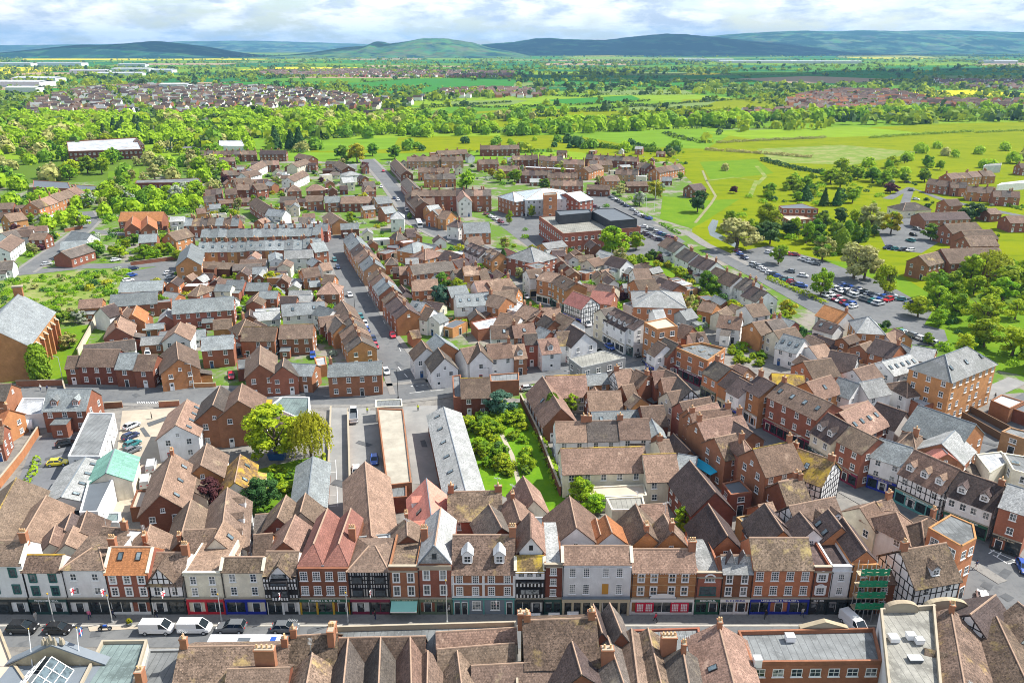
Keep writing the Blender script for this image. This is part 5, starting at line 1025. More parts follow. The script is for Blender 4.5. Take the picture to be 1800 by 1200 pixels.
# --- the inner block left of the diagonal street
PI = 'inside the block left of the diagonal street'
F(900, 500, 4, 'at the corner of the two streets', 7, 'g', 'p', [(400, 522), (640, 466), (800, 518), (492, 590)], 'st2', 'building', 'grey panelled building with pale flat roof', .2)
B(900, 500, 4, PI, [(240, 646, 515, 636, 8.2, 9, 4.4, 'c', 'p', 'y nc'), (215, 650, 345, 872, 8.2, 8, 4, 'd', 'p', 'nc k1'), (530, 756, 760, 750, 7.6, 8, 4.6, 'b', 'p', 'nc'), (560, 900, 912, 886, 6.2, 7, 4, 'b', 's', 'nc k3'), (905, 860, 1062, 850, 8, 8.5, 5, 'd', 't', 'nc'), (720, 606, 832, 596, 9, 7, 6, 't', 'p', 'tf c1'), (985, 612, 1075, 606, 9.4, 6, 6.4, 'b', 'p', 'nc'), (1050, 662, 1150, 655, 9.4, 6, 6.4, 'b', 'p', 'nc'), (1160, 640, 1262, 742, 9.6, 6.5, 6.4, 't', 't', 'nc'), (1040, 580, 1170, 640, 9.6, 6, 6.8, 'd', 't', 'nc'), (1090, 760, 1220, 738, 8.4, 7, 5.6, 'c', 'p', 'nc'), (775, 715, 850, 700, 8, 5, 5.6, 'b', 'p', 'nc'), (860, 770, 905, 800, 8, 5, 6, 'o', 'p', 'nc'), (870, 600, 960, 640, 9, 6.5, 6.4, 'b', 'p', 'c1'),
 (1180, 830, 1388, 792, 10.2, 5.6, 7.8, 'b', 'p', 'nc st3'), (1235, 878, 1440, 832, 10.2, 5.4, 7.8, 'b', 'p', 'nc st3'), (1250, 900, 1530, 868, 10.2, 5.4, 7.8, 'b', 'p', 'c2 st3'), (1300, 965, 1610, 910, 10.4, 7, 7.8, 'b', 'p', 'c2 st3'), (1540, 950, 1690, 1040, 9.6, 7, 7, 'd', 'k', 'nc'), (1400, 1085, 1570, 1050, 8.6, 7, 6, 'b', 'p', 'nc')])
B(900, 500, 4, 'left of the diagonal street', [(80, 142, 205, 182, 9.2, 8, 6.6, 'b', 'p', 'c2'), (205, 168, 335, 162, 9.2, 7, 6.6, 'b', 'p', 'c1'), (335, 200, 440, 250, 8.6, 8, 6, 'w', 'p', 'nc'), (415, 285, 512, 342, 9.2, 8.5, 5.6, 'w', 'k', 'nc gw'), (312, 336, 430, 330, 8, 8, 5.4, 'w', 'm', 'nc'), (182, 390, 312, 377, 8, 8, 5.2, 'w', 'p', 'd1 nc'), (84, 350, 172, 346, 8.8, 6, 6.8, 'b', 'p', 'nc'), (-5, 430, 82, 422, 7.6, 7, 5, 'b', 't', 'd1 nc'), (190, 300, 270, 330, 7, 6, 5, 'b', 's', 'nc'), (0, 285, 150, 275, 8, 8, 5.4, 'b', 'p', 'k1 c1'), (230, 215, 300, 255, 8.4, 6, 6, 'd', 't', 'c1'), (-80, 200, 60, 230, 7.6, 7, 5, 'w', 'p', 'nc')])
ROW(900, 500, 4, PI, 300, 962, 960, 952, 3, 8.2, 7.5, 5.4, 'w', 't', 'nc', 'white cottages in the inner block')
# --- lower cross street, north side
PN = 'north of the cross street'
B(450, 500, 4, PN, [(-85, 300, 148, 300, 8, 8, 5.2, 'b', 't', 'nc y'), (172, 286, 402, 280, 8, 8, 5.2, 'b', 't', 'nc y'), (30, 432, 25, 565, 9, 7.6, 5.8, 'b', 't', 'nc gw'), (196, 518, 186, 578, 8, 7, 5, 'b', 't', 'nc gw'), (225, 555, 418, 565, 6.6, 6.5, 4.8, 'b', 's', 'nc'), (510, 560, 882, 542, 7.8, 7.5, 5.8, 'b', 's', 'c1'), (180, 145, 478, 122, 7.6, 7, 5, 'w', 's', 'k2 nc'), (604, 116, 662, 212, 8, 7, 5.4, 'd', 't', 'nc'), (560, 225, 610, 275, 7.6, 6, 5, 'o', 't', 'nc'), (-60, -10, 90, -10, 5, 6, 3, 'd', 's', 'nc nw', 'shed'), (445, 150, 545, 180, 7, 6, 5, 'w', 's', 'nc'),
 (1440, 455, 1560, 430, 8.2, 7, 5.4, 'w', 't', 'nc'), (1562, 408, 1580, 470, 8.8, 6, 5.6, 'w', 't', 'nc gw'), (1620, 425, 1790, 410, 8.2, 7, 5.4, 'w', 'p', 'c1'), (1650, 292, 1830, 286, 7.6, 7.5, 5, 'w', 't', 'k1 nc'), (1280, 448, 1326, 520, 8.4, 7, 5, 'w', 't', 'nc gw'), (1265, 350, 1330, 410, 9.4, 9, 6, 'o', 's', 'nc'), (1165, 395, 1200, 450, 8.4, 7, 5.4, 'w', 't', 'nc'), (1195, 160, 1250, 172, 7.8, 7, 5, 'w', 't', 'nc'), (1400, 76, 1640, 62, 8.2, 9, 5.6, 'w', 's', 'k4 nc'), (1642, 66, 1760, 95, 8.2, 8, 5.6, 'o', 'p', 'c1'), (1440, 662, 1640, 656, 8.2, 9, 5, 'd', 't', 'y nc'), (1100, 115, 1190, 130, 6.4, 6, 4.4, 'b', 's', 'nc k1'), (1080, 330, 1140, 320, 4.5, 4.5, 3, 'o', 't', 'nc nw', 'shed')])
F(450, 500, 4, PN, 3.4, 'b', 'w', [(1512, 272), (1690, 232), (1772, 290), (1562, 326)], 'nw', 'building'); F(450, 500, 4, PN, 4.6, 'b', 'g', [(1380, 650), (1440, 640), (1450, 800), (1390, 800)], 'nw', 'building'); F(450, 500, 4, PN, 4, 'b', 'g', [(1642, 640), (1850, 625), (1850, 680), (1650, 690)], 'nw', 'building'); F(450, 500, 4, PN, 3.2, 'o', 'w', [(410, 520), (490, 512), (500, 570), (430, 580)], 'nw', 'garage')
ROW(450, 500, 4, 'along the left pavement of the side street', 745, 405, 648, 205, 5, 7.6, 8, 5, 'ood', 'tttp', 'st2', 'terraced houses left of the side street')
ROW(0, 0, 1, 'along the right pavement of the side street', 718, 545, 690, 512, 4, 8.2, 7.6, 5.6, 'ob', 'kkkt', 'nc st2', 'terraced houses right of the side street')
ROW(0, 0, 1, 'along the right pavement of the side street', 686, 505, 663, 473, 4, 8.4, 7.6, 5.6, 'ob', 'ptsp', 'st2', 'terraced houses right of the side street')
ROW(0, 0, 1, 'along the right pavement of the side street', 658, 462, 618, 408, 5, 8.8, 8, 6, 'ou', 'sskp', 'st2 k1', 'terraced houses right of the side street')
F(0, 500, 4, PN, 3, 'd', 'g', [(1662, 530), (1752, 520), (1760, 600), (1670, 610)], 'nw', 'garage')
# --- left part of the cross street
PW = 'by the church on the left'
building(G(33, 517, 16), G(-22, 574, 16), 16, 17, 9.6, 'o', 's', 'nc nw wf', 'at the left edge', 'church', None, 'large orange brick church with slate roof and buttresses')
c0, c1 = G(33, 517, 16), G(-22, 574, 16)
ch = THINGS[-1][0]
L_ = (c1 - c0).xy.length
for i in range(7):
    u = -L_ / 2 + L_ * (i + .5) / 7
    for s in (-1, 1): b = MB(); b.box(u - .45, s * 8.5 - (.0 if s > 0 else 1.0), -.3, u + .45, s * 8.5 + (1.0 if s > 0 else .0), 7.5, 'brick_orange'); b.slab((u - .5, s * 9.6 if s < 0 else 8.4, 7.5 if s < 0 else 8.6), (u + .5, s * 9.6 if s < 0 else 8.4, 7.5 if s < 0 else 8.6), (u + .5, s * 8.4 if s < 0 else 9.6, 8.6 if s < 0 else 7.5), (u - .5, s * 8.4 if s < 0 else 9.6, 8.6 if s < 0 else 7.5), .1, 'trim_stone'); b.build('buttress', ch)
for i in range(6):
    u = -L_ / 2 + L_ * (i + 1) / 7
    obj('window', win_mesh(1.3, 4.0, 'trim_stone', 2, 3, True, True), ch, (u, -8.5, 3)); obj('window', win_mesh(1.3, 4.0, 'trim_stone', 2, 3, True, True), ch, (u, 8.5, 3), pi)
for s in (-1, 1): b = MB(); b.box(s * (L_ / 2) - .5, -1.2, 10, s * (L_ / 2) + .5, 1.2, 18.2, 'brick_orange'); b.box(s * (L_ / 2) - .7, -1.4, 18.203, s * (L_ / 2) + .7, 1.4, 18.6, 'trim_stone'); b.build('bellcote', ch)
B(0, 500, 4, PW, [(780, 76, 1108, 52, 7.2, 9.5, 4.6, 'b', 's', 'nc', 'hall'), (848, 226, 818, 305, 8, 7.5, 5, 'b', 'p', 'c1 gw'), (800, 135, 705, 165, 7.6, 7, 5, 'w', 't', 'nc'), (895, 160, 850, 215, 8, 7, 5, 'd', 't', 'c1'), (590, 428, 945, 386, 5.2, 6.5, 3.2, 'w', 't', 'nc nw'), (588, 456, 845, 460, 8.6, 8, 5.4, 'd', 't', 'nc'), (480, 506, 572, 502, 7, 6.5, 4.8, 'd', 't', 'nc'), (846, 486, 972, 486, 8, 8, 5.2, 'd', 's', 'nc'), (975, 496, 1106, 496, 7.8, 8, 5, 'd', 't', 'nc'), (1270, 266, 1228, 340, 8, 7.5, 5.4, 'w', 'p', 'nc gw'), (1240, 405, 1254, 528, 8.4, 9.5, 5, 'o', 't', 'nc gw'), (1214, 116, 1640, 86, 8.6, 8.5, 5.6, 'b', 's', 'nc'), (1420, 372, 1640, 356, 8, 7.5, 5.4, 'b', 's', 'nc'), (1500, 252, 1626, 242, 6, 6, 4, 'o', 't', 'nc', 'garage'), (1690, 228, 1760, 262, 8, 8, 5, 'b', 't', 'h'), (560, 110, 720, 100, 6, 6, 4, 'o', 'p', 'nc'), (960, 150, 930, 215, 7.6, 6, 5, 'o', 'o', 'nc')])
PS = 'south of the cross street, left'
B(0, 500, 4, PS, [(-70, 705, 76, 700, 8, 7.5, 5.4, 'b', 't', 'nc'), (342, 742, 640, 736, 9, 8.5, 5.6, 'b', 's', 'd2 dw nc'), (-40, 872, 64, 880, 7.6, 8, 4.6, 'o', 'o', 'c1'), (1316, 812, 1236, 990, 8.4, 8.5, 5.4, 'w', 'p', 'k4 nc gw'), (1548, 715, 1496, 850, 10.4, 8.6, 6.8, 'b', 't', 'nc gw'), (1702, 700, 1674, 818, 11.2, 9.6, 7.4, 'b', 't', 'nc gw'), (-60, 1000, 20, 990, 7, 7, 4.4, 'b', 't', 'c1')])
F(0, 500, 4, PS, 3.4, 'w', 'w', [(160, 806), (322, 806), (302, 915), (95, 926)], 'nw', 'garage'); F(450, 500, 4, PS, 3.4, 'w', 'e', [(100, 860), (180, 795), (378, 800), (375, 900), (330, 960)], 'nw', 'building', 'low building with pale mint green flat roof')
# --- upper left
PU = 'in the upper left streets'
ROW(0, 250, 4, 'above the rough field, left', 205, 425, 535, 315, 5, 9.2, 9, 6, 'o', 'tp', 'c1', 'tall brick villas on the left')
B(0, 250, 4, PU, [(30, 512, 150, 492, 8, 8.5, 5, 'o', 'p', 'c1'), (-10, 432, 100, 428, 7, 8, 4.6, 'b', 't', 'nc'), (852, 492, 1150, 490, 8.6, 9, 5, 'b', 'o', 'nc', 'school', 'red brick school with orange tiled roof and twin gables'), (935, 520, 925, 575, 8, 7, 5, 'b', 'o', 'nc gw'), (1035, 520, 1040, 575, 8, 7, 5, 'b', 'o', 'nc gw'), (1200, 526, 1296, 522, 6.4, 8, 4.8, 'w', 'l', 'nc'), (10, 640, 130, 608, 7.4, 9, 4.6, 'w', 't', 'nc'), (-30, 730, 80, 650, 7.4, 9, 4.6, 'w', 't', 'nc'), (120, 620, 230, 612, 7, 8, 4.6, 'w', 't', 'nc'), (225, 640, 335, 640, 6.6, 7, 4.4, 'd', 't', 'nc'), (505, 630, 640, 645, 8, 8, 5, 'w', 's', 'nc gw'), (430, 700, 610, 690, 7, 8, 4.4, 'w', 's', 'nc'), (430, 772, 600, 720, 6.4, 8.5, 4, 'b', 't', 'nc'), (980, 652, 1104, 646, 7.6, 8, 5, 'b', 's', 'nc'), (1180, 640, 1312, 608, 8.2, 8.5, 5.2, 'o', 't', 'c1'), (-30, 842, 92, 834, 6.2, 7.5, 3.6, 'w', 't', 'nc'), (850, 986, 1150, 972, 6.4, 8.5, 4, 'b', 's', 'nc', 'hall'), (1600, 972, 1722, 974, 6.2, 7, 4, 'b', 's', 'nc'), (1380, 996, 1440, 1004, 7.6, 9, 4.8, 'b', 't', 'h'), (1430, 380, 1510, 375, 8, 8, 5.2, 'o', 'p', 'c1'), (1380, 470, 1440, 465, 6, 6, 4, 'o', 'p', 'nc'), (1640, 260, 1760, 250, 8, 8, 5.2, 'b', 't', 'c1'), (1580, 330, 1660, 325, 8, 8, 5.2, 'b', 't', 'c1'), (1750, 180, 1850, 130, 7.6, 8, 5, 'w', 't', 'nc'), (1700, 220, 1800, 195, 7.6, 8, 5, 'w', 't', 'nc')])
for (x1, y1, x2, y2, n_) in ((1335, 62, 1500, 60, 4), (1510, 62, 1690, 60, 4), (1700, 62, 1800, 60, 2), (1540, 108, 1650, 104, 3), (1830, 60, 2000, 58, 4), (1660, 300, 1800, 292, 3), (1440, 330, 1560, 325, 3), (1830, 130, 1960, 126, 3), (1560, 205, 1660, 196, 3)): ROW(0, 250, 4, 'in the back terraces at the upper left', x1, y1, x2, y2, n_, 7.8, 8, 5.2, 'bd', 'tt', '', 'back terraces at the upper left')
ROW(0, 250, 4, 'in the upper slate terraces', 1305, 536, 1685, 532, 7, 8.4, 8, 5.6, 'b', 'tts', 'st2', 'brick terrace with many chimneys'); ROW(0, 250, 4, 'in the middle slate terrace', 1420, 612, 2260, 598, 14, 8.2, 8, 5.4, 'b', 'sss', 'st2', 'long slate roofed brick terrace'); ROW(0, 250, 4, 'in the lower slate terrace', 1400, 708, 2260, 678, 13, 9, 9, 6, 'ob', 's', 'st2 k1', 'lower slate roofed terrace'); ROW(450, 250, 4, 'in the upper slate terraces', 60, 575, 510, 572, 7, 8, 7.6, 5.2, 'b', 's', 'st2', 'upper slate roofed terrace')
B(0, 250, 4, PU, [(1345, 712, 1316, 810, 9.4, 9, 6, 'o', 's', 'nc gw'), (1400, 840, 1640, 850, 4.6, 7, 3, 'd', 't', 'nc nw'), (1640, 860, 1840, 850, 4.6, 7, 3, 'd', 't', 'nc nw')])
F(0, 250, 4, 'among the left woods', 4, 'd', 'g', [(950, 290), (960, 270), (1400, 255), (1420, 285)], '', 'school'); F(0, 250, 4, 'among the left woods', 4.4, 'b', 'k', [(230, 320), (235, 270), (480, 285), (500, 330)], '', 'school'); F(0, 250, 4, 'among the left woods', 4.4, 'b', 'k', [(540, 345), (500, 300), (720, 315), (735, 345)], '', 'school')
F(0, 0, 1, 'among the left woods', 7, 'd', 'w', [(120, 268), (117, 250), (240, 243), (250, 264)], '', 'supermarket', 'wide supermarket with a white flat roof', .8); F(0, 0, 1, 'beside the far car park', 5, 'w', 'w', [(385, 257), (385, 248), (425, 248), (430, 258)], 'nw', 'building'); B(0, 0, 1, 'among the left woods', [(135, 266, 180, 264, 7, 10, 4, 'd', 't', 'nc'), (190, 264, 240, 258, 7, 10, 4, 'd', 't', 'nc'), (230, 244, 250, 243, 10, 14, 5, 'd', 't', 'h nc')])
# --- centre
PQ = 'in the gardens of the centre left'
B(430, 400, 6, PQ, [(420, 245, 715, 232, 8, 8, 5.6, 'w', 'l', 'nc'), (690, 165, 830, 145, 9, 9, 6, 'b', 's', 'c1'), (600, 440, 770, 420, 7.4, 8, 5, 'o', 't', 'nc gw'), (790, 385, 890, 370, 6.6, 6, 4.6, 'w', 'p', 'nc'), (780, 580, 1010, 578, 8, 9, 5.2, 'b', 'p', 'h nc'), (840, 500, 950, 505, 7, 6, 4.6, 'o', 't', 'nc'), (-40, 340, 230, 335, 5, 7, 3.4, 'w', 't', 'nc'), (450, 545, 665, 540, 3.2, 4.5, 2.6, 'd', 'l', 'nc nw', 'shed'), (320, 260, 330, 330, 6, 5, 5, 'w', 's', 'nc'), (680, 570, 790, 560, 4.6, 5, 3.2, 'b', 's', 'nc nw'), (1560, 40, 1680, 35, 7.6, 8, 5, 'o', 'p', 'h c1'), (1700, 20, 1790, 15, 8, 8, 5.2, 'u', 't', 'nc'), (860, 1000, 1010, 985, 6.4, 6, 4.4, 'b', 't', 'nc'), (960, 950, 1040, 990, 7, 5, 4.8, 'o', 't', 'nc'), (780, 950, 1000, 925, 6.4, 6, 4.4, 'b', 't', 'nc')])
PG = 'in the brick court right of the side street'
B(680, 360, 6, PG, [(240, 640, 680, 590, 8.2, 8.5, 5.6, 'o', 'p', 'c2'), (260, 800, 530, 785, 7.8, 8, 5.2, 'o', 't', 'c1'), (320, 490, 520, 440, 8, 9, 5.2, 'o', 'p', 'h c1'), (190, 430, 400, 370, 7.6, 9, 5, 'o', 's', 'h nc'), (620, 480, 780, 530, 7.6, 8, 5, 'b', 'k', 'nc'), (690, 590, 820, 560, 7.6, 8, 5, 'o', 'k', 'c1'), (800, 650, 950, 640, 9, 7, 6.4, 'o', 'p', 'c2'), (700, 690, 780, 680, 7.4, 6, 5, 'c', 't', 'nc'), (960, 690, 1050, 680, 7.6, 7, 5, 'b', 't', 'c1'), (640, 870, 830, 850, 7, 9, 4.6, 'b', 's', 'nc'), (920, 810, 1110, 790, 8, 8, 5.4, 'w', 'p', 'nc'), (1060, 820, 1290, 770, 7.8, 8, 5.2, 'b', 'p', 'c1'), (1090, 920, 1330, 900, 8, 9, 5.2, 'o', 'p', 'nc'), (1510, 1080, 1560, 1170, 8, 8, 5.4, 'b', 'm', 'c1'), (1230, 860, 1390, 880, 8, 7, 5, 'o', 't', 'nc'), (60, 300, 175, 285, 7.6, 7, 5, 'o', 'p', 'h c1'), (-20, 560, 110, 555, 6, 7, 4, 'o', 'p', 'h nc'), (1130, 800, 1180, 780, 7, 6, 5, 'u', 'p', 'nc'), (520, 720, 620, 735, 5, 7, 3.4, 'b', 's', 'nc'), (130, 660, 230, 655, 6, 7, 4, 'b', 'p', 'nc')])
F(680, 360, 6, PG, 4, 'w', 'w', [(1260, 1080), (1350, 1010), (1480, 1070), (1440, 1150), (1270, 1110)], 'nw', 'building'); F(680, 360, 6, PG, 3, 'd', 'k', [(140, 470), (0, 460), (0, 430), (130, 420)], 'nw', 'garage')
PT = 'beyond the bend of the main street'
B(680, 360, 6, PT, [(40, 75, 180, 72, 9, 9, 6.4, 'w', 'l', 'h nc'), (480, 60, 560, 30, 8.4, 8, 5.4, 'o', 's', 'nc'), (590, 60, 680, 75, 8.6, 8, 5.4, 'o', 'p', 'c1 gw'), (680, 150, 800, 165, 8.6, 8, 6, 'w', 'k', 'h c1'), (800, 195, 1075, 185, 9, 11, 5.4, 'o', 's', 'nc', 'chapel', 'brick chapel with broad slate roof'), (890, 400, 1060, 470, 8.8, 8, 6, 'w', 'k', 'd3 nc'), (1090, 460, 1200, 510, 8.8, 8, 6.2, 'o', 't', 'd2 nc'), (850, 350, 990, 335, 8, 7, 5.4, 'c', 'p', 'nc'), (1250, 460, 1370, 510, 8.4, 7, 6, 'b', 'r', 'nc'), (1410, 480, 1640, 420, 11, 15, 7, 'b', 'l', 'h nc', 'hall', 'brick hall with a broad hipped grey slate roof'), (1640, 410, 1850, 380, 7, 8, 5.4, 'o', 'l', 'nc'), (1680, 480, 1860, 470, 5, 8, 4, 'c', 'l', 'nc'), (250, 250, 290, 300, 6.6, 7, 4.4, 'o', 't', 'gw nc')], 'house')
F(680, 360, 6, PT, 8, 'b', 'g', [(1450, 640), (1590, 690), (1740, 650), (1600, 610)], 'k1', 'shop'); F(680, 360, 6, PT, 8, 't', 'p', [(1500, 720), (1610, 760), (1680, 700), (1600, 680)], '', 'shop')
# red brick offices with the dark penthouse, and the pale civic offices behind it
PO = 'in the civic car park'
F(900, 250, 4, PO, 8.5, 'b', 'p', [(190, 528), (360, 650), (905, 605), (770, 545), (600, 500), (320, 520)], 'sp3 st2', 'office', 'long dark red brick office with a stepped roof', .5)
F(900, 250, 4, PO, 12.5, 'k', 'k', [(305, 486), (335, 520), (560, 500), (545, 475)], 'nw', 'penthouse', 'black roof-top plant room', .4); F(900, 250, 4, PO, 12, 'k', 'k', [(560, 490), (690, 560), (880, 545), (720, 468), (600, 470)], 'nw', 'penthouse', 'big black roof-top hall', .4)
B(900, 250, 4, PO, [(-40, 355, 60, 345, 11.5, 18, 8, 'b', 'x', 'h nc st3', 'office', 'brick and white civic office with pale hipped metal roof'), (60, 330, 400, 318, 12.5, 26, 8.8, 'm', 'x', 'h nc st3', 'office', 'pale civic office with a broad light metal roof'), (380, 360, 480, 345, 11.5, 20, 8.4, 'b', 'x', 'nc st3', 'office', 'brick end wing of the civic office')])
F(900, 250, 4, PO, 12, 'o', 'p', [(218, 362), (312, 356), (318, 372), (222, 378)], 'st3 cols1', 'office', 'orange brick entrance tower of the civic office')
ROW(450, 250, 4, 'in the three storey brick terrace', 1095, 338, 1655, 335, 9, 11, 9, 8.4, 'b', 't', 'st3', 'three storey brick terrace'); B(450, 250, 4, PT, [(1450, 340, 1470, 380, 11, 7, 8, 'w', 't', 'gw nc')])
B(450, 250, 4, 'by the top of the main street', [(1060, 250, 1130, 320, 8, 8, 5.4, 'b', 't', 'c1'), (1100, 340, 1180, 420, 9, 9, 6, 'd', 't', 'nc'), (1140, 400, 1250, 395, 9, 8, 6.2, 'b', 't', 'nc'), (980, 120, 1060, 200, 8, 8, 5.2, 'd', 't', 'nc'), (1200, 450, 1280, 440, 7.4, 8, 5, 'o', 'l', 'nc'), (1240, 480, 1320, 470, 8.2, 8, 5.4, 'o', 'p', 'c1'), (830, 390, 930, 380, 8, 10, 5.2, 'u', 's', 'nc'), (880, 460, 960, 450, 7.6, 8, 5, 'b', 's', 'nc'), (610, 210, 720, 200, 7, 10, 5, 'w', 'l', 'h nc'), (600, 250, 680, 245, 8, 9, 5.4, 'c', 'l', 'nc'), (750, 280, 830, 275, 8, 8, 5.2, 'b', 't', 'nc'), (750, 310, 830, 305, 7.6, 8, 5, 'b', 'p', 'h nc'), (600, 385, 810, 382, 7.4, 10, 4.6, 'd', 't', 'nc'), (480, 385, 590, 380, 7.6, 8, 5, 'b', 's', 'nc'), (350, 380, 470, 375, 7.4, 8, 5, 'b', 't', 'nc'), (170, 385, 280, 382, 7.4, 8, 5, 'b', 't', 'nc'), (350, 300, 480, 295, 7.8, 9, 5, 'b', 't', 'h nc'), (215, 305, 310, 300, 7.8, 9, 5, 'b', 't', 'h c1'), (-20, 300, 60, 290, 7.8, 8, 5, 'b', 't', 'c1'), (520, 490, 590, 540, 7.4, 8, 5, 'o', 't', 'nc'), (595, 575, 720, 570, 6, 7, 4, 'd', 's', 'nc'), (300, 530, 380, 525, 7, 7, 4.6, 'w', 't', 'nc'), (90, 470, 210, 480, 7.6, 7, 5, 'w', 's', 'c1'), (0, 390, 110, 460, 8, 8, 5.2, 'b', 't', 'c1'), (220, 250, 330, 200, 7.6, 8, 5, 'w', 't', 'nc'), (250, 150, 350, 120, 7.6, 8, 5, 'c', 't', 'nc'), (580, 130, 650, 170, 7.6, 9, 5, 'd', 't', 'nc'), (30, 60, 215, 58, 8, 9, 5.4, 'd', 't', 'nc'), (300, 80, 400, 100, 7.6, 8, 5, 'd', 't', 'nc'), (470, 185, 580, 183, 4, 8, 3, 'd', 'k', 'nc nw', 'garage')])
# estates before the meadows
PX_ = 'in the brown roofed estate before the meadow'
for (x1, y1, x2, y2, n, wl) in ((1270, 60, 1480, 50, 3, 'd'), (1575, 25, 1850, 22, 4, 'd'), (1060, 105, 1290, 100, 4, 'u'), (1300, 105, 1450, 100, 3, 'u'), (1140, 180, 1360, 178, 5, 'o'), (1180, 225, 1400, 220, 5, 'o'), (1560, 125, 1700, 120, 3, 'b'), (1700, 170, 1850, 165, 3, 'b')):
    ROW(450, 250, 4, PX_, x1, y1, x2, y2, n, 8, 8.5, 5.2, wl, 't', '', 'brown roofed estate houses')
for (x1, y1, x2, y2, n, wl) in ((0, 95, 180, 92, 4, 'd'), (190, 98, 360, 100, 4, 'u'), (365, 122, 510, 125, 3, 'u'), (525, 88, 890, 105, 7, 'd'), (540, 128, 700, 125, 3, 'u'), (40, 195, 290, 200, 6, 'd'), (250, 215, 460, 215, 5, 'u'), (270, 265, 500, 268, 5, 'b'), (730, 190, 890, 195, 4, 'u'), (1000, 185, 1180, 150, 5, 'o'), (910, 140, 980, 160, 2, 'd'), (500, 180, 610, 150, 3, 'o')):
    ROW(900, 250, 4, PX_, x1, y1, x2, y2, n, 8, 8.5, 5.2, wl, 't', '', 'brown roofed estate houses')
B(900, 250, 4, PX_, [(640, 240, 740, 235, 7.6, 9, 5, 'o', 'p', 'gw nc'), (530, 300, 690, 305, 6, 9, 4, 'd', 't', 'nc'), (800, 280, 950, 278, 6, 9, 4, 'd', 't', 'nc'), (1245, 300, 1330, 290, 7.4, 9, 4.6, 'b', 't', 'gw nc')])
F(900, 250, 4, PX_, 3, 'd', 'w', [(90, 180), (440, 196), (445, 186), (95, 170)], 'nw', 'garage')
# row of white houses by the lane, right
PY = 'along the lane by the riverside car park'
for (x1, y1, x2, y2) in ((1090, 668, 1210, 720), (1215, 745, 1310, 790), (1310, 800, 1440, 850), (1430, 880, 1610, 950), (1640, 950, 1720, 985), (1690, 1010, 1800, 1060)):
    ROW(900, 250, 4, PY, x1, y1, x2, y2, 2, 7.8, 8.5, 4.8, 'w', 'ktkt', '', 'white houses with dark roofs by the lane')
B(900, 250, 4, 'in the gardens behind the lane', [(700, 800, 810, 830, 7.6, 7.5, 5, 'w', 'k', 'nc'), (850, 895, 960, 890, 7.6, 8, 5, 'w', 'p', 'gw nc'), (530, 830, 610, 810, 6.4, 7, 4.4, 'c', 'p', 'nc'), (450, 800, 570, 795, 5, 8, 3.6, 'c', 't', 'nc'), (860, 970, 1000, 960, 8.4, 12, 5.2, 'o', 't', 'nc'), (850, 1040, 1210, 1050, 9.6, 17, 6.6, 'o', 'l', 'h c1 st2', 'hall', 'broad orange brick hall with hipped pale slate roof'), (1100, 970, 1180, 1000, 6, 7, 4, 'b', 'k', 'nc'), (1245, 870, 1320, 880, 4, 5, 3, 'b', 'k', 'nc nw', 'shed')])
B(900, 500, 4, 'in the gardens behind the lane', [(1460, 215, 1620, 235, 7.4, 7.5, 4.8, 'w', 'p', 'k1 c1'), (1640, 150, 1760, 130, 7.6, 8, 5, 'w', 't', 'c1'), (1340, 120, 1440, 140, 6, 7, 4, 'o', 'p', 'nc'), (1190, 280, 1270, 300, 7.6, 7, 5, 'b', 'p', 'nc'), (1250, 345, 1350, 335, 7, 7, 4.6, 'w', 't', 'd1 nc'), (1180, 190, 1260, 170, 6, 6, 4, 'g', 's', 'nc'), (1690, 270, 1850, 240, 8, 8, 5.4, 'o', 't', 'c1'), (1580, 560, 1660, 590, 8, 7, 5.4, 'u', 'p', 'nc'), (1520, 580, 1600, 560, 7, 6, 5, 'b', 'p', 'nc'), (990, 180, 1060, 175, 8, 6, 6, 'w', 'l', 'nc')])
F(900, 500, 4, 'in the gardens behind the lane', 3.6, 'w', 'p', [(780, 140), (870, 120), (940, 140), (850, 165)], 'nw', 'building')
# far right: care home, modern hall and the estate of brown roofs
PZ = 'by the riverside lawns, right'
B(1350, 250, 4, PZ, [(1215, 752, 1620, 742, 10, 14, 6, 'b', 't', 'nc st2', 'flats', 'long brick flats with a brown roof'), (1060, 800, 1215, 765, 9, 9, 6, 'b', 't', 'nc gw st2', 'flats'), (1380, 665, 1580, 660, 9, 10, 6, 'b', 't', 'nc st2', 'flats'), (1360, 625, 1570, 615, 9, 10, 6, 'b', 't', 'nc st2', 'flats'), (1240, 580, 1460, 565, 8.6, 11, 5.6, 'b', 't', 'nc st2', 'flats'), (1060, 500, 1380, 490, 7, 11, 4.4, 'b', 't', 'nc'), (900, 430, 1100, 420, 7, 12, 4, 'c', 't', 'h nc'), (1235, 405, 1330, 400, 7.6, 9, 5, 'b', 't', 'nc'), (1520, 470, 1600, 465, 6, 9, 4, 'b', 't', 'nc'), (1670, 520, 1830, 520, 7, 10, 4.6, 'b', 't', 'nc')])
F(1350, 250, 4, PZ, 8, 'b', 'k', [(75, 450), (100, 468), (355, 470), (240, 434)], 'sp3', 'hall', 'small modern brick hall with a dark solar roof', .2); F(1350, 250, 4, PZ, 4.5, 'b', 'n', [(50, 500), (150, 555), (320, 540), (200, 510)], '', 'hall', 'low brick annexe with a buff flat roof', .3)
for (x1, y1, x2, y2, n) in ((1130, 260, 1290, 275, 2), (1250, 225, 1470, 205, 3), (1280, 280, 1400, 285, 2), (1400, 310, 1600, 320, 3), (1580, 340, 1770, 350, 3), (1480, 205, 1570, 200, 2), (1760, 150, 1850, 150, 2)):
    ROW(1350, 250, 4, 'in the estate at the right edge', x1, y1, x2, y2, n, 7.8, 8.5, 5, 'bo', 't', '', 'brick estate houses at the right edge')
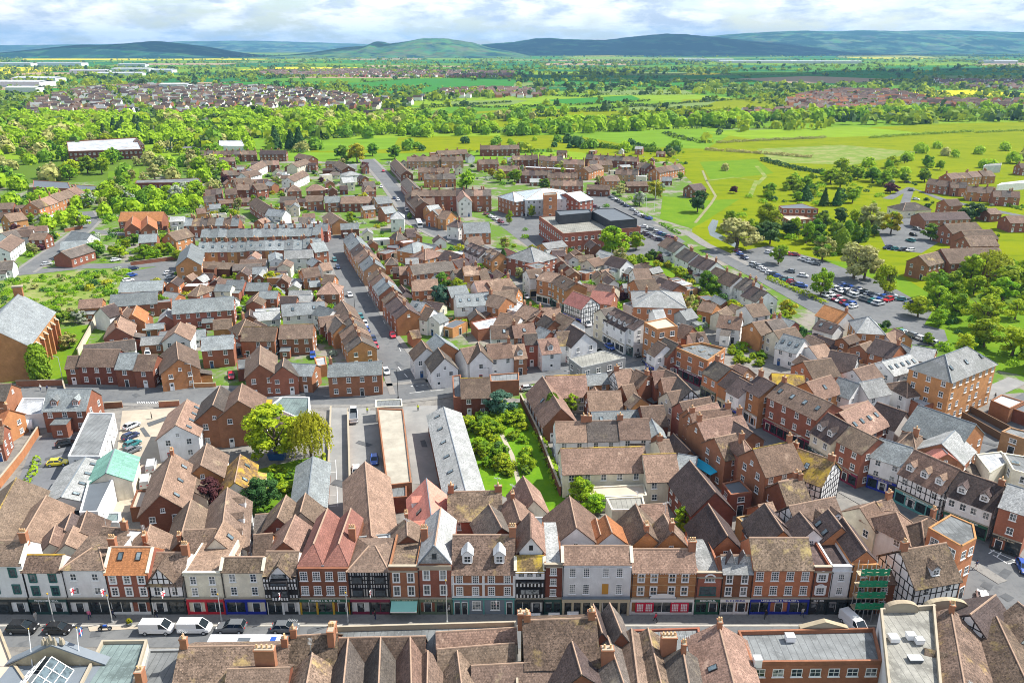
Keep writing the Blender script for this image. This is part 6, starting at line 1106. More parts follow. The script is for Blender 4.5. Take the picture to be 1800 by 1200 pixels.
F(1350, 250, 4, 'at the right edge', 4, 'w', 'w', [(1610, 305), (1640, 290), (1850, 265), (1850, 285)], 'nw', 'school'); F(1350, 250, 4, 'at the right edge', 5, 'm', 'p', [(1515, 170), (1530, 160), (1640, 150), (1640, 165)], 'nw', 'building')

# --- small back extensions, sheds and outhouses between the houses
def infill(px, n, place, seed, walls='bodbwc', roofs='ttpksl'):
    rr = random.Random(seed); P = [G(x, y) for x, y in px]; x0, x1 = min(p.x for p in P), max(p.x for p in P); y0, y1 = min(p.y for p in P), max(p.y for p in P); got = tr = 0
    while got < n and tr < n * 50:
        tr += 1; x, y = rr.uniform(x0, x1), rr.uniform(y0, y1)
        if not inpoly(x, y, P) or near_road(x, y, 3.2): continue
        L, w = rr.uniform(4.5, 8.5), rr.uniform(3.6, 5.5)
        if hit(x, y, 1.6): continue
        nb = min(RECTS, key=lambda r: (r[0] - x) ** 2 + (r[1] - y) ** 2); a = atan2(nb[3], nb[2]) + rr.choice((0, pi / 2)); he = rr.choice((2.4, 2.6, 3.0, 4.6)); hr = he + w * rr.uniform(.28, .42)
        d = Vector((cos(a), sin(a), 0)) * L / 2; c = Vector((x, y, 0))
        if rr.random() < .2:
            s = Vector((-sin(a), cos(a), 0)) * w / 2; flat([c - d - s, c + d - s, c + d + s, c - d + s], he, rr.choice(walls), rr.choice('gwpk'), place, 'outbuilding', 'cols1 st1', parapet=.15)
        else: building(c - d, c + d, hr, w, he, rr.choice(walls), rr.choice(roofs), 'nc st%d' % (2 if he > 4 else 1), place, 'outbuilding', 'outbuildings in back yards', rr=rr)
        got += 1
infill([(440, 290), (660, 300), (700, 380), (560, 410), (330, 410), (380, 340)], 60, 'left of the far main street', 51)
infill([(700, 280), (1180, 262), (1200, 330), (900, 330), (720, 330)], 30, 'in the brown roofed estate', 52)
infill([(640, 420), (760, 410), (900, 470), (1000, 560), (930, 620), (760, 590), (690, 540)], 34, 'in the brick court', 53)
infill([(420, 430), (590, 440), (640, 540), (620, 640), (440, 600)], 34, 'in the gardens of the centre left', 54)
infill([(900, 470), (1050, 450), (1290, 530), (1440, 590), (1400, 640), (1150, 560), (1000, 520)], 36, 'in the gardens behind the lane', 55)
infill([(235, 525), (420, 470), (430, 620), (160, 640), (180, 580)], 24, 'between the slate halls', 56)
infill([(1040, 650), (1200, 700), (1340, 800), (1240, 860), (1100, 780), (1000, 700)], 16, 'in the inner block', 57)
infill([(1380, 620), (1600, 600), (1640, 700), (1560, 740), (1420, 690)], 14, 'among the rear plots on the right', 58)
infill([(-20, 340), (160, 350), (140, 470), (-20, 470)], 12, 'below the brick villas', 59)
# ---------------------------------------------------------------- trees and shrubs
def leafmat(name, a, b, c, tr=0.3):
    m, t = newmat(name); p = wpos(t); n = noise(t, p, 0.35, 4, 0.6); f = noise(t, p, 2.2, 2, 0.7); oi = nd(t, 'ShaderNodeObjectInfo')
    col = mixc(t, ramp(t, n, 0.35, 0.65), a, b); col = mixc(t, ramp(t, f, 0.5, 0.8), col, c); finish(t, objvar(t, col, 0.2, 0.022), 0.75, 0.2, trans=tr)
leafmat('leaf_bright', (0.26, 0.40, 0.014), (0.38, 0.50, 0.018), (0.13, 0.26, 0.014), .4); leafmat('leaf_mid', (0.14, 0.27, 0.02), (0.22, 0.35, 0.02), (0.07, 0.17, 0.02), .35); leafmat('leaf_dark', (0.05, 0.115, 0.03), (0.075, 0.15, 0.03), (0.03, 0.08, 0.025), .2)
leafmat('leaf_olive', (0.33, 0.34, 0.09), (0.42, 0.40, 0.14), (0.25, 0.22, 0.10)); leafmat('leaf_purple', (0.10, 0.035, 0.045), (0.16, 0.06, 0.07), (0.06, 0.02, 0.03)); leafmat('leaf_blossom', (0.36, 0.42, 0.30), (0.5, 0.53, 0.44), (0.2, 0.28, 0.12)); leafmat('leaf_blue', (0.06, 0.14, 0.09), (0.09, 0.18, 0.12), (0.035, 0.09, 0.06)); leafmat('leaf_gold', (0.36, 0.33, 0.012), (0.45, 0.40, 0.02), (0.24, 0.25, 0.012)); leafmat('leaf_willow', (0.36, 0.43, 0.02), (0.46, 0.50, 0.03), (0.24, 0.32, 0.015), .4); leafmat('leaf_pale', (0.38, 0.40, 0.13), (0.48, 0.48, 0.20), (0.26, 0.31, 0.08))
plain('bark', (0.13, 0.10, 0.075), 0.95, 0.1, 0.3, 2)
KIND = {'y': ('leaf_bright', 'bright yellow-green tree', 'round'), 'm': ('leaf_mid', 'mid green tree', 'round'), 'd': ('leaf_dark', 'dark evergreen tree', 'cone'), 'c': ('leaf_dark', 'tall dark conifer', 'column'), 'o': ('leaf_olive', 'thinly leaved olive-brown tree', 'sparse'), 'p': ('leaf_purple', 'purple leaved tree', 'round'), 'w': ('leaf_blossom', 'white blossoming tree', 'round'), 'b': ('leaf_blue', 'blue-green tree', 'round'), 'g': ('leaf_gold', 'golden yellow tree', 'round'), 'l': ('leaf_willow', 'weeping willow', 'willow'), 'a': ('leaf_pale', 'pale budding tree', 'sparse'), 'k': ('leaf_mid', 'dense clipped green tree', 'column'), 'r': ('leaf_dark', 'round dark green tree', 'round'), 'e': ('leaf_bright', 'slender light green tree', 'sparse')}
def leaf_quads(C, D, size, seed, mat, name):
    rr = np.random.RandomState(seed); N = len(C); D = D / np.maximum(np.linalg.norm(D, axis=1), 1e-6)[:, None]; nrm = D + rr.normal(size=(N, 3)) * .4; nrm /= np.linalg.norm(nrm, axis=1)[:, None]
    a = rr.normal(size=(N, 3)); u = np.cross(a, nrm); u /= np.linalg.norm(u, axis=1)[:, None]; w = np.cross(nrm, u); s = (size * (.65 + .7 * rr.rand(N)))[:, None]
    V = np.stack([C - u * s, C - w * s * .7, C + u * s, C + w * s * .7], 1).reshape(-1, 3)
    me = bpy.data.meshes.new(name); me.vertices.add(4 * N); me.vertices.foreach_set('co', V.ravel()); me.loops.add(4 * N); me.loops.foreach_set('vertex_index', np.arange(4 * N, dtype=np.int32)); me.polygons.add(N); me.polygons.foreach_set('loop_start', np.arange(0, 4 * N, 4, dtype=np.int32)); me.materials.append(MAT[mat]); me.update(calc_edges=True); return me
DARKER = {'leaf_bright': 'leaf_mid', 'leaf_mid': 'leaf_dark', 'leaf_gold': 'leaf_bright', 'leaf_pale': 'leaf_olive', 'leaf_olive': 'leaf_mid', 'leaf_blossom': 'leaf_mid'}
def crown_mesh(shape, mat, seed, lod):
    """crown 10 m tall over the ground and about 8 m wide"""
    def mk():
        rr = np.random.RandomState(seed * 17 + len(shape)); n = {0: 6000, 1: 3000, 2: 1000}[lod]; size = {0: .24, 1: .33, 2: .56}[lod]
        if shape in ('round', 'sparse'):
            k = 46 if shape == 'round' else 34; L = []; ph = rr.rand(3) * 6.28
            for i in range(k):
                a = rr.rand() * 2 * pi; z = 2.2 + 6.8 * (i + rr.rand()) / k; t = (z - 2.2) / 7.2; lump = 1 + .18 * sin(2 * a + ph[0]) + .14 * sin(3 * a + ph[1] + z) ; rad = 3.2 * lump * sqrt(max(.05, 1 - (2 * t - .8) ** 2 * .85)) * (.35 + .65 * rr.rand())
                L.append((rad * cos(a) + .5 * sin(ph[2] + z * .3), rad * sin(a), z + .5 * sin(a * 2 + ph[1]), rr.uniform(.5, 1.3) * (1 - .2 * t)))
            L = np.array(L); id_ = rr.choice(k, n, p=L[:, 3] ** 2 / np.sum(L[:, 3] ** 2)); d = rr.normal(size=(n, 3)); d /= np.linalg.norm(d, axis=1)[:, None]
            if shape == 'sparse': n2 = int(n * .62); id_, d = id_[:n2], d[:n2]
            r = L[id_, 3] * (.3 + .85 * np.sqrt(rr.rand(len(id_)))); C = L[id_, :3] + d * r[:, None] * np.array([1, 1, .8]); D = d * .8 + (L[id_, :3] - np.array([0, 0, 5])) * .12
            me = leaf_quads(C, D, size, seed, mat, 'crown'); me.materials.append(MAT[DARKER.get(mat, mat)]); dk = rr.rand(k) < .2; me.polygons.foreach_set('material_index', dk[id_].astype(np.int32)); return me
        elif shape in ('cone', 'column'):
            z = rr.rand(n) ** (1.25 if shape == 'cone' else 1.0) * 9.2 + .7; a = rr.rand(n) * 2 * pi
            prof = (3.3 * (1 - (z - .7) / 9.6) + .2) if shape == 'cone' else 2.5 * np.sqrt(np.clip(1 - ((z - 4.6) / 5.6) ** 2, .03, 1))
            lump = 1 + .16 * np.sin(a * 5 + seed) * np.sin(z * 2.2 + a * 2); r = prof * lump * (.65 + .4 * rr.rand(n)); C = np.stack([r * np.cos(a), r * np.sin(a), z], 1); D = np.stack([np.cos(a), np.sin(a), np.full(n, .35)], 1)
        else:       # willow: hanging strands
            ns = n // 14; size *= .8; a = rr.rand(ns) * 2 * pi; r = 3.9 * np.sqrt(rr.rand(ns)); top = 9.6 - (r / 3.9) ** 2 * 3.2 + rr.normal(size=ns) * .4; C = []; D = []
            for i in range(ns):
                ln = rr.uniform(1.8, 4.8) * (.5 + .5 * r[i] / 3.9)
                for k in range(14): t = k / 14; rr_ = r[i] * (1 + .08 * t); C.append((rr_ * cos(a[i]) + rr.normal() * .1, rr_ * sin(a[i]) + rr.normal() * .1, max(.8, top[i] - ln * t))); D.append((cos(a[i]), sin(a[i]), .4 - .3 * t))
            C = np.array(C); D = np.array(D)
        return leaf_quads(C, D, size, seed, mat, 'crown')
    return cached(('crown', shape, mat, seed, lod), mk)
def trunk_mesh(shape, seed):
    def mk():
        rr = random.Random(seed); b = MB(); ht = 4.2 if shape != 'column' else 2
        b.tube((0, 0, -.3), (rr.uniform(-.2, .2), rr.uniform(-.2, .2), ht * .6), .34, 'bark', 7, .26); b.tube((0, 0, ht * .55), (.1, 0, ht + 3), .26, 'bark', 6, .1)
        if shape in ('round', 'sparse', 'willow'):
            for i in range(7):
                a = i * 2.4 + rr.random(); z = ht * rr.uniform(.45, .9); e = Vector((cos(a) * rr.uniform(1.6, 2.8), sin(a) * rr.uniform(1.6, 2.8), z + rr.uniform(2, 4))); b.tube((0, 0, z), e, .14, 'bark', 5, .05)
                b.tube(e * .7 + Vector((0, 0, z * .3)), e + Vector((cos(a + 1) * .9, sin(a + 1) * .9, 1.0)), .06, 'bark', 4, .03)
        return b.mesh('trunk')
    return cached(('trunk', shape, seed), mk)
rt = random.Random(99); NTREE = [0]
FARTREES = []
def tree(p, h, w, kind, place, group=None):
    p = Vector((p[0], p[1], 0)); d = p.xy.length
    mat, desc, shape = KIND[kind]
    lod = 0 if d < 210 else (1 if d < 480 else 2); sd = rt.randrange(4)
    t = thing('tree', (p.x, p.y, 0), rt.random() * 6.28, desc, place, 'tree', group); NTREE[0] += 1
    obj('crown', crown_mesh(shape, mat, sd, lod), t, (0, 0, 0), 0, (w / 8, w / 8, h / 10)); obj('trunk', trunk_mesh(shape, sd), t, (0, 0, 0), 0, (w / 8 * .9, w / 8 * .9, h / 10))
    return t
def shrub(p, h, w, kind, place):
    mat, desc, shape = KIND[kind]; d = hypot(p[0], p[1]); lod = 1 if d < 240 else 2
    desc = desc.replace('thinly leaved ', '').replace('weeping willow', 'drooping tree').replace(' tree', ' bush').replace('tall dark conifer', 'dark conifer bush')
    t = obj('shrub', crown_mesh('round', mat, rt.randrange(4), lod), None, (p[0], p[1], -h * .3), rt.random() * 6, (w / 8, w / 8, h / 8)); reg(t, desc, place, 'shrub', 'garden shrubs'); RSH.append((p[0], p[1]))
RSH = []
for x, y, h, w, k, pl in (
 (487, 806, 13, 15, 'y', 'behind the workshop yard'), (549, 812, 12, 9.5, 'l', 'behind the workshop yard'), (380, 846, 4.6, 5.2, 'y', 'between the roofs behind the high street'), (463, 893, 7, 7.5, 'r', 'in the small garden behind the high street'), (374, 890, 6.5, 5.5, 'p', 'between the roofs behind the high street'), (425, 878, 5, 4.5, 'p', 'by the small garden behind the high street'),
 (74, 672, 11, 9, 'k', 'beside the orange brick church'), (122, 612, 5.5, 6.5, 'o', 'on the church lawn'), (104, 572, 6, 8, 'm', 'behind the church lawn'), (140, 568, 5, 6, 'w', 'behind the church lawn'), (970, 748, 8.5, 6, 'k', 'beside the tiled barn in the inner block'), (1004, 728, 6, 5, 'e', 'in the courtyard of the inner block'), (1047, 688, 4.5, 5, 'y', 'in the courtyard of the inner block'),
 (878, 735, 8, 8, 'b', 'at the top of the overgrown garden'), (1020, 885, 6, 6.5, 'y', 'beside the long tiled barn'), (1045, 905, 5, 5.5, 'y', 'beside the long tiled barn'), (1202, 930, 5.5, 5, 'y', 'between dark ridged roofs'), (885, 480, 9.5, 4.6, 'c', 'beside the main street'), (908, 484, 7, 4, 'c', 'beside the main street'), (912, 492, 5.5, 5, 'a', 'beside the main street'), (776, 540, 9, 8, 'b', 'behind the side street terrace'),
 (1078, 450, 14, 14.5, 'y', 'in front of the dark red brick offices'), (1118, 440, 9, 8, 'y', 'beside the dark red brick offices'), (1243, 516, 9, 8.5, 'm', 'in the gardens behind the lane'), (1226, 373, 12.5, 12, 'r', 'on the park lawn'), (1152, 350, 12, 12, 'g', 'near the flagpole by the civic car park'), (1124, 362, 9, 9, 'w', 'near the flagpole by the civic car park'), (1090, 345, 9, 9, 'a', 'near the flagpole by the civic car park'), (1294, 438, 15, 21, 'a', 'beside the stream'), (1348, 408, 15, 14, 'y', 'beside the stream'), (820, 332, 12, 13, 'y', 'behind the three storey terrace'), (880, 320, 9, 10, 'e', 'behind the three storey terrace'), (905, 322, 10, 11, 'y', 'behind the three storey terrace'),
 (628, 286, 16, 17, 'g', 'at the top of the main street'), (600, 280, 12, 12, 'm', 'at the top of the main street'), (655, 274, 11, 12, 'm', 'at the top of the main street'), (694, 280, 12, 13, 'm', 'at the top of the main street'), (485, 262, 20, 15, 'd', 'before the far meadow'), (512, 262, 17, 14, 'd', 'before the far meadow'), (527, 264, 19, 17, 'd', 'before the far meadow'),
 (1225, 560, 4, 5, 'y', 'in the courtyard right of the main street'), (1238, 556, 5, 6, 'p', 'in the courtyard right of the main street'), (1222, 575, 4.5, 5, 'y', 'in the courtyard right of the main street'), (480, 505, 6.5, 9, 'g', 'in the gardens of the centre left'), (487, 535, 6, 6.5, 'y', 'in the gardens of the centre left'), (523, 512, 3.4, 3, 'g', 'in the gardens of the centre left'), (472, 565, 4, 5, 'y', 'in the gardens of the centre left'), (518, 470, 4.5, 5, 'm', 'in the gardens of the centre left'), (288, 548, 6.5, 5.5, 'y', 'beside the slate hall'), (258, 556, 3.6, 4.6, 'm', 'beside the slate hall'),
 (140, 402, 9, 11, 'y', 'below the brick villas'), (112, 392, 6, 8, 'g', 'below the brick villas'), (1368, 465, 9, 9, 'e', 'on the riverside car park'), (1442, 520, 11, 10, 'e', 'on the riverside car park'), (1555, 520, 12, 11, 'e', 'beside the riverside car park'), (1500, 490, 15, 15, 'a', 'beside the riverside car park'), (1518, 492, 15, 14, 'a', 'beside the riverside car park'), (1445, 458, 11, 12, 'o', 'beside the riverside car park'), (1530, 405, 14, 15, 'a', 'before the brick flats'), (1565, 412, 12, 11, 'g', 'before the brick flats'), (1520, 425, 10, 6, 'k', 'before the brick flats'), (1635, 422, 8, 9, 'm', 'before the brick flats'), (1705, 388, 10, 14, 'r', 'behind the brick flats'), (1415, 352, 9, 11, 'd', 'above the modern brick hall'), (1448, 362, 10, 7, 'd', 'above the modern brick hall'), (1470, 362, 10, 7, 'd', 'above the modern brick hall'), (1565, 340, 7, 10, 'p', 'by the lane near the meadow'), (1625, 320, 9, 10, 'm', 'by the lane near the meadow'), (1390, 415, 8, 12, 'r', 'beside the modern brick hall'), (1290, 340, 5, 6, 'p', 'beside the meadow path'), (1630, 605, 4, 3.4, 'y', 'beside the small riverside yard'), (720, 385, 3.5, 4, 'm', 'by the main street bus'), (895, 395, 8, 4.5, 'e', 'before the civic offices'), (935, 382, 7, 4, 'y', 'before the civic offices')):
    tree(G(x, y), h, w, k, pl)
def zone(px, n, kinds, h0, h1, place, ratio=(.85, 1.15), seed=1, indiv=True, m=2.0):
    rr = random.Random(seed); P = [G(x, y) for x, y in px]; x0, x1 = min(p.x for p in P), max(p.x for p in P); y0, y1 = min(p.y for p in P), max(p.y for p in P); got = 0; tries = 0; pts = []
    while got < n and tries < n * 40:
        tries += 1; x, y = rr.uniform(x0, x1), rr.uniform(y0, y1)
        if not inpoly(x, y, P) or hit(x, y, m) or near_road(x, y, 1.5): continue
        h = rr.uniform(h0, h1); w = h * rr.uniform(*ratio); k = rr.choice(kinds)
        if any(hypot(x - a, y - b) < (w + c) * .3 for a, b, c in pts): continue
        pts.append((x, y, w)); got += 1
        if indiv: tree((x, y), h, w, k, place)
        else: FARTREES.append((x, y, h, w, k))
zone([(-60, 335), (-60, 250), (130, 240), (330, 262), (420, 285), (380, 318), (330, 335), (200, 310), (120, 318)], 54, 'yymyyoam', 8, 14, 'in the woods at the left', seed=3)
zone([(150, 375), (165, 330), (230, 315), (330, 330), (380, 335), (375, 372), (320, 380), (240, 372)], 24, 'yymyaowk', 7, 12, 'beside the school on the left', seed=4)
zone([(165, 462), (175, 430), (320, 425), (322, 458)], 12, 'yymy', 4, 7, 'below the upper left street', (1, 1.4), seed=5)
zone([(1600, 560), (1640, 500), (1700, 470), (1860, 450), (1860, 690), (1720, 660), (1650, 615)], 34, 'yyyeylye', 6, 12, 'in the riverside trees at the right', (.9, 1.25), seed=6)
zone([(1300, 335), (1380, 325), (1480, 300), (1600, 285), (1660, 300), (1560, 352), (1440, 375), (1350, 372)], 38, 'yymyye', 5, 11, 'beyond the modern brick hall', (.9, 1.3), seed=7)
zone([(1260, 400), (1360, 392), (1400, 440), (1350, 430), (1300, 425)], 8, 'ymor', 6, 11, 'beside the stream', seed=8); zone([(1375, 420), (1480, 392), (1540, 400), (1540, 450), (1450, 450)], 18, 'yermk', 6, 12, 'between the modern hall and the car park', (.6, 1), seed=18)
zone([(180, 240), (250, 226), (255, 240), (180, 250)], 12, 'd', 12, 17, 'above the supermarket roof', (.7, .9), seed=9)
zone([(990, 236), (1640, 208), (1644, 200), (1000, 222)], 90, 'yymmyw', 10, 15, 'in the tree belt across the meadow', (1.0, 1.3), seed=10, indiv=False)
zone([(1640, 208), (1860, 200), (1860, 186), (1640, 196)], 12, 'yymm', 9, 14, 'in the tree belt across the meadow', (1.0, 1.3), seed=11, indiv=False)
zone([(540, 245), (1000, 238), (1000, 222), (740, 226), (560, 234)], 70, 'yymmg', 8, 13, 'in the tree line behind the near houses', (1.0, 1.3), seed=12, indiv=False)
zone([(-80, 250), (330, 258), (540, 240), (700, 214), (600, 200), (280, 206), (-80, 210)], 420, 'yyyymogw', 8, 14, '', (1.0, 1.3), seed=13, indiv=False); zone([(1240, 300), (1460, 296), (1640, 250), (1860, 240), (1860, 300), (1640, 315)], 20, 'yyyea', 4, 9, '', (1, 1.4), seed=14, indiv=False); zone([(700, 268), (960, 258), (1200, 275), (1190, 262), (960, 246), (720, 254)], 30, 'mymd', 4, 9, '', (1, 1.4), seed=15, indiv=False); zone([(20, 330), (240, 340), (330, 345), (200, 420), (20, 420)], 26, 'ymy', 5, 9, '', seed=16, indiv=False); zone([(560, 226), (900, 215), (1000, 200), (1000, 192), (560, 212)], 60, 'ymyo', 7, 12, '', (1, 1.3), seed=17, indiv=False)
for P_z, n_z, pl_z, sd_z in (([(330, 300), (640, 285), (690, 380), (580, 420), (330, 420)], 22, 'among the houses left of the far main street', 61), ([(720, 290), (1180, 275), (1210, 330), (900, 335)], 18, 'in the brown roofed estate', 62), ([(690, 430), (1000, 440), (1050, 540), (800, 570)], 9, 'in the brick court', 63), ([(1050, 450), (1300, 500), (1440, 590), (1200, 560)], 12, 'in the gardens behind the lane', 64), ([(-20, 350), (150, 360), (120, 460), (-20, 470)], 9, 'below the brick villas', 65)):
    zone(P_z, n_z, 'yymygowp', 4.5, 8, pl_z, seed=sd_z, m=1.2)
# gardens
zone([(-80, 335), (-80, 250), (330, 258), (540, 245), (560, 265), (420, 300), (330, 335), (160, 340)], 60, 'yymmyoaw', 6, 11, '', (1.0, 1.3), seed=71, indiv=False); zone([(40, 335), (330, 335), (380, 375), (160, 385), (60, 370)], 40, 'yymyw', 4, 8, '', (1.0, 1.4), seed=72, indiv=False)
def garden(px, n, kinds, h0, h1, place, seed):
    rr = random.Random(seed); P = [G(x, y) for x, y in px]; x0, x1 = min(p.x for p in P), max(p.x for p in P); y0, y1 = min(p.y for p in P), max(p.y for p in P); got = 0; tr = 0
    while got < n and tr < n * 60:
        tr += 1; x, y = rr.uniform(x0, x1), rr.uniform(y0, y1)
        if not inpoly(x, y, P) or hit(x, y, .9) or near_road(x, y, .9) or any(hypot(x - a, y - b) < 1.4 for a, b in RSH): continue
        h = rr.uniform(h0, h1); shrub((x, y), h, h * rr.uniform(1.2, 1.9), rr.choice(kinds), place); got += 1
garden([(810, 735), (855, 712), (905, 716), (925, 770), (940, 830), (890, 850), (865, 850)], 34, 'yyymee', 1.5, 4, 'in the overgrown garden', 31)
garden([(400, 430), (590, 440), (600, 500), (560, 560), (430, 570), (400, 520)], 36, 'yymgmwp', 1.2, 3.2, 'in the gardens of the centre left', 32)
garden([(1030, 480), (1200, 430), (1300, 520), (1180, 560), (1050, 545)], 40, 'yymmdgp', 1.2, 3.5, 'in the gardens behind the lane', 33)
garden([(440, 835), (560, 820), (560, 880), (470, 930), (440, 900)], 14, 'yym', 1, 2.5, 'in the small garden behind the high street', 34)
garden([(330, 480), (420, 470), (430, 560), (330, 540)], 16, 'ymyg', 1.2, 3, 'between the slate halls', 35)
garden([(440, 290), (640, 290), (640, 400), (440, 400)], 28, 'ymygrw', 1.2, 3.5, 'in the gardens left of the main street', 36)
garden([(700, 300), (1180, 270), (1180, 330), (720, 330)], 36, 'ymygrwp', 1.2, 3.5, 'in the brown roofed estate', 37)
garden([(860, 420), (1050, 440), (1060, 480), (920, 470)], 16, 'ymg', 1.2, 3, 'behind the main street shops', 38)
garden([(100, 370), (160, 380), (120, 450), (20, 450), (40, 410)], 16, 'ygmpy', 1.4, 3.5, 'below the brick villas', 39)
garden([(1275, 610), (1370, 630), (1360, 645), (1300, 640)], 12, 'y', 1.5, 2.6, 'in the bright hedge behind the shops', 40)
garden([(230, 540), (420, 520), (420, 570), (250, 620)], 12, 'ymr', 1.2, 2.6, 'beside the church lane', 41)
garden([(1440, 580), (1560, 570), (1560, 610), (1420, 620)], 10, 'ymr', 1.2, 2.6, 'by the riverside houses', 42)
garden([(680, 440), (900, 440), (900, 560), (760, 580)], 12, 'ymr', 1.2, 2.6, 'in the brick court', 43)
garden([(1520, 320), (1800, 330), (1800, 420), (1660, 420)], 24, 'ymrw', 1.4, 3.4, 'by the brick flats', 44)
garden([(-20, 500), (60, 485), (215, 478), (200, 510), (150, 555), (60, 575), (-20, 550)], 30, 'yymoa', .8, 2.2, 'on the rough field', 45)
# hedges: long clipped or wild rows, one object each
def hedge(px, h, w, mat, desc, place, wild=1.0):
    pts = [G(x, y) for x, y in px]; rr = np.random.RandomState(len(THINGS)); C = []; D = []
    for a, c in zip(pts[:-1], pts[1:]):
        L = (c - a).length; n = int(L * (10 if L < 150 else 5)); e = (c - a) / L; s = Vector((-e.y, e.x, 0))
        for i in range(n):
            t = rr.rand(); an = rr.rand() * pi; hh = h * (1 + .3 * wild * sin(t * L * .35) * sin(t * L * .11)); rad = .8 + .25 * rr.rand(); o = s * (cos(an) * w / 2 * rad); z = sin(an) * hh * rad * .95; p = a + (c - a) * t + o; C.append((p.x, p.y, z)); D.append((s.x * cos(an), s.y * cos(an), sin(an) + .1))
    o = pts[0]; C = np.array(C) - np.array([o.x, o.y, 0]); me = leaf_quads(C, np.array(D), .32 * max(h, 1.2), 3, mat, 'hedge'); ob = obj('hedge', me, None, (o.x, o.y, 0)); reg(ob, desc, place, 'hedge')
for px, h, w, mt, ds in (([(1350, 490), (1400, 512), (1452, 534)], 1.6, 2.2, 'leaf_bright', 'clipped green hedge along the riverside car park'), ([(1260, 252), (1330, 248), (1452, 243)], 2.2, 4, 'leaf_olive', 'brownish hedge across the meadow, upper'), ([(1240, 264), (1330, 270), (1428, 278)], 2.4, 5, 'leaf_olive', 'brownish hedge across the meadow, middle'), ([(1530, 243), (1600, 238), (1710, 232)], 2.2, 4, 'leaf_mid', 'thin hedge high on the meadow, right'), ([(1715, 234), (1800, 230), (1880, 229)], 2, 4, 'leaf_mid', 'thin hedge at the right end of the meadow'), ([(995, 245), (1060, 260), (1160, 268)], 4, 8, 'leaf_mid', 'thick hedge curving above the brown estate'), ([(1340, 282), (1400, 298), (1480, 310)], 2.6, 7, 'leaf_dark', 'dark thick hedge on the near meadow'), ([(1650, 332), (1720, 350), (1800, 370)], 1.6, 2, 'leaf_mid', 'clipped hedge before the right-edge estate'), ([(190, 408), (250, 407), (310, 410)], 1.4, 1.8, 'leaf_mid', 'clipped hedge before the red school'), ([(60, 400), (112, 398), (114, 403)], 1.6, 2.0, 'leaf_mid', 'clipped hedge below the brick villas'), ([(945, 760), (965, 810), (985, 860)], 1.6, 2.4, 'leaf_bright', 'tall grass strip along the garden wall'), ([(40, 860), (60, 830), (66, 810)], 1.2, 1.6, 'leaf_bright', 'low bright hedge along the dark yard wall'), ([(570, 800), (570, 850), (566, 890)], .8, .8, 'leaf_bright', 'weedy strip beside the marked concrete yard'), ([(1160, 394), (1175, 402), (1195, 412)], 1.4, 1.6, 'leaf_mid', 'clipped hedge beside the park lane')):
    hedge(px, h, w, mt, ds, '')
# the rest of the woods, too many and too small to count
def far_wood():
    K = {'y': 1, 'm': 0, 'o': 3, 'a': 3, 'g': 1, 'w': 1, 'e': 1, 'd': 2, 'k': 0, 'l': 1, 'r': 2, 'p': 2}
    return [(x, y, h * 1.05, w * .5, K[k]) for x, y, h, w, k in FARTREES]
# ---------------------------------------------------------------- vehicles
CARC = {'white': (0.80, 0.80, 0.80), 'silver': (0.48, 0.50, 0.52), 'grey': (0.13, 0.14, 0.15), 'black': (0.012, 0.012, 0.014), 'red': (0.50, 0.012, 0.03), 'blue': (0.02, 0.08, 0.36), 'navy': (0.012, 0.025, 0.08), 'yellow': (0.75, 0.62, 0.02), 'teal': (0.02, 0.17, 0.18), 'orange': (0.6, 0.2, 0.02), 'maroon': (0.20, 0.01, 0.04)}
for k_, c_ in CARC.items():
    m_, t_ = newmat('paint_' + k_); bs = nd(t_, 'ShaderNodeBsdfPrincipled', Roughness=0.3); bs.inputs['Base Color'].default_value = rgb(c_); bs.inputs['Coat Weight'].default_value = 0.6; bs.inputs['Specular IOR Level'].default_value = .5; ou = nd(t_, 'ShaderNodeOutputMaterial'); lk(t_, bs.outputs[0], ou.inputs[0])
m_, t_ = newmat('car_glass'); finish(t_, (0.015, 0.022, 0.028), 0.06, 0.6); plain('tyre', (0.02, 0.02, 0.02), 0.8); plain('lamp_clear', (0.7, 0.7, 0.68), 0.2, .5); plain('lamp_red', (0.4, 0.01, 0.01), .3)
CARB = {   # stations along the car: x, half width, floor, waist ; then cabin: x0 base, x0 top, x1 top, x1 base, roof height
    'car': ([(-2.1, .62, .42, .72), (-2.0, .80, .28, .88), (-1.2, .88, .22, .92), (0, .90, .22, .93), (1.1, .88, .22, .90), (1.9, .80, .28, .72), (2.12, .60, .40, .60)], (-1.85, -1.35, .30, 1.10, 1.46)),
    'suv': ([(-2.25, .7, .5, .9), (-2.15, .88, .35, 1.05), (-1.2, .94, .28, 1.08), (0, .95, .28, 1.08), (1.2, .94, .28, 1.05), (2.05, .86, .34, .9), (2.27, .68, .48, .75)], (-2.12, -1.75, .25, 1.15, 1.72)),
    'van': ([(-2.5, .90, .35, 1.05), (-2.45, .97, .28, 1.1), (-1.2, .98, .26, 1.1), (0, .98, .26, 1.1), (1.5, .98, .26, 1.1), (2.3, .92, .3, .95), (2.52, .74, .42, .75)], (-2.5, -2.47, .95, 1.95, 1.98)),
    'truck': ([(-3.2, 1.0, .55, 1.0), (-3.0, 1.05, .5, 1.05), (0, 1.05, .5, 1.05), (2.6, 1.05, .45, 1.2), (3.1, 1.0, .4, 1.2)], (1.2, 1.3, 2.6, 3.0, 2.4))}
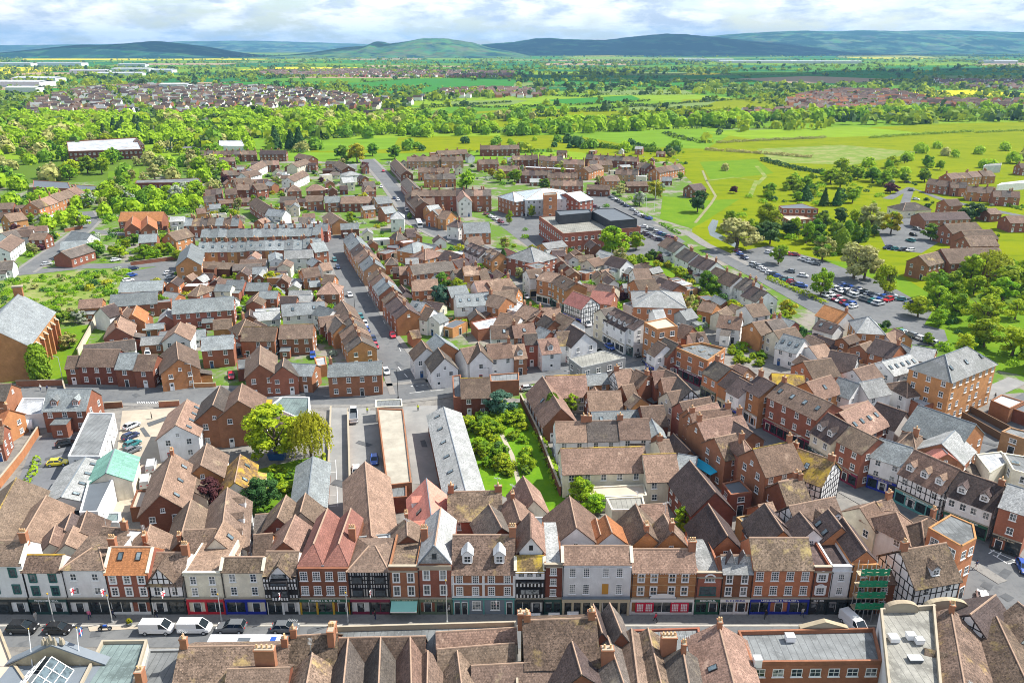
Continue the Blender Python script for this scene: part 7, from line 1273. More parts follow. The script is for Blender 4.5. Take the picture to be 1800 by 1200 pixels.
def car_body(kind, col):
    def mk():
        b = MB(); st, cb = CARB[kind]; m = 'paint_' + col
        rings = []
        for x, w, z0, z1 in st: rings.append([(x, -w, z0 + .12), (x, -w * .96, z1 * .72 + .1), (x, -w * .88, z1), (x, w * .88, z1), (x, w * .96, z1 * .72 + .1), (x, w, z0 + .12), (x, w * .8, z0), (x, -w * .8, z0)])
        for r0, r1 in zip(rings[:-1], rings[1:]):
            for i in range(8): b.face([r0[i], r0[(i + 1) % 8], r1[(i + 1) % 8], r1[i]][::-1], m)
        b.face(rings[0][::-1][::-1], m); b.face(rings[-1][::-1], m)
        x0, x0t, x1t, x1, zr = cb; zw = st[len(st) // 2][3] - .02; w = st[len(st) // 2][1] * .86; wt = w * (.82 if kind != 'van' else .93)
        # roof panel and pillars in body colour
        b.hexa([(x0t, -wt, zr - .06), (x1t, -wt, zr - .06), (x1t, wt, zr - .06), (x0t, wt, zr - .06), (x0t + .08, -wt * .94, zr), (x1t - .08, -wt * .94, zr), (x1t - .08, wt * .94, zr), (x0t + .08, wt * .94, zr)], m)
        for s in (-1, 1):
            for (xa, xb) in ((x0, x0t), (x1, x1t), ((x0 + x1) / 2, (x0t + x1t) / 2 - .1)): b.tube((xa, s * w, zw), (xb, s * wt, zr - .03), .05, m, 4)
        if kind == 'van':
            for s in (-1, 1): b.hexa([(x0, s * w - .0 if s > 0 else s * w - .02, zw), (.55, s * w if s > 0 else s * w - .02, zw), (.55, s * w + .02 if s > 0 else s * w, zw), (x0, s * w + .02 if s > 0 else s * w, zw), (x0t, s * wt if s > 0 else s * wt - .02, zr - .05), (.5, s * wt if s > 0 else s * wt - .02, zr - .05), (.5, s * wt + .02 if s > 0 else s * wt, zr - .05), (x0t, s * wt + .02 if s > 0 else s * wt, zr - .05)], m)
            b.face([(x0 - .01, w, zw), (x0 - .01, -w, zw), (x0t - .01, -wt, zr - .05), (x0t - .01, wt, zr - .05)], m)
        if kind == 'truck': b.box(-3.1, -1.0, 1.06, 1.0, 1.0, 1.2, 'flat_dark'); b.box(-3.1, -1.05, 1.2, 1.0, -.98, 1.65, m); b.box(-3.1, .98, 1.2, 1.0, 1.05, 1.65, m); b.box(-3.15, -1.05, 1.2, -3.08, 1.05, 1.65, m)
        return b.mesh('body')
    return cached(('carb', kind, col), mk)
def car_glass(kind):
    def mk():
        b = MB(); st, cb = CARB[kind]; x0, x0t, x1t, x1, zr = cb; zw = st[len(st) // 2][3] - .03; w = st[len(st) // 2][1] * .85; wt = w * (.81 if kind != 'van' else .92); zt = zr - .06
        b.hexa([(x0 + .02, -w, zw), (x1 - .02, -w, zw), (x1 - .02, w, zw), (x0 + .02, w, zw), (x0t + .02, -wt, zt), (x1t - .02, -wt, zt), (x1t - .02, wt, zt), (x0t + .02, wt, zt)], 'car_glass'); return b.mesh('window')
    return cached(('carg', kind), mk)
def wheel_mesh():
    def mk():
        b = MB(); n = 12
        for y0, y1, r, m in ((-.1, .1, .33, 'tyre'), (-.115, .115, .2, 'paint_silver')):
            a = [(r * cos(2 * pi * i / n), y0, r * sin(2 * pi * i / n)) for i in range(n)]; c = [(p[0], y1, p[2]) for p in a]
            for i in range(n): b.face([a[i], a[(i + 1) % n], c[(i + 1) % n], c[i]][::-1], m)
            b.face(a, m); b.face(c[::-1], m)
        return b.mesh('wheel')
    return cached('wheel', mk)
def lamp_mesh(m):
    def mk(): b = MB(); b.box(-.06, -.16, -.07, .06, .16, .07, m); return b.mesh('headlight')
    return cached(('lampm', m), mk)
CARN = {'car': 'parked_car', 'suv': 'parked_car', 'van': 'van', 'truck': 'pickup_truck'}
def car(p, ang, col, place, kind='car', detail=True, group='cars parked in the town', desc=None):
    st = CARB[kind][0]
    t = thing(CARN[kind], (p[0], p[1], .09 if len(p) < 3 or p[2] == 0 else p[2]), ang, desc or f"{col} {'large car' if kind == 'suv' else kind if kind != 'truck' else 'pickup truck'}", place, 'car' if kind in ('car', 'suv') else kind, group)
    obj('body', car_body(kind, col), t); obj('window', car_glass(kind), t)
    L = st[-1][0]
    for x in (-L * .62, L * .64):
        for y in (-1, 1): obj('wheel', wheel_mesh(), t, (x, y * (st[3 % len(st)][1] - .08), .33))
    if detail:
        for y in (-1, 1): obj('headlight', lamp_mesh('lamp_clear'), t, (st[-2][0] + .08, y * .55, st[-2][3] - .02)); obj('tail_light', lamp_mesh('lamp_red'), t, (st[1][0] - .06, y * .6, st[1][3] - .1))
    return t
def A(px, d=(1, 0)):    # heading on the ground of an image direction
    a, c = G(*px), G(px[0] + d[0], px[1] + d[1]); return atan2(c.y - a.y, c.x - a.x)
HS = 'on the high street'
for x, y, c, k, fl in ((42, 1109, 'black', 'suv', 0), (104, 1110, 'black', 'car', 0), (278, 1110, 'white', 'van', 0), (344, 1109, 'white', 'van', 0), (408, 1108, 'grey', 'suv', 1), (502, 1108, 'grey', 'car', 0), (372, 1107, 'black', 'car', 1)):
    if x == 372: continue
    car(G(x, y), pi * fl, c, HS, k)
car(G(1727, 1056), A((1727, 1056), (.25, 1)) + pi, 'white', 'on the market square'); car(G(1798, 1001), A((1798, 1001), (.5, 1)), 'blue', 'at the right edge of the market square'); car(G(1500, 1103), A((1500, 1103), (1, .9)), 'white', 'below the scaffolding', 'van')
for x, y, c, d in ((232, 752, 'silver', (1, -.45)), (230, 770, 'navy', (1, -.45)), (233, 784, 'teal', (1, -.45)), (238, 824, 'red', (.3, -1)), (267, 824, 'silver', (.2, -1)), (257, 851, 'silver', (.2, -1)), (233, 795, 'grey', (1, -.45))): car(G(x, y), A((x, y), d), c, 'in the sandy yard', 'van' if (c == 'silver' and x > 250) else 'car')
car(G(102, 817), A((102, 817), (1, -.1)), 'yellow', 'in the dark yard'); car(G(116, 783), A((116, 783), (1, -.2)), 'black', 'in the dark yard')
car(G(622, 737), A((622, 737), (0, -1)), 'white', 'at the head of the concrete yard', 'truck', desc='white flatbed pickup truck with open back'); car(G(658, 812), A((658, 812), (0, 1)), 'blue', 'beside the long brown hall', 'car'); car(G(626, 829), A((626, 829), (0, -1)), 'white', 'behind the long brown hall', 'car')
for x, y, c, k in ((690, 592, 'red', 'car'), (660, 611, 'red', 'car'), (656, 598, 'navy', 'car'), (645, 583, 'blue', 'car'), (642, 572, 'white', 'car'), (634, 559, 'teal', 'car'), (615, 521, 'white', 'car'), (594, 472, 'navy', 'car'), (588, 459, 'teal', 'car'), (679, 656, 'white', 'car')): car(G(x, y), A((x, y), (.55, 1)), c, 'along the side street', k)
for x, y, c in ((1059, 596, 'silver'), (1076, 603, 'red'), (1072, 613, 'blue'), (1096, 615, 'silver'), (1117, 625, 'black'), (1137, 639, 'navy'), (924, 524, 'white'), (1030, 572, 'white')): car(G(x, y), A((x, y), (1, .62)), c, 'along the diagonal street', 'car' if x != 1030 else 'van')
for x, y, c in ((962, 648, 'red'), (914, 653, 'red'), (928, 686, 'silver'), (835, 655, 'silver')): car(G(x, y), A((x, y), (1, -.1)), c, 'on the small square by the flat grey building')
for x, y, c in ((407, 664, 'red'), (550, 628, 'blue'), (264, 612, 'blue'), (482, 627, 'teal'), (260, 625, 'white')): car(G(x, y), A((x, y), (.1, 1)), c, 'in a courtyard off the cross street')
for x, y, c in ((83, 466, 'silver'), (106, 464, 'silver'), (128, 464, 'red'), (204, 459, 'white'), (235, 474, 'navy'), (232, 486, 'blue'), (226, 495, 'white'), (298, 482, 'white'), (300, 490, 'silver'), (152, 391, 'silver')): car(G(x, y), A((x, y), (1, -.15)), c, 'by the rough field on the left', 'car', False)
for x, y, c in ((674, 302, 'red'), (693, 350, 'navy'), (670, 330, 'white'), (700, 353, 'white'), (715, 372, 'white')): car(G(x, y), A((x, y), (.5, 1)), c, 'on the far main street', 'car' if x != 715 else 'van', False)
rc = random.Random(5); CL = ['white', 'silver', 'grey', 'black', 'navy', 'blue', 'red', 'white', 'silver', 'teal', 'grey', 'white', 'maroon']
def carrow(p1, p2, n, d, place, skip=.12, cols=None):
    a, c = G(*p1), G(*p2)
    for i in range(n):
        if rc.random() < skip: continue
        p = a.lerp(c, i / max(1, n - 1)); car((p.x + rc.uniform(-.15, .15), p.y + rc.uniform(-.2, .2), .12), A(p1, d) + (pi if rc.random() < .4 else 0), rc.choice(cols or CL), place, 'car' if rc.random() < .7 else 'suv', False)
RC = 'in the riverside car park'
carrow((1452, 520), (1500, 541), 11, (1, -.25), RC); carrow((1470, 510), (1545, 536), 15, (1, -.25), RC, .08); carrow((1480, 503), (1562, 530), 15, (1, -.25), RC, .08); carrow((1354, 483), (1408, 505), 8, (1, .1), RC, .1); carrow((1388, 479), (1412, 487), 2, (1, .15), RC, 0); carrow((1412, 458), (1434, 466), 3, (1, .15), RC, 0); carrow((1352, 446), (1398, 450), 5, (1, .15), RC); carrow((1295, 443), (1308, 455), 3, (1, .4), RC, 0); carrow((1325, 468), (1345, 478), 4, (1, .2), RC, 0); carrow((1565, 522), (1600, 535), 3, (1, .1), RC, .2); carrow((1588, 588), (1640, 605), 5, (1, .4), 'in the small riverside yard', 0); carrow((1612, 405), (1600, 425), 3, (1, .2), 'by the brick flats', 0); carrow((1560, 438), (1600, 442), 4, (1, -.1), 'by the brick flats', 0); carrow((1595, 322), (1610, 352), 3, (1, .1), 'by the lane near the meadow', 0)
CP = 'in the civic car park'
carrow((1070, 346), (1112, 370), 9, (1, .2), CP); carrow((1120, 378), (1140, 386), 4, (1, .2), CP, 0); carrow((1130, 400), (1190, 424), 10, (1, .1), CP, .05); carrow((1132, 412), (1160, 424), 5, (1, .1), CP, .05); carrow((1035, 360), (1052, 368), 4, (1, .1), CP, 0); carrow((905, 372), (925, 380), 3, (1, .2), CP, 0); carrow((855, 378), (880, 392), 4, (1, .3), 'behind the brick chapel', 0); carrow((305, 246), (345, 252), 12, (.2, 1), 'in the far left car park', .1); carrow((370, 250), (372, 256), 3, (1, 0), 'in the far left car park', 0)
# bus on the high street behind the near roofs, coach on the main street
def bus(p, ang, desc, place, cols=('paint_white', 'paint_blue'), L=11.0, H=3.0):
    t = thing('bus', (p[0], p[1], .09), ang, desc, place, 'bus'); w = 1.25; b = MB()
    b.hexa([(-L / 2, -w, .35), (L / 2 - .1, -w, .35), (L / 2 - .1, w, .35), (-L / 2, w, .35), (-L / 2, -w, 1.3), (L / 2, -w, 1.3), (L / 2, w, 1.3), (-L / 2, w, 1.3)], cols[1]); b.hexa([(-L / 2, -w, 1.303), (L / 2, -w, 1.303), (L / 2, w, 1.303), (-L / 2, w, 1.303), (-L / 2 + .05, -w, H - .25), (L / 2 - .15, -w, H - .25), (L / 2 - .15, w, H - .25), (-L / 2 + .05, w, H - .25)], cols[0])
    b.hexa([(-L / 2 + .05, -w, H - .247), (L / 2 - .15, -w, H - .247), (L / 2 - .15, w, H - .247), (-L / 2 + .05, w, H - .247), (-L / 2 + .2, -w + .15, H), (L / 2 - .35, -w + .15, H), (L / 2 - .35, w - .15, H), (-L / 2 + .2, w - .15, H)], cols[0]); b.build('body', t); b = MB()
    for s in (-1, 1): b.box(-L / 2 + .4, s * w - .02 if s < 0 else s * w, 1.5, L / 2 - .6, s * w if s < 0 else s * w + .02, 2.5, 'car_glass')
    b.box(L / 2 - .08, -w + .1, 1.4, L / 2 + .01, w - .1, 2.6, 'car_glass'); b.build('window', t)
    b = MB(); b.box(-.9, -.35, H + .002, .9, .35, H + .08, 'flat_dark'); b.build('roof_hatch', t); b = MB(); b.box(L / 2 - 1.6, -.5, H + .002, L / 2 - .8, .5, H + .1, 'paint_blue'); b.build('roof_hatch', t)
    for x in (-L * .3, L * .32):
        for y in (-1, 1): obj('wheel', wheel_mesh(), t, (x, y * (w - .08), .45), 0, (1.4, 1.4, 1.4))
bus((-39.5, 94.9), 0, 'long single-deck bus with a white roof and blue skirt', 'on the high street'); p = G(737, 398); bus(p, A((737, 398), (.5, 1)), 'white coach with blue front standing at the bend', 'on the far main street', ('paint_white', 'paint_white'))
# ---------------------------------------------------------------- people
def person_mesh(pose, top, legs, hair):
    def mk():
        me = bpy.data.meshes.new('p'); s = {'walk': .28, 'stand': .06, 'walk2': -.24}[pose]
        V = [(0, 0, .95), (0, 0, 1.15), (0, 0, 1.40), (0, .01, 1.52), (0, .02, 1.66), (.0, .02, 1.74), (.19, 0, 1.40), (.26, -s * .5, 1.13), (.25, -s * .9 + .06, .90), (.25, -s + .09, .80), (-.19, 0, 1.40), (-.26, s * .5, 1.13), (-.25, s * .9 + .06, .90), (-.25, s + .09, .80), (.10, 0, .90), (.11, s * .7, .50), (.11, s * 1.1 - .04, .08), (.11, s * 1.1 + .14, .05), (-.10, 0, .90), (-.11, -s * .7, .50), (-.11, -s * 1.1 - .04, .08), (-.11, -s * 1.1 + .14, .05)]
        E = [(0, 1), (1, 2), (2, 3), (3, 4), (4, 5), (2, 6), (6, 7), (7, 8), (8, 9), (2, 10), (10, 11), (11, 12), (12, 13), (0, 14), (14, 15), (15, 16), (16, 17), (0, 18), (18, 19), (19, 20), (20, 21)]
        Rr = [.15, .15, .16, .06, .105, .09, .07, .05, .04, .045, .07, .05, .04, .045, .10, .075, .05, .045, .10, .075, .05, .045]
        me.from_pydata(V, E, []); o = bpy.data.objects.new('p', me); COL.objects.link(o); m = o.modifiers.new('s', 'SKIN')
        for i, sv in enumerate(me.skin_vertices[0].data): sv.radius = (Rr[i], Rr[i] * (.8 if i < 3 else 1)); sv.use_root = i == 0
        m2 = o.modifiers.new('b', 'SUBSURF'); m2.levels = 1; dg = bpy.context.evaluated_depsgraph_get(); out = bpy.data.meshes.new_from_object(o.evaluated_get(dg)); bpy.data.objects.remove(o)
        for k in (top, legs, 'skin'): out.materials.append(MAT[k])
        for p in out.polygons:
            c = p.center; p.material_index = 1 if (c.z < .93 and abs(c.x) < .2) else (2 if c.z > 1.5 or (c.z < .88 and abs(c.x) > .2) else 0); p.use_smooth = True
        out.name = 'person'; return out
    return cached(('person', pose, top, legs), mk)
plain('skin', (0.50, 0.28, 0.2), 0.6, .3); plain('hair_dark', (0.04, 0.025, 0.02), .8); plain('hair_grey', (0.4, 0.39, 0.37), .8); plain('cloth_navy', (0.03, 0.04, 0.10), .9); plain('cloth_black', (0.02, 0.02, 0.022), .9); plain('cloth_pink', (0.6, 0.14, 0.26), .9); plain('cloth_pale', (0.55, 0.52, 0.48), .9); plain('cloth_hiviz', (0.62, 0.75, 0.03), .8)
def hair_mesh(m):
    def mk():
        b = MB(); n = 8
        for k in range(3):
            z0, z1 = 1.64 + .06 * k, 1.70 + .06 * k; r0, r1 = (.125, .12, .09)[k], (.12, .09, .02)[k]; b.cyl(0, -.015, z0, z1, r0, m, n, r1, k == 2)
        return b.mesh('hair')
    return cached(('hair', m), mk)
def person(p, ang, pose, top, legs, hair, desc, place, z=.13):
    o = obj('person', person_mesh(pose, top, legs, hair), None, (p[0], p[1], z), ang); obj('hair', hair_mesh(hair), o); reg(o, desc, place, 'person')
PV = 'on the high street pavement'
for x, y, a, po, tp, lg, hr_, ds in ((158, 1087, .4, 'walk', 'cloth_pink', 'cloth_navy', 'hair_grey', 'person in a pink top walking'), (64, 1090, 1.2, 'stand', 'cloth_pale', 'cloth_pale', 'hair_dark', 'person in pale clothes standing by a dark car'), (200, 1086, 2.2, 'walk', 'cloth_navy', 'cloth_black', 'hair_dark', 'person in navy walking past the brick shop'), (275, 1087, 1, 'walk2', 'cloth_black', 'cloth_navy', 'hair_dark', 'person in black by the timbered gable shop'), (660, 1088, 1.6, 'stand', 'cloth_black', 'cloth_navy', 'hair_dark', 'person in black at the big timbered shop'), (790, 1079, 1.4, 'walk', 'cloth_pale', 'cloth_black', 'hair_grey', 'person with a pale top outside the slate gable shop'), (1152, 1092, 1.3, 'walk', 'poster_red', 'cloth_black', 'hair_dark', 'person in dark red outside the poster windows'), (1410, 1083, .2, 'walk2', 'cloth_pale', 'cloth_navy', 'hair_dark', 'person in pale top near the arched window shop'), (1345, 1086, 2.9, 'walk', 'cloth_black', 'cloth_black', 'hair_dark', 'person in black beside the blue shopfront')):
    person(G(x, y, .13), a, po, tp, lg, hr_, ds, PV)
for x, y, a, po, tp, lg, hr_, ds in ((1205, 655, .8, 'walk', 'cloth_pale', 'cloth_navy', 'hair_grey', 'person in a pale coat near the grey panelled building'), (1168, 640, 2.4, 'walk2', 'cloth_navy', 'cloth_black', 'hair_dark', 'person in navy beside the parked dark cars'), (1545, 862, .9, 'walk', 'cloth_pink', 'cloth_navy', 'hair_dark', 'person in pink by the shops of the bend'), (1570, 872, .9, 'walk2', 'cloth_black', 'cloth_pale', 'hair_dark', 'person in black and pale trousers by the shops'), (1625, 900, 2.0, 'stand', 'cloth_pale', 'cloth_black', 'hair_grey', 'person in a pale top before the timbered shopfront'), (1655, 915, 1.1, 'walk', 'poster_red', 'cloth_navy', 'hair_dark', 'person in red before the white dormered shop'), (1715, 1000, .5, 'walk', 'cloth_navy', 'cloth_pale', 'hair_dark', 'person in navy crossing the market square'), (1010, 545, 2.2, 'walk', 'cloth_black', 'cloth_navy', 'hair_dark', 'person in black at the far shops')): person(G(x, y), a, po, tp, lg, hr_, ds, 'on the diagonal street', .14)
person(G(267, 736), 2, 'stand', 'cloth_black', 'cloth_black', 'hair_dark', 'person in black standing alone on pale sand', 'in the sandy yard', .05); person(G(72, 687), 1, 'walk', 'cloth_pale', 'cloth_navy', 'hair_grey', 'person with a pale top walking', 'on the cross street, left'); person(G(84, 688), 1, 'walk2', 'cloth_navy', 'cloth_black', 'hair_dark', 'person in navy walking', 'on the cross street, left'); person(G(646, 727), 0, 'stand', 'cloth_hiviz', 'cloth_navy', 'hair_dark', 'person in a bright yellow vest beside the pickup', 'at the head of the concrete yard', .05); person(G(735, 722), 0, 'stand', 'cloth_hiviz', 'cloth_black', 'hair_dark', 'person in a bright yellow vest by the shed wall', 'on the right concrete yard', .05); person(G(1223, 666), .5, 'walk', 'cloth_black', 'cloth_navy', 'hair_dark', 'person in black walking', 'on the diagonal street pavement'); person(G(1748, 702), .5, 'walk', 'cloth_black', 'cloth_black', 'hair_dark', 'person in black on the lane', 'beside the brick office block')
# ---------------------------------------------------------------- street furniture
def post(px, py, h, desc, place, kind='lamp', z=0.0, col='steel_pole', cat=None):
    p = G(px, py); t = thing('street_lamp' if kind == 'lamp' else 'flagpole' if kind == 'flag' else 'telegraph_pole', (p.x, p.y, z), 0, desc, place, cat or ('street lamp' if kind == 'lamp' else 'flagpole' if kind == 'flag' else 'pole'))
    b = MB(); b.tube((0, 0, -.2), (0, 0, h), .10, col, 7, .06); b.cyl(0, 0, -.1, .5, .17, col, 7); b.build('pole', t)
    if kind == 'lamp': b = MB(); b.tube((0, 0, h), (-.9, 0, h + .15), .05, col, 5); b.build('arm', t); b = MB(); b.box(-1.5, -.14, h + .08, -.8, .14, h + .22, 'flat_dark'); b.build('lamp_head', t)
    elif kind == 'flag': b = MB(); b.cyl(0, 0, h, h + .22, .12, 'shop_yellow', 7); b.build('finial', t)
    else: b = MB(); b.box(-.8, -.06, h - .6, .8, .06, h - .5, 'timber_brown'); b.build('crossarm', t)
    return t
for x, y, h, d, pl in ((700, 700, 8, 'black street lamp at the junction mouth', ''), (1000, 703, 8, 'grey street lamp by the tiled barn', ''), (445, 672, 8, 'pale street lamp by the courtyard entrance', ''), (341, 683, 7, 'pale street lamp beside the orange gable', ''), (112, 676, 8, 'tall pale lamp by the church wall', ''), (625, 562, 8, 'slim dark lamp on the left pavement of the side street', ''), (715, 586, 7, 'slim lamp beside the red car junction', ''), (860, 690, 7, 'dark lamp at the yard corner', ''), (1660, 790, 7, 'curved lamp near the carved gable hall', ''), (1602, 650, 6, 'thin lamp by the riverside houses', '')): post(x, y, h, d, pl, 'lamp', 0, 'black_iron' if 'black' in d or 'dark' in d else 'steel_pole')
post(1150, 372, 22, 'tall white mast in the civic car park', '', 'flag', 0, 'white_paint'); post(1135, 377, 12, 'shorter white flagpole in the civic car park', '', 'flag', 0, 'white_paint'); post(1005, 500, 8, 'dark telegraph pole beside the bushes', '', 'pole', 0, 'timber_brown'); post(820, 592, 9, 'telegraph pole before the slate roofed white house', '', 'pole', 0, 'timber_brown')
for x0, y0, x1, y1, ds in ((57, 1170, 41, 1113, 'white flagpole leaning at the left of the glazed roof'), (141, 1168, 125, 1111, 'white flagpole with a union style flag')):
    pb = G(x0, y0, 8.1); t = thing('flagpole', pb, 0, ds, '', 'flagpole'); b = MB(); b.tube((0, 0, 0), (-.15, 1.2, 5.0), .07, 'white_paint', 6, .04); b.build('pole', t); b = MB(); b.cyl(-.15, 1.2, 5.0, 5.15, .09, 'shop_yellow', 6); b.build('finial', t)
    if '141' == str(x0): b = MB(); b.box(.0, 1.18, 3.5, .06, 1.9, 4.7, 'door_blue'); b.box(-.01, 1.17, 4.0, .07, 1.91, 4.2, 'cloth_red'); b.box(-.012, 1.45, 3.49, .072, 1.6, 4.71, 'cloth_white'); b.build('flag', t)
for x, y, h in ((96, 1096, 5.5), (198, 1094, 5), (390, 1092, 5), (612, 1094, 5.5), (786, 1096, 8)): post(x, y, h, 'pale slender pole on the high street kerb', '', 'flag', .1, 'steel_pole')
# red cross flags on the fronts
def flag(px, z, desc, ln=1.6):
    dep = (YF - .8) * _cp + (CAMH - z) * _sp; X = (px - 900) / FOC * dep; t = thing('flag', (X, YF - .05, z), 0, desc, 'hanging over the high street', 'flag'); b = MB(); b.tube((0, 0, 0), (0, -1.9, .9), .035, 'white_paint', 5); b.build('staff', t); b = MB(); n = 5
    for i in range(n):
        a0, a1 = i / n, (i + 1) / n
        def FP(a, c): return (.06 * sin(a * 9), -.5 - 1.3 * a, .25 + .6 * a - (1.1 - .12 * sin(a * 5)) * c)
        for c0, c1, m in ((0, .4, 'cloth_white'), (.4, .6, 'cloth_red'), (.6, 1, 'cloth_white')): b.face([FP(a0, c0), FP(a1, c0), FP(a1, c1), FP(a0, c1)], 'cloth_red' if i == 2 else m)
    b.build('cloth', t)
for x, z, d in ((131, 5.4, 'red cross flag at the left of the white shop'), (184, 5.2, 'red cross flag between the white and the brick shop'), (289, 4.8, 'red cross flag on the small timbered shop'), (494, 4.6, 'red cross flag on the ornate timbered shop'), (652, 5.0, 'red cross flag on the big timbered shop'), (872, 3.0, 'red cross flag before the white pilastered house')): flag(x, z, d)
# benches, planters, bins
def bench(px, py, desc):
    p = G(px, py, .13); t = thing('bench', (p.x, p.y, .13), 0, desc, 'on the high street', 'bench'); b = MB(); b.box(-.9, -.22, .42, .9, .22, .47, 'white_paint'); b.build('seat', t); b = MB(); b.box(-.9, .2, .5, .9, .25, .9, 'white_paint'); b.build('backrest', t)
    for s in (-.75, .75): b = MB(); b.box(s - .05, -.2, 0, s + .05, .2, .42, 'black_iron'); b.build('leg', t)
for x, y, d in ((940, 1079, 'white bench outside the narrow timbered shop'), (974, 1078, 'white bench outside the narrow brown shop'), (1007, 1076, 'white bench outside the colonnade')): bench(x, y + 8, d)
p = G(228, 1099); t = thing('planter', (p.x, p.y, .12), 0, 'round planter with a clipped yellow-green bush', 'on the high street island', 'planter'); b = MB(); b.cyl(0, 0, 0, .5, .4, 'flat_dark', 10, .5); b.build('pot', t); obj('foliage', crown_mesh('round', 'leaf_gold', 1, 2), t, (0, 0, .2), 0, (.13, .13, .11))
p = G(185, 1108); t = thing('motorcycle', (p.x, p.y, .12), .1, 'black and blue motorcycle parked on the paved island', 'on the high street', 'motorcycle'); b = MB(); b.box(-.5, -.14, .45, .45, .14, .75, 'paint_black'); b.box(-.2, -.16, .7, .35, .16, .95, 'paint_blue'); b.tube((.45, 0, .6), (.75, 0, .33), .05, 'steel_pole', 5); b.build('body', t); b = MB(); b.box(-.65, -.15, .8, -.1, .15, .9, 'tyre'); b.build('seat', t); b = MB(); b.tube((.45, -.35, 1.05), (.45, .35, 1.05), .03, 'black_iron', 5); b.build('handlebar', t)
for x in (-.7, .75): obj('wheel', wheel_mesh(), t, (x, 0, .33))
# garden and yard walls, fences
def wall(px, h, mat, desc, place, th=.3, cap=True, name='garden_wall', cat='wall'):
    pts = [G(x, y) for x, y in px]; o = pts[0]; b = MB(); n = len(pts)
    Lf, Rt = strip(pts, th); L2, R2 = strip(pts, th + .12)
    for i in range(n - 1):
        Q = [Rt[i], Rt[i + 1], Lf[i + 1], Lf[i]]; b.hexa([(p.x - o.x, p.y - o.y, -.2) for p in Q] + [(p.x - o.x, p.y - o.y, h) for p in Q], mat)
    w = b.build(name, None, (o.x, o.y, 0)); reg(w, desc, place, cat)
    if cap:
        b = MB()
        for i in range(n - 1): Q = [R2[i], R2[i + 1], L2[i + 1], L2[i]]; b.hexa([(p.x - o.x, p.y - o.y, h + .003) for p in Q] + [(p.x - o.x, p.y - o.y, h + .1) for p in Q], 'trim_stone')
        b.build('coping', w)
for px, h, m, d in (([(30, 680), (112, 678), (118, 700)], 1.8, 'brick_red', 'long brick wall below the church'), ([(292, 683), (380, 680)], 1.2, 'brick_orange', 'low brick wall before the orange gable house'), ([(184, 718), (216, 716)], 1.6, 'brick_red', 'left brick wall of the sandy yard gate'), ([(280, 716), (316, 714)], 1.6, 'brick_red', 'right brick wall of the sandy yard gate'), ([(138, 626), (160, 585), (172, 560)], 2.2, 'render_cream', 'pale wall along the church lawn'), ([(915, 706), (945, 768), (968, 830), (985, 872)], 2.2, 'brick_brown', 'long dark wall on the right of the overgrown garden'), ([(0, 858), (40, 808), (70, 762)], 2.0, 'brick_orange', 'orange wall along the dark yard'), ([(612, 728), (616, 860)], 1.6, 'brick_orange', 'brick wall along the middle of the concrete yards'), ([(780, 570), (845, 566), (870, 560)], 2.2, 'brick_orange', 'orange garden wall behind the white terrace'), ([(230, 467), (322, 455)], 1.6, 'brick_red', 'brick wall behind the small car park'), ([(680, 452), (768, 452)], 2.4, 'brick_orange', 'tall orange wall of the brick court'), ([(114, 408), (146, 402)], 1.6, 'brick_red', 'brick wall by the street corner at the left'), ([(1700, 722), (1790, 770), (1850, 800)], 1.8, 'timber_brown', 'brown fence beside the service yard'), ([(1690, 735), (1760, 775)], 1.8, 'timber_brown', 'lower brown fence beside the service yard'), ([(575, 905), (582, 720)], 1.0, 'concrete_grey', 'low concrete edge of the marked yard'), ([(1100, 478), (1170, 492), (1240, 520)], 1.7, 'timber_brown', 'garden fence behind the white houses'), ([(1440, 603), (1500, 612)], 1.6, 'stone', 'stone wall by the riverside houses'), ([(985, 745), (1010, 790)], 1.8, 'brick_red', 'brick wall beside the white cottages'), ([(345, 575), (420, 560)], 1.5, 'timber_brown', 'garden fence beside the church lane'), ([(490, 560), (560, 545)], 1.5, 'timber_brown', 'garden fence in the centre left gardens'), ([(430, 500), (470, 545)], 1.4, 'timber_brown', 'fence along the long centre left garden'), ([(560, 480), (575, 520)], 1.5, 'brick_red', 'brick garden wall near the side street')): wall(px, h, m, d, '', cap='fence' not in d, name='fence' if 'fence' in d else 'garden_wall', cat='fence' if 'fence' in d else 'wall')
p = G(43, 757); t = thing('storage_tank', (p.x, p.y, 0), .4, 'white cylindrical storage tank beside the orange wall', '', 'tank'); b = MB(); b.tube((-2, 0, 1.4), (2, 0, 1.4), 1.2, 'white_paint', 14); b.build('drum', t); b = MB(); b.box(-1.4, -1, 0, -1.1, 1, .6, 'steel_pole'); b.box(1.1, -1, 0, 1.4, 1, .6, 'steel_pole'); b.build('cradle', t)
p = G(1235, 843); t = thing('awning', (p.x, p.y, 0), -1.05, 'bright blue awning sheet in a narrow yard', '', 'awning'); b = MB(); b.slab((-3.2, -1.2, 3.0), (3.2, -1.2, 3.0), (3.2, 1.2, 3.3), (-3.2, 1.2, 3.3), .06, 'blue_sheet') if 'blue_sheet' in MAT else None
plain('blue_sheet', (0.02, 0.40, 0.62), .6, .3, .1); b.slab((-3.2, -1.2, 3.0), (3.2, -1.2, 3.0), (3.2, 1.2, 3.3), (-3.2, 1.2, 3.3), .06, 'blue_sheet'); b.build('canopy', t)
for sx in (-3, 3):
    for sy in (-1, 1): b = MB(); b.tube((sx, sy, 0), (sx, sy, 3.05), .05, 'steel_pole', 5); b.build('pole', t)
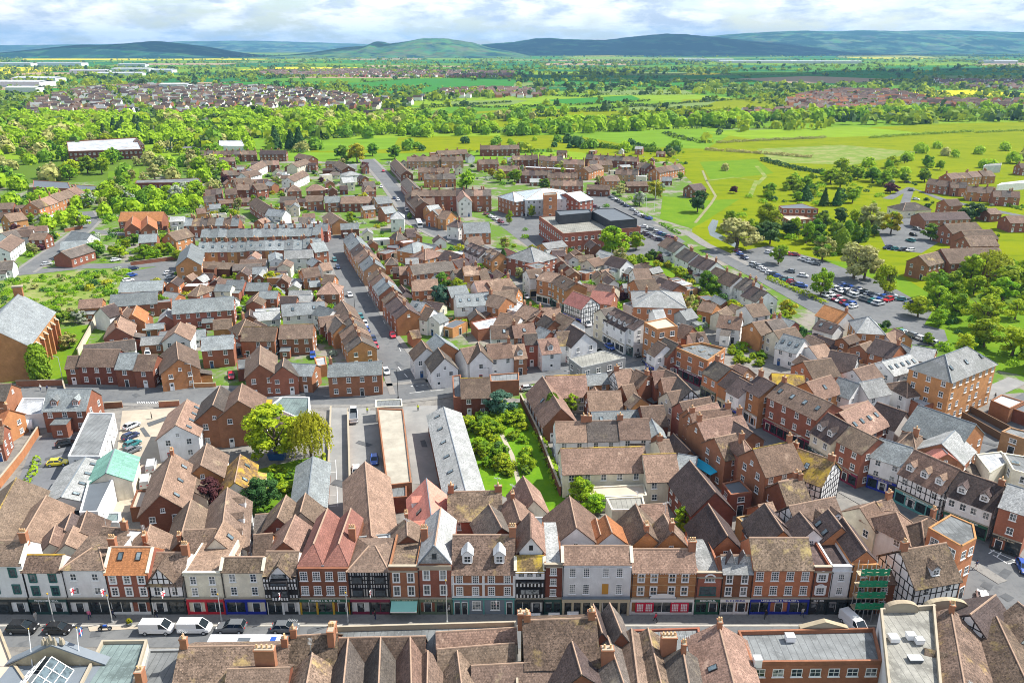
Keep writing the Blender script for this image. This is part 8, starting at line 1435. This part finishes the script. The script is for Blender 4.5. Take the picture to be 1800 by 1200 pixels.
for x, y, m, d in ((465, 716, 'shop_yellow', 'big yellow skip beside the mint green roof'), (611, 926, 'cloth_red', 'small red bin at the foot of the marked yard'), (488, 806, 'door_blue', 'blue barrel under the big tree')):
    p = G(x, y); t = thing('waste_container', (p.x, p.y, .05), 0, d, '', 'container'); b = MB(); s = 1.6 if 'big' in d else .6; b.hexa([(-s, -s * .6, .12), (s, -s * .6, .12), (s, s * .6, .12), (-s, s * .6, .12), (-s * 1.15, -s * .7, s), (s * 1.15, -s * .7, s), (s * 1.15, s * .7, s), (-s * 1.15, s * .7, s)], m); b.build('body', t); b = MB(); b.box(-s * 1.18, -s * .73, s + .003, s * 1.18, s * .73, s + .07, m); b.build('lid', t)
b = MB()
# ---------------------------------------------------------------- hills on the horizon
def hillmat(name, a, b, wood, sc):
    m, t = newmat(name); p = wpos(t); n = noise(t, p, sc, 5, 0.6); c = mixc(t, ramp(t, n, 0.4, 0.6), a, b)
    v = nd(t, 'ShaderNodeTexVoronoi', Scale=sc * 5); lk(t, p, v.inputs['Vector']); c = mixc(t, 0.35, c, v.outputs['Color'], 'SOFT_LIGHT')
    w = noise(t, p, sc * 1.6, 7, 0.7); c = mixc(t, ramp(t, w, wood, wood + 0.06), c, (0.012, 0.05, 0.045)); finish(t, c, 0.95, 0.0)
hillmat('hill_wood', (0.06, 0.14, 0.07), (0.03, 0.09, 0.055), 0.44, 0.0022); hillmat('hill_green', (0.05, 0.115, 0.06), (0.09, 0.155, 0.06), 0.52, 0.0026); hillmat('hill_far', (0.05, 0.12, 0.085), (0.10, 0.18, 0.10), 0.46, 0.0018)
def hill(name, prof, D, base, mat, seed):
    rr = np.random.RandomState(seed); n = 160; xs = np.linspace(prof[0][0], prof[-1][0], n); ys = np.interp(xs, [p[0] for p in prof], [p[1] for p in prof])
    K = 22; v = []; f = []
    nz = rr.uniform(-1, 1, (n + 2, K + 2))
    for k in range(3): nz[1:-1, 1:-1] = (nz[:-2, 1:-1] + nz[2:, 1:-1] + nz[1:-1, :-2] + nz[1:-1, 2:] + nz[1:-1, 1:-1]) / 5
    for i in range(n):
        ang = PITCH + atan((ys[i] - 600) / FOC); zt = max(0, CAMH - D * tan(ang)); wob = rr.uniform(-.012, .012) * zt
        for k in range(K + 1):
            t = k / K; Y = D - base + 2 * base * t; X = (xs[i] - 900) / FOC * (D * _cp + (CAMH - zt) * _sp) * (Y / D) ** 0.3
            h = (1 - abs(2 * t - 1) ** 1.5); h = h * h * (3 - 2 * h); z = (zt + wob) * h + nz[i, k] * 0.16 * zt * (1 - h) * min(1, h * 6)
            v.append((X, Y, max(z, 0) - (3 if h < 0.01 else 0)))
    for i in range(n - 1):
        for k in range(K): a = i * (K + 1) + k; f.append((a, a + K + 1, a + K + 2, a + 1))
    me = bpy.data.meshes.new(name); me.from_pydata(v, [], f); me.materials.append(MAT[mat])
    for p_ in me.polygons: p_.use_smooth = True
    struct(obj(name, me))
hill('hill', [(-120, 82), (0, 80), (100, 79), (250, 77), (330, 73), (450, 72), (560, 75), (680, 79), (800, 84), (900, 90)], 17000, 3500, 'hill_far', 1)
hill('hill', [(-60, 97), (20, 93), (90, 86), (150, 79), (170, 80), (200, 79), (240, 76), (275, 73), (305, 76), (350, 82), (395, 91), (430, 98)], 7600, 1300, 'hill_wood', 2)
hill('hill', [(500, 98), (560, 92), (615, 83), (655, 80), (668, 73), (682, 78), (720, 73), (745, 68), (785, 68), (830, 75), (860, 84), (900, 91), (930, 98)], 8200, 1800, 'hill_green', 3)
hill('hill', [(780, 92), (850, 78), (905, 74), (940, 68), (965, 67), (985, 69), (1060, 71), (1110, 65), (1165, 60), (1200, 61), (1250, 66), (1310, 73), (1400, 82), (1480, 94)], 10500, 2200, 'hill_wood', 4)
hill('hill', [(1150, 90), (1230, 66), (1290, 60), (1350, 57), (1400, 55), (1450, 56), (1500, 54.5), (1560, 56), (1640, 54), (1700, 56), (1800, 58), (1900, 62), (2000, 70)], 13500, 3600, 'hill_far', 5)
# ---------------------------------------------------------------- hedges, hedgerow trees and woods of the far plain (uncountable at this size)
def leafsoup(name, pts, mats, per=26, seed=5):
    """one mesh of leaf clumps: pts = (x, y, height, radius, material index)"""
    rr = np.random.RandomState(seed); A = np.array(pts, dtype=float); n = len(A); N = n * per
    d = rr.normal(size=(N, 3)); d[:, 2] = np.abs(d[:, 2]) * 0.9; d /= np.linalg.norm(d, axis=1)[:, None]
    base = np.repeat(A, per, 0); r = base[:, 3]; hgt = base[:, 2]
    rad = (0.7 + 0.4 * rr.rand(N))
    c = np.stack([base[:, 0] + d[:, 0] * r * rad, base[:, 1] + d[:, 1] * r * rad, hgt * 0.30 + d[:, 2] * hgt * 0.66 * rad - (rr.rand(N) < .3) * hgt * .25], 1)
    nrm = d + rr.normal(size=(N, 3)) * 0.45; nrm /= np.linalg.norm(nrm, axis=1)[:, None]
    up = np.tile([0.0, 0.0, 1.0], (N, 1)); up[np.abs(nrm[:, 2]) > 0.9] = [1, 0, 0]
    u = np.cross(up, nrm); u /= np.linalg.norm(u, axis=1)[:, None]; w = np.cross(nrm, u)
    s = ((0.42 if per < 40 else 0.2) * np.minimum(r, hgt * .6) * (0.75 + 0.5 * rr.rand(N)))[:, None]
    V = np.stack([c - u * s - w * s, c + u * s - w * s, c + u * s + w * s, c - u * s + w * s], 1).reshape(-1, 3)
    me = bpy.data.meshes.new(name); me.vertices.add(4 * N); me.vertices.foreach_set('co', V.ravel()); me.loops.add(4 * N); me.loops.foreach_set('vertex_index', np.arange(4 * N, dtype=np.int32))
    me.polygons.add(N); me.polygons.foreach_set('loop_start', np.arange(0, 4 * N, 4, dtype=np.int32))
    for m in mats: me.materials.append(MAT[m])
    me.polygons.foreach_set('material_index', base[:, 4].astype(np.int32)); me.update(calc_edges=True); o = obj(name, me); o['kind'] = 'stuff'; return o
rr = random.Random(11); pts = []
NOWOOD = [[G(x, y) for x, y in P] for P in (
    [(545, 262), (560, 246), (760, 240), (960, 238), (1120, 245), (1300, 236), (1640, 218), (1900, 212), (1900, 420), (1215, 420), (960, 262), (520, 280)],
    [(40, 212), (60, 178), (130, 160), (230, 152), (420, 153), (540, 160), (690, 178), (660, 196), (440, 196), (420, 206), (280, 204), (180, 216)], [(1385, 196), (1385, 182), (1410, 166), (1480, 158), (1570, 160), (1800, 180), (1780, 194), (1560, 190)], [(690, 232), (760, 182), (930, 172), (1300, 165), (1400, 160), (1380, 198), (1040, 214), (1010, 230)], [(560, 158), (700, 156), (690, 182), (560, 180)],
    [(720, 205), (930, 190), (1080, 196), (1010, 226), (760, 222)], [(600, 146), (905, 143), (900, 160), (640, 168)], [(1290, 139), (1420, 134), (1590, 140), (1500, 146), (1400, 147)], [(40, 103), (250, 103), (250, 106), (40, 106)])]
def okfar(x, y, m=0): return not any(inpoly(x, y, P) for P in NOWOOD)
for (a, c, Y) in FE:
    L = hypot(c[0] - a[0], c[1] - a[1]); st = 5 + Y / 400; n = int(L / st)
    if Y > 9000 or rr.random() < 0.12: continue
    tall = rr.random() < 0.22
    for k in range(n):
        t = (k + rr.random() * .6) / max(1, n); x, y = a[0] + (c[0] - a[0]) * t, a[1] + (c[1] - a[1]) * t
        if abs(x) > 0.72 * y + 80 or not okfar(x, y) or y < 690: continue
        if tall and rr.random() < 0.5: pts.append((x + rr.uniform(-6, 6), y + rr.uniform(-6, 6), rr.uniform(8, 13), rr.uniform(4, 7), rr.choice((0, 1, 1, 2))))
        elif rr.random() < 0.9: pts.append((x, y, rr.uniform(2.2, 4), 2.5 + Y / 900, rr.choice((0, 2, 2))))
        if rr.random() < 0.035: pts.append((x, y, rr.uniform(9, 14), rr.uniform(5, 8), rr.choice((0, 1, 1, 2))))
HL = [[(720, 222), (800, 216), (900, 208), (955, 205), (1010, 207)], [(905, 204), (960, 198), (1080, 196)], [(1040, 213), (1090, 205), (1160, 200), (1380, 197)], [(760, 186), (860, 190), (1000, 186), (1140, 178)], [(1000, 196), (1120, 188), (1260, 178), (1400, 170)], [(1100, 184), (1180, 192), (1250, 188)], [(700, 200), (760, 190), (900, 180)], [(600, 168), (700, 166), (900, 161)], [(640, 176), (720, 172), (780, 178)], [(560, 182), (640, 178), (700, 184)], [(930, 152), (1060, 150), (1180, 146), (1290, 140)], [(1180, 160), (1300, 153), (1420, 148)], [(1200, 152), (1290, 150), (1400, 158)], [(560, 246), (640, 238), (760, 234), (900, 234)], [(1170, 236), (1200, 246), (1250, 252)], [(900, 160), (960, 168), (1040, 172)], [(1150, 150), (1210, 158), (1240, 166)]]
for P in HL:
    for p0, p1 in zip(P[:-1], P[1:]):
        A_h, B_h = G(*p0), G(*p1); n_h = int((B_h - A_h).length / 5)
        for k in range(n_h):
            p = A_h.lerp(B_h, (k + rr.random()) / n_h); pts.append((p.x + rr.uniform(-1, 1), p.y + rr.uniform(-1, 1), rr.uniform(2.5, 4.5), rr.uniform(3, 4.5), rr.choice((0, 2, 2))))
            if rr.random() < .07: pts.append((p.x, p.y + 2, rr.uniform(8, 12), rr.uniform(4, 7), rr.choice((0, 1, 2))))
for k in range(110):     # copses and far woods
    Y = 900 * (9.5 ** rr.random()); X = rr.uniform(-.68, .68) * Y; n = int(14 + 30 * rr.random()); sp = 25 + Y * 0.02
    for i in range(n):
        x, y = X + rr.gauss(0, sp * 2.2), Y + rr.gauss(0, sp * 0.8)
        if okfar(x, y): pts.append((x, y, rr.uniform(8, 15), rr.uniform(5, 8) * (1 + Y / 9000), rr.choice((0, 0, 1, 2))))
leafsoup('distant_trees', pts, ['leaf_mid', 'leaf_bright', 'leaf_dark'], 12)
bush = []
for PB_, n_ in (([(330, 300), (700, 280), (760, 420), (640, 430), (330, 430)], 170), ([(700, 275), (1200, 265), (1230, 340), (1000, 440), (760, 400)], 150), ([(640, 430), (1000, 440), (1300, 520), (1440, 600), (1300, 640), (900, 600), (700, 580)], 150), ([(-20, 340), (330, 330), (420, 620), (160, 640), (100, 480), (-20, 480)], 140), ([(420, 430), (600, 440), (660, 620), (430, 640)], 80)):
    PW_ = [G(x, y) for x, y in PB_]; xs_ = [p.x for p in PW_]; ys2 = [p.y for p in PW_]; g_ = 0
    for k in range(n_ * 30):
        x, y = rr.uniform(min(xs_), max(xs_)), rr.uniform(min(ys2), max(ys2))
        if g_ >= n_: break
        if inpoly(x, y, PW_) and not hit(x, y, .7) and not near_road(x, y, .7): h = rr.uniform(.8, 2.6); bush.append((x, y, h, h * rr.uniform(.6, 1.1), rr.choice((0, 1, 1, 2, 1, 3, 4)))); g_ += 1
for PB_, n_, h0, h1 in (([(1620, 590), (1640, 500), (1700, 470), (1860, 450), (1860, 690), (1720, 660)], 60, 1, 3), ([(-20, 500), (60, 485), (215, 478), (200, 510), (150, 555), (60, 575), (-20, 550)], 260, .4, 1.6), ([(1260, 400), (1300, 330), (1480, 300), (1640, 300), (1560, 360), (1480, 440), (1380, 430)], 70, 1, 3), ([(20, 330), (380, 330), (380, 380), (100, 400)], 90, 1, 3.5)):
    PW_ = [G(x, y) for x, y in PB_]; xs_ = [p.x for p in PW_]; ys2 = [p.y for p in PW_]; g_ = 0
    for k in range(n_ * 20):
        x, y = rr.uniform(min(xs_), max(xs_)), rr.uniform(min(ys2), max(ys2))
        if g_ < n_ and inpoly(x, y, PW_) and not hit(x, y, 1) and not near_road(x, y, 1): h = rr.uniform(h0, h1); bush.append((x, y, h, h * rr.uniform(.8, 1.3), rr.choice((0, 1, 1, 1, 2)))); g_ += 1
leafsoup('garden_bushes', bush, ['leaf_mid', 'leaf_bright', 'leaf_dark', 'leaf_gold', 'leaf_blossom'], 90, 12)
leafsoup('distant_trees', far_wood(), ['leaf_mid', 'leaf_bright', 'leaf_dark', 'leaf_olive'], 150, 6)
# ---------------------------------------------------------------- the far suburbs: thousands of tiny houses that read as one mass
def suburb(name, polys, walls, roofs, seed, cell=19):
    rr = random.Random(seed); V = []; Fc = []; Mi = []; mats = [WALL[w][0] for w in walls] + [ROOF[r][0] for r in roofs]; trees = []
    for P in polys:
        W_ = [G(x, y) for x, y in P]; x0, x1 = min(p.x for p in W_), max(p.x for p in W_); y0, y1 = min(p.y for p in W_), max(p.y for p in W_)
        y = y0
        while y < y1:
            x = x0
            while x < x1:
                if inpoly(x, y, W_) and rr.random() < 0.74 and not near_road(x, y, 8):
                    a = rr.choice((0, 0.1, -0.2, pi / 2, 0.3)) + sin(x / 170) * 0.5; L, w = rr.uniform(4, 8), rr.uniform(3.4, 4.6); he, hr = 5, rr.uniform(7.5, 9); c, s = cos(a), sin(a); ox, oy = x + rr.uniform(-4, 4), y + rr.uniform(-4, 4)
                    b = len(V)
                    for (u, v, z) in ((-L, -w, 0), (L, -w, 0), (L, w, 0), (-L, w, 0), (-L, -w, he), (L, -w, he), (L, w, he), (-L, w, he), (-L, 0, hr), (L, 0, hr)): V.append((ox + u * c - v * s, oy + u * s + v * c, z))
                    wi = rr.randrange(len(walls)); ri = len(walls) + rr.randrange(len(roofs))
                    for q_, m in (((0, 1, 5, 4), wi), ((2, 3, 7, 6), wi), ((1, 2, 6, 9, 5), wi), ((3, 0, 4, 8, 7), wi), ((4, 5, 9, 8), ri), ((6, 7, 8, 9), ri)): Fc.append(tuple(b + i for i in q_)); Mi.append(m)
                elif rr.random() < .5: trees.append((x, y, rr.uniform(5, 9), rr.uniform(3, 5), rr.choice((0, 1, 2))))
                if rr.random() < 0.4: trees.append((x + 9, y + 9, rr.uniform(4, 8), rr.uniform(2.5, 4.5), rr.choice((0, 1, 1, 2))))
                x += cell * rr.uniform(.9, 1.15)
            y += cell * 1.25
    me = bpy.data.meshes.new(name); me.from_pydata(V, [], Fc)
    for m in mats: me.materials.append(MAT[m])
    me.polygons.foreach_set('material_index', Mi); o = obj(name, me); o['kind'] = 'stuff'; return trees
tr = suburb('distant_houses', [[(40, 212), (60, 178), (130, 160), (230, 152), (420, 153), (540, 160), (690, 178), (660, 196), (440, 196), (420, 206), (280, 204), (255, 200), (180, 216)]], 'bwwuc', 'ttpktlk', 3)
tr += suburb('distant_houses', [[(40, 232), (70, 212), (280, 204), (440, 198), (660, 196), (720, 202), (560, 216), (300, 222)], [(690, 178), (760, 170), (700, 190), (660, 196)]], 'bwud', 'ttks', 6, 38)
tr += suburb('distant_houses', [[(1390, 196), (1385, 182), (1410, 168), (1480, 160), (1570, 162), (1640, 178), (1800, 182), (1840, 190), (1780, 194), (1560, 190), (1500, 196)], [(1140, 214), (1250, 204), (1370, 196), (1390, 206), (1200, 216)]], 'wwob', 'pptpo', 4, 15)
tr += suburb('distant_houses', [[(1640, 142), (1840, 146), (1840, 160), (1660, 156)], [(460, 126), (640, 124), (900, 128), (905, 137), (640, 136), (460, 133)], [(770, 162), (850, 157), (960, 160), (940, 172), (800, 172)]], 'wwbo', 'tppt', 5, 17)
leafsoup('distant_trees', tr, ['leaf_mid', 'leaf_bright', 'leaf_dark'], 10, 8)
# far white warehouses, each a shed of its own
for i, (x, y, w, d, h) in enumerate(((30, 152, 150, 60, 11), (70, 143, 120, 45, 9), (45, 162, 60, 30, 9), (20, 117, 200, 70, 14), (110, 116, 220, 60, 14), (235, 127, 130, 50, 12), (160, 130, 120, 40, 11), (290, 128, 70, 40, 10), (210, 133, 150, 30, 8), (235, 118, 120, 40, 12), (1240, 108, 330, 60, 12), (1330, 111, 420, 60, 12), (1450, 112, 360, 50, 12), (1750, 111, 160, 60, 13), (1765, 112, 120, 40, 14), (1540, 90, 500, 90, 14), (1640, 90, 500, 90, 14), (310, 156, 60, 30, 9))):
    c = G(x, y); t = thing('warehouse', (c.x, c.y, 0), rr.uniform(-.15, .15), 'long pale warehouse shed', 'far out on the ' + ('left' if x < 900 else 'right') + ' of the plain', 'warehouse', 'warehouses far out on the plain')
    b = MB(); b.box(-w / 2, -d / 2, -.5, w / 2, d / 2, h, 'metal_white'); b.build('wall', t); b = MB()
    for s in (-1, 1):
        if s < 0: b.slab((-w / 2 - 1, -d / 2 - 1, h), (w / 2 + 1, -d / 2 - 1, h), (w / 2 + 1, 0, h + 2.5), (-w / 2 - 1, 0, h + 2.5), .2, 'flat_white')
        else: b.slab((w / 2 + 1, d / 2 + 1, h), (-w / 2 - 1, d / 2 + 1, h), (-w / 2 - 1, 0, h + 2.5), (w / 2 + 1, 0, h + 2.5), .2, 'flat_white')
    b.build('roof', t)
# ---------------------------------------------------------------- a cumulus that shades the far fields on the right
plain('cloud_white', (0.8, 0.8, 0.8), 1.0, 0.0)
def cloud(cx_, cy_, z, L, w, seed):
    rr = random.Random(seed); b = MB(); n = 10
    for k in range(26):
        x, y, r = rr.gauss(0, L * .28), rr.gauss(0, w * .25), rr.uniform(.18, .34) * w; R_ = []
        for i in range(7): a = pi * i / 6 - pi / 2; R_.append([(x + r * 1.7 * cos(a) * cos(2 * pi * j / n), y + r * cos(a) * sin(2 * pi * j / n), (.7 if a > 0 else .25) * r * sin(a)) for j in range(n)])
        for i in range(6):
            for j in range(n): b.face([R_[i][j], R_[i][(j + 1) % n], R_[i + 1][(j + 1) % n], R_[i + 1][j]], 'cloud_white')
    struct(b.build('cloud', None, (cx_, cy_, z)))
cloud(2450, 2950, 1250, 2000, 900, 1); cloud(-3000, 8000, 1500, 3600, 1600, 2); cloud(3600, 9500, 1500, 4500, 2000, 3)
# ---------------------------------------------------------------- haze
HZ = 5.0e-5
b = MB(); m_, t_ = newmat('haze'); pv = nd(t_, 'ShaderNodeVolumePrincipled'); pv.inputs['Color'].default_value = (0.30, 0.62, 1.0, 1); pv.inputs['Density'].default_value = HZ; pv.inputs['Anisotropy'].default_value = 0.2
ou = nd(t_, 'ShaderNodeOutputMaterial'); lk(t_, pv.outputs[0], ou.inputs['Volume'])
b.box(-27000, -400, -5, 27000, 22500, 420, 'haze'); hz = b.build('haze'); hz['kind'] = 'stuff'
# ---------------------------------------------------------------- labels: look first, then where, then the order from the left
from collections import defaultdict
bpy.context.view_layer.update()
ORDL = ['leftmost', 'second from left', 'third from left', 'fourth from left', 'fifth from left', 'sixth from left', 'seventh from left', 'eighth from left', 'ninth from left', 'tenth from left'] + [w + ' from left' for w in ORD[11:]]
TENS = ['twenty', 'thirty', 'forty', 'fifty', 'sixty']
def ordl(i):
    if i < len(ORDL) : return ORDL[i]
    n = i + 1
    if n % 10 == 0: return {20: 'twentieth', 30: 'thirtieth', 40: 'fortieth', 50: 'fiftieth', 60: 'sixtieth'}.get(n, str(n) + 'th') + ' from left'
    return TENS[n // 10 - 2] + '-' + ['', 'first', 'second', 'third', 'fourth', 'fifth', 'sixth', 'seventh', 'eighth', 'ninth'][n % 10] + ' from left'
PLM = {'along the right pavement of the side street': 'right of the side street', 'along the left pavement of the side street': 'left of the side street', 'in the brown roofed estate before the meadow': 'in the brown roofed estate', 'along the lane by the riverside car park': 'along the car park lane', 'in the back terraces at the upper left': 'in the upper left back terraces', 'in the brick court right of the side street': 'in the brick court', 'among the rear plots right of the diagonal street': 'on the right rear plots', 'on the far side of the diagonal street': 'across the diagonal street', 'inside the block left of the diagonal street': 'in the inner block', 'in the three storey brick terrace': 'in the three storey terrace', 'in the estate at the right edge': 'at the right edge'}
def shorten(d, p):
    for k in range(6):
        if len(d.split()) + len(p.split()) + 3 <= 16: return d
        if k == 0: d = d.replace('terraced house', 'terrace house').replace(' walled', '')
        elif k == 1: d = d.replace(' tiled', '')
        elif k == 2: d = d.replace('hipped ', '')
        elif k == 3 and ' with ' in d and d.count(' with ') == 1 and ' and ' in d.split(' with ')[1]: d = d.split(' and ')[0]
        elif k == 4: d = d.split(' with ')[0] if len(d.split(' with ')[0].split()) > 2 else d
    return d
BY = defaultdict(list)
for t in THINGS:
    pl = PLM.get(t[2], t[2]); dd = shorten(t[1], pl); BY[(dd, pl)].append((t[0], dd, pl, t[3], t[4], t[5]))
USED = set()
for (desc, place), L in BY.items():
    L.sort(key=lambda t: PX(t[0].location)[0] if t[0].location.y > 5 else 0)
    for i, (o, d, p, cat, group, full) in enumerate(L):
        base = d.strip()
        if len(L) > 1: lab = f"{base} {p}, {ordl(i)}"
        else: lab = f"{base} {p}".strip()
        w = lab.split()
        if len(w) > 16:
            b2 = base.split(); cut = len(w) - 16; b2 = b2[:max(3, len(b2) - cut)]; lab = ' '.join(b2) + f" {p}" + (f", {ordl(i)}" if len(L) > 1 else '')
        if len(lab.split()) < 4: lab += ' in the town'
        k = 2
        while lab in USED and k < 9: lab = ' '.join(lab.split()[:13]) + ' ' + ['', '', 'further back', 'nearer', 'beside it', 'farther right', 'set back', 'to the right', 'in front'][k]; k += 1
        USED.add(lab); o['label'] = lab; o['category'] = cat
        if group or len(L) > 1: o['group'] = group or f"{cat}s {p}".strip()
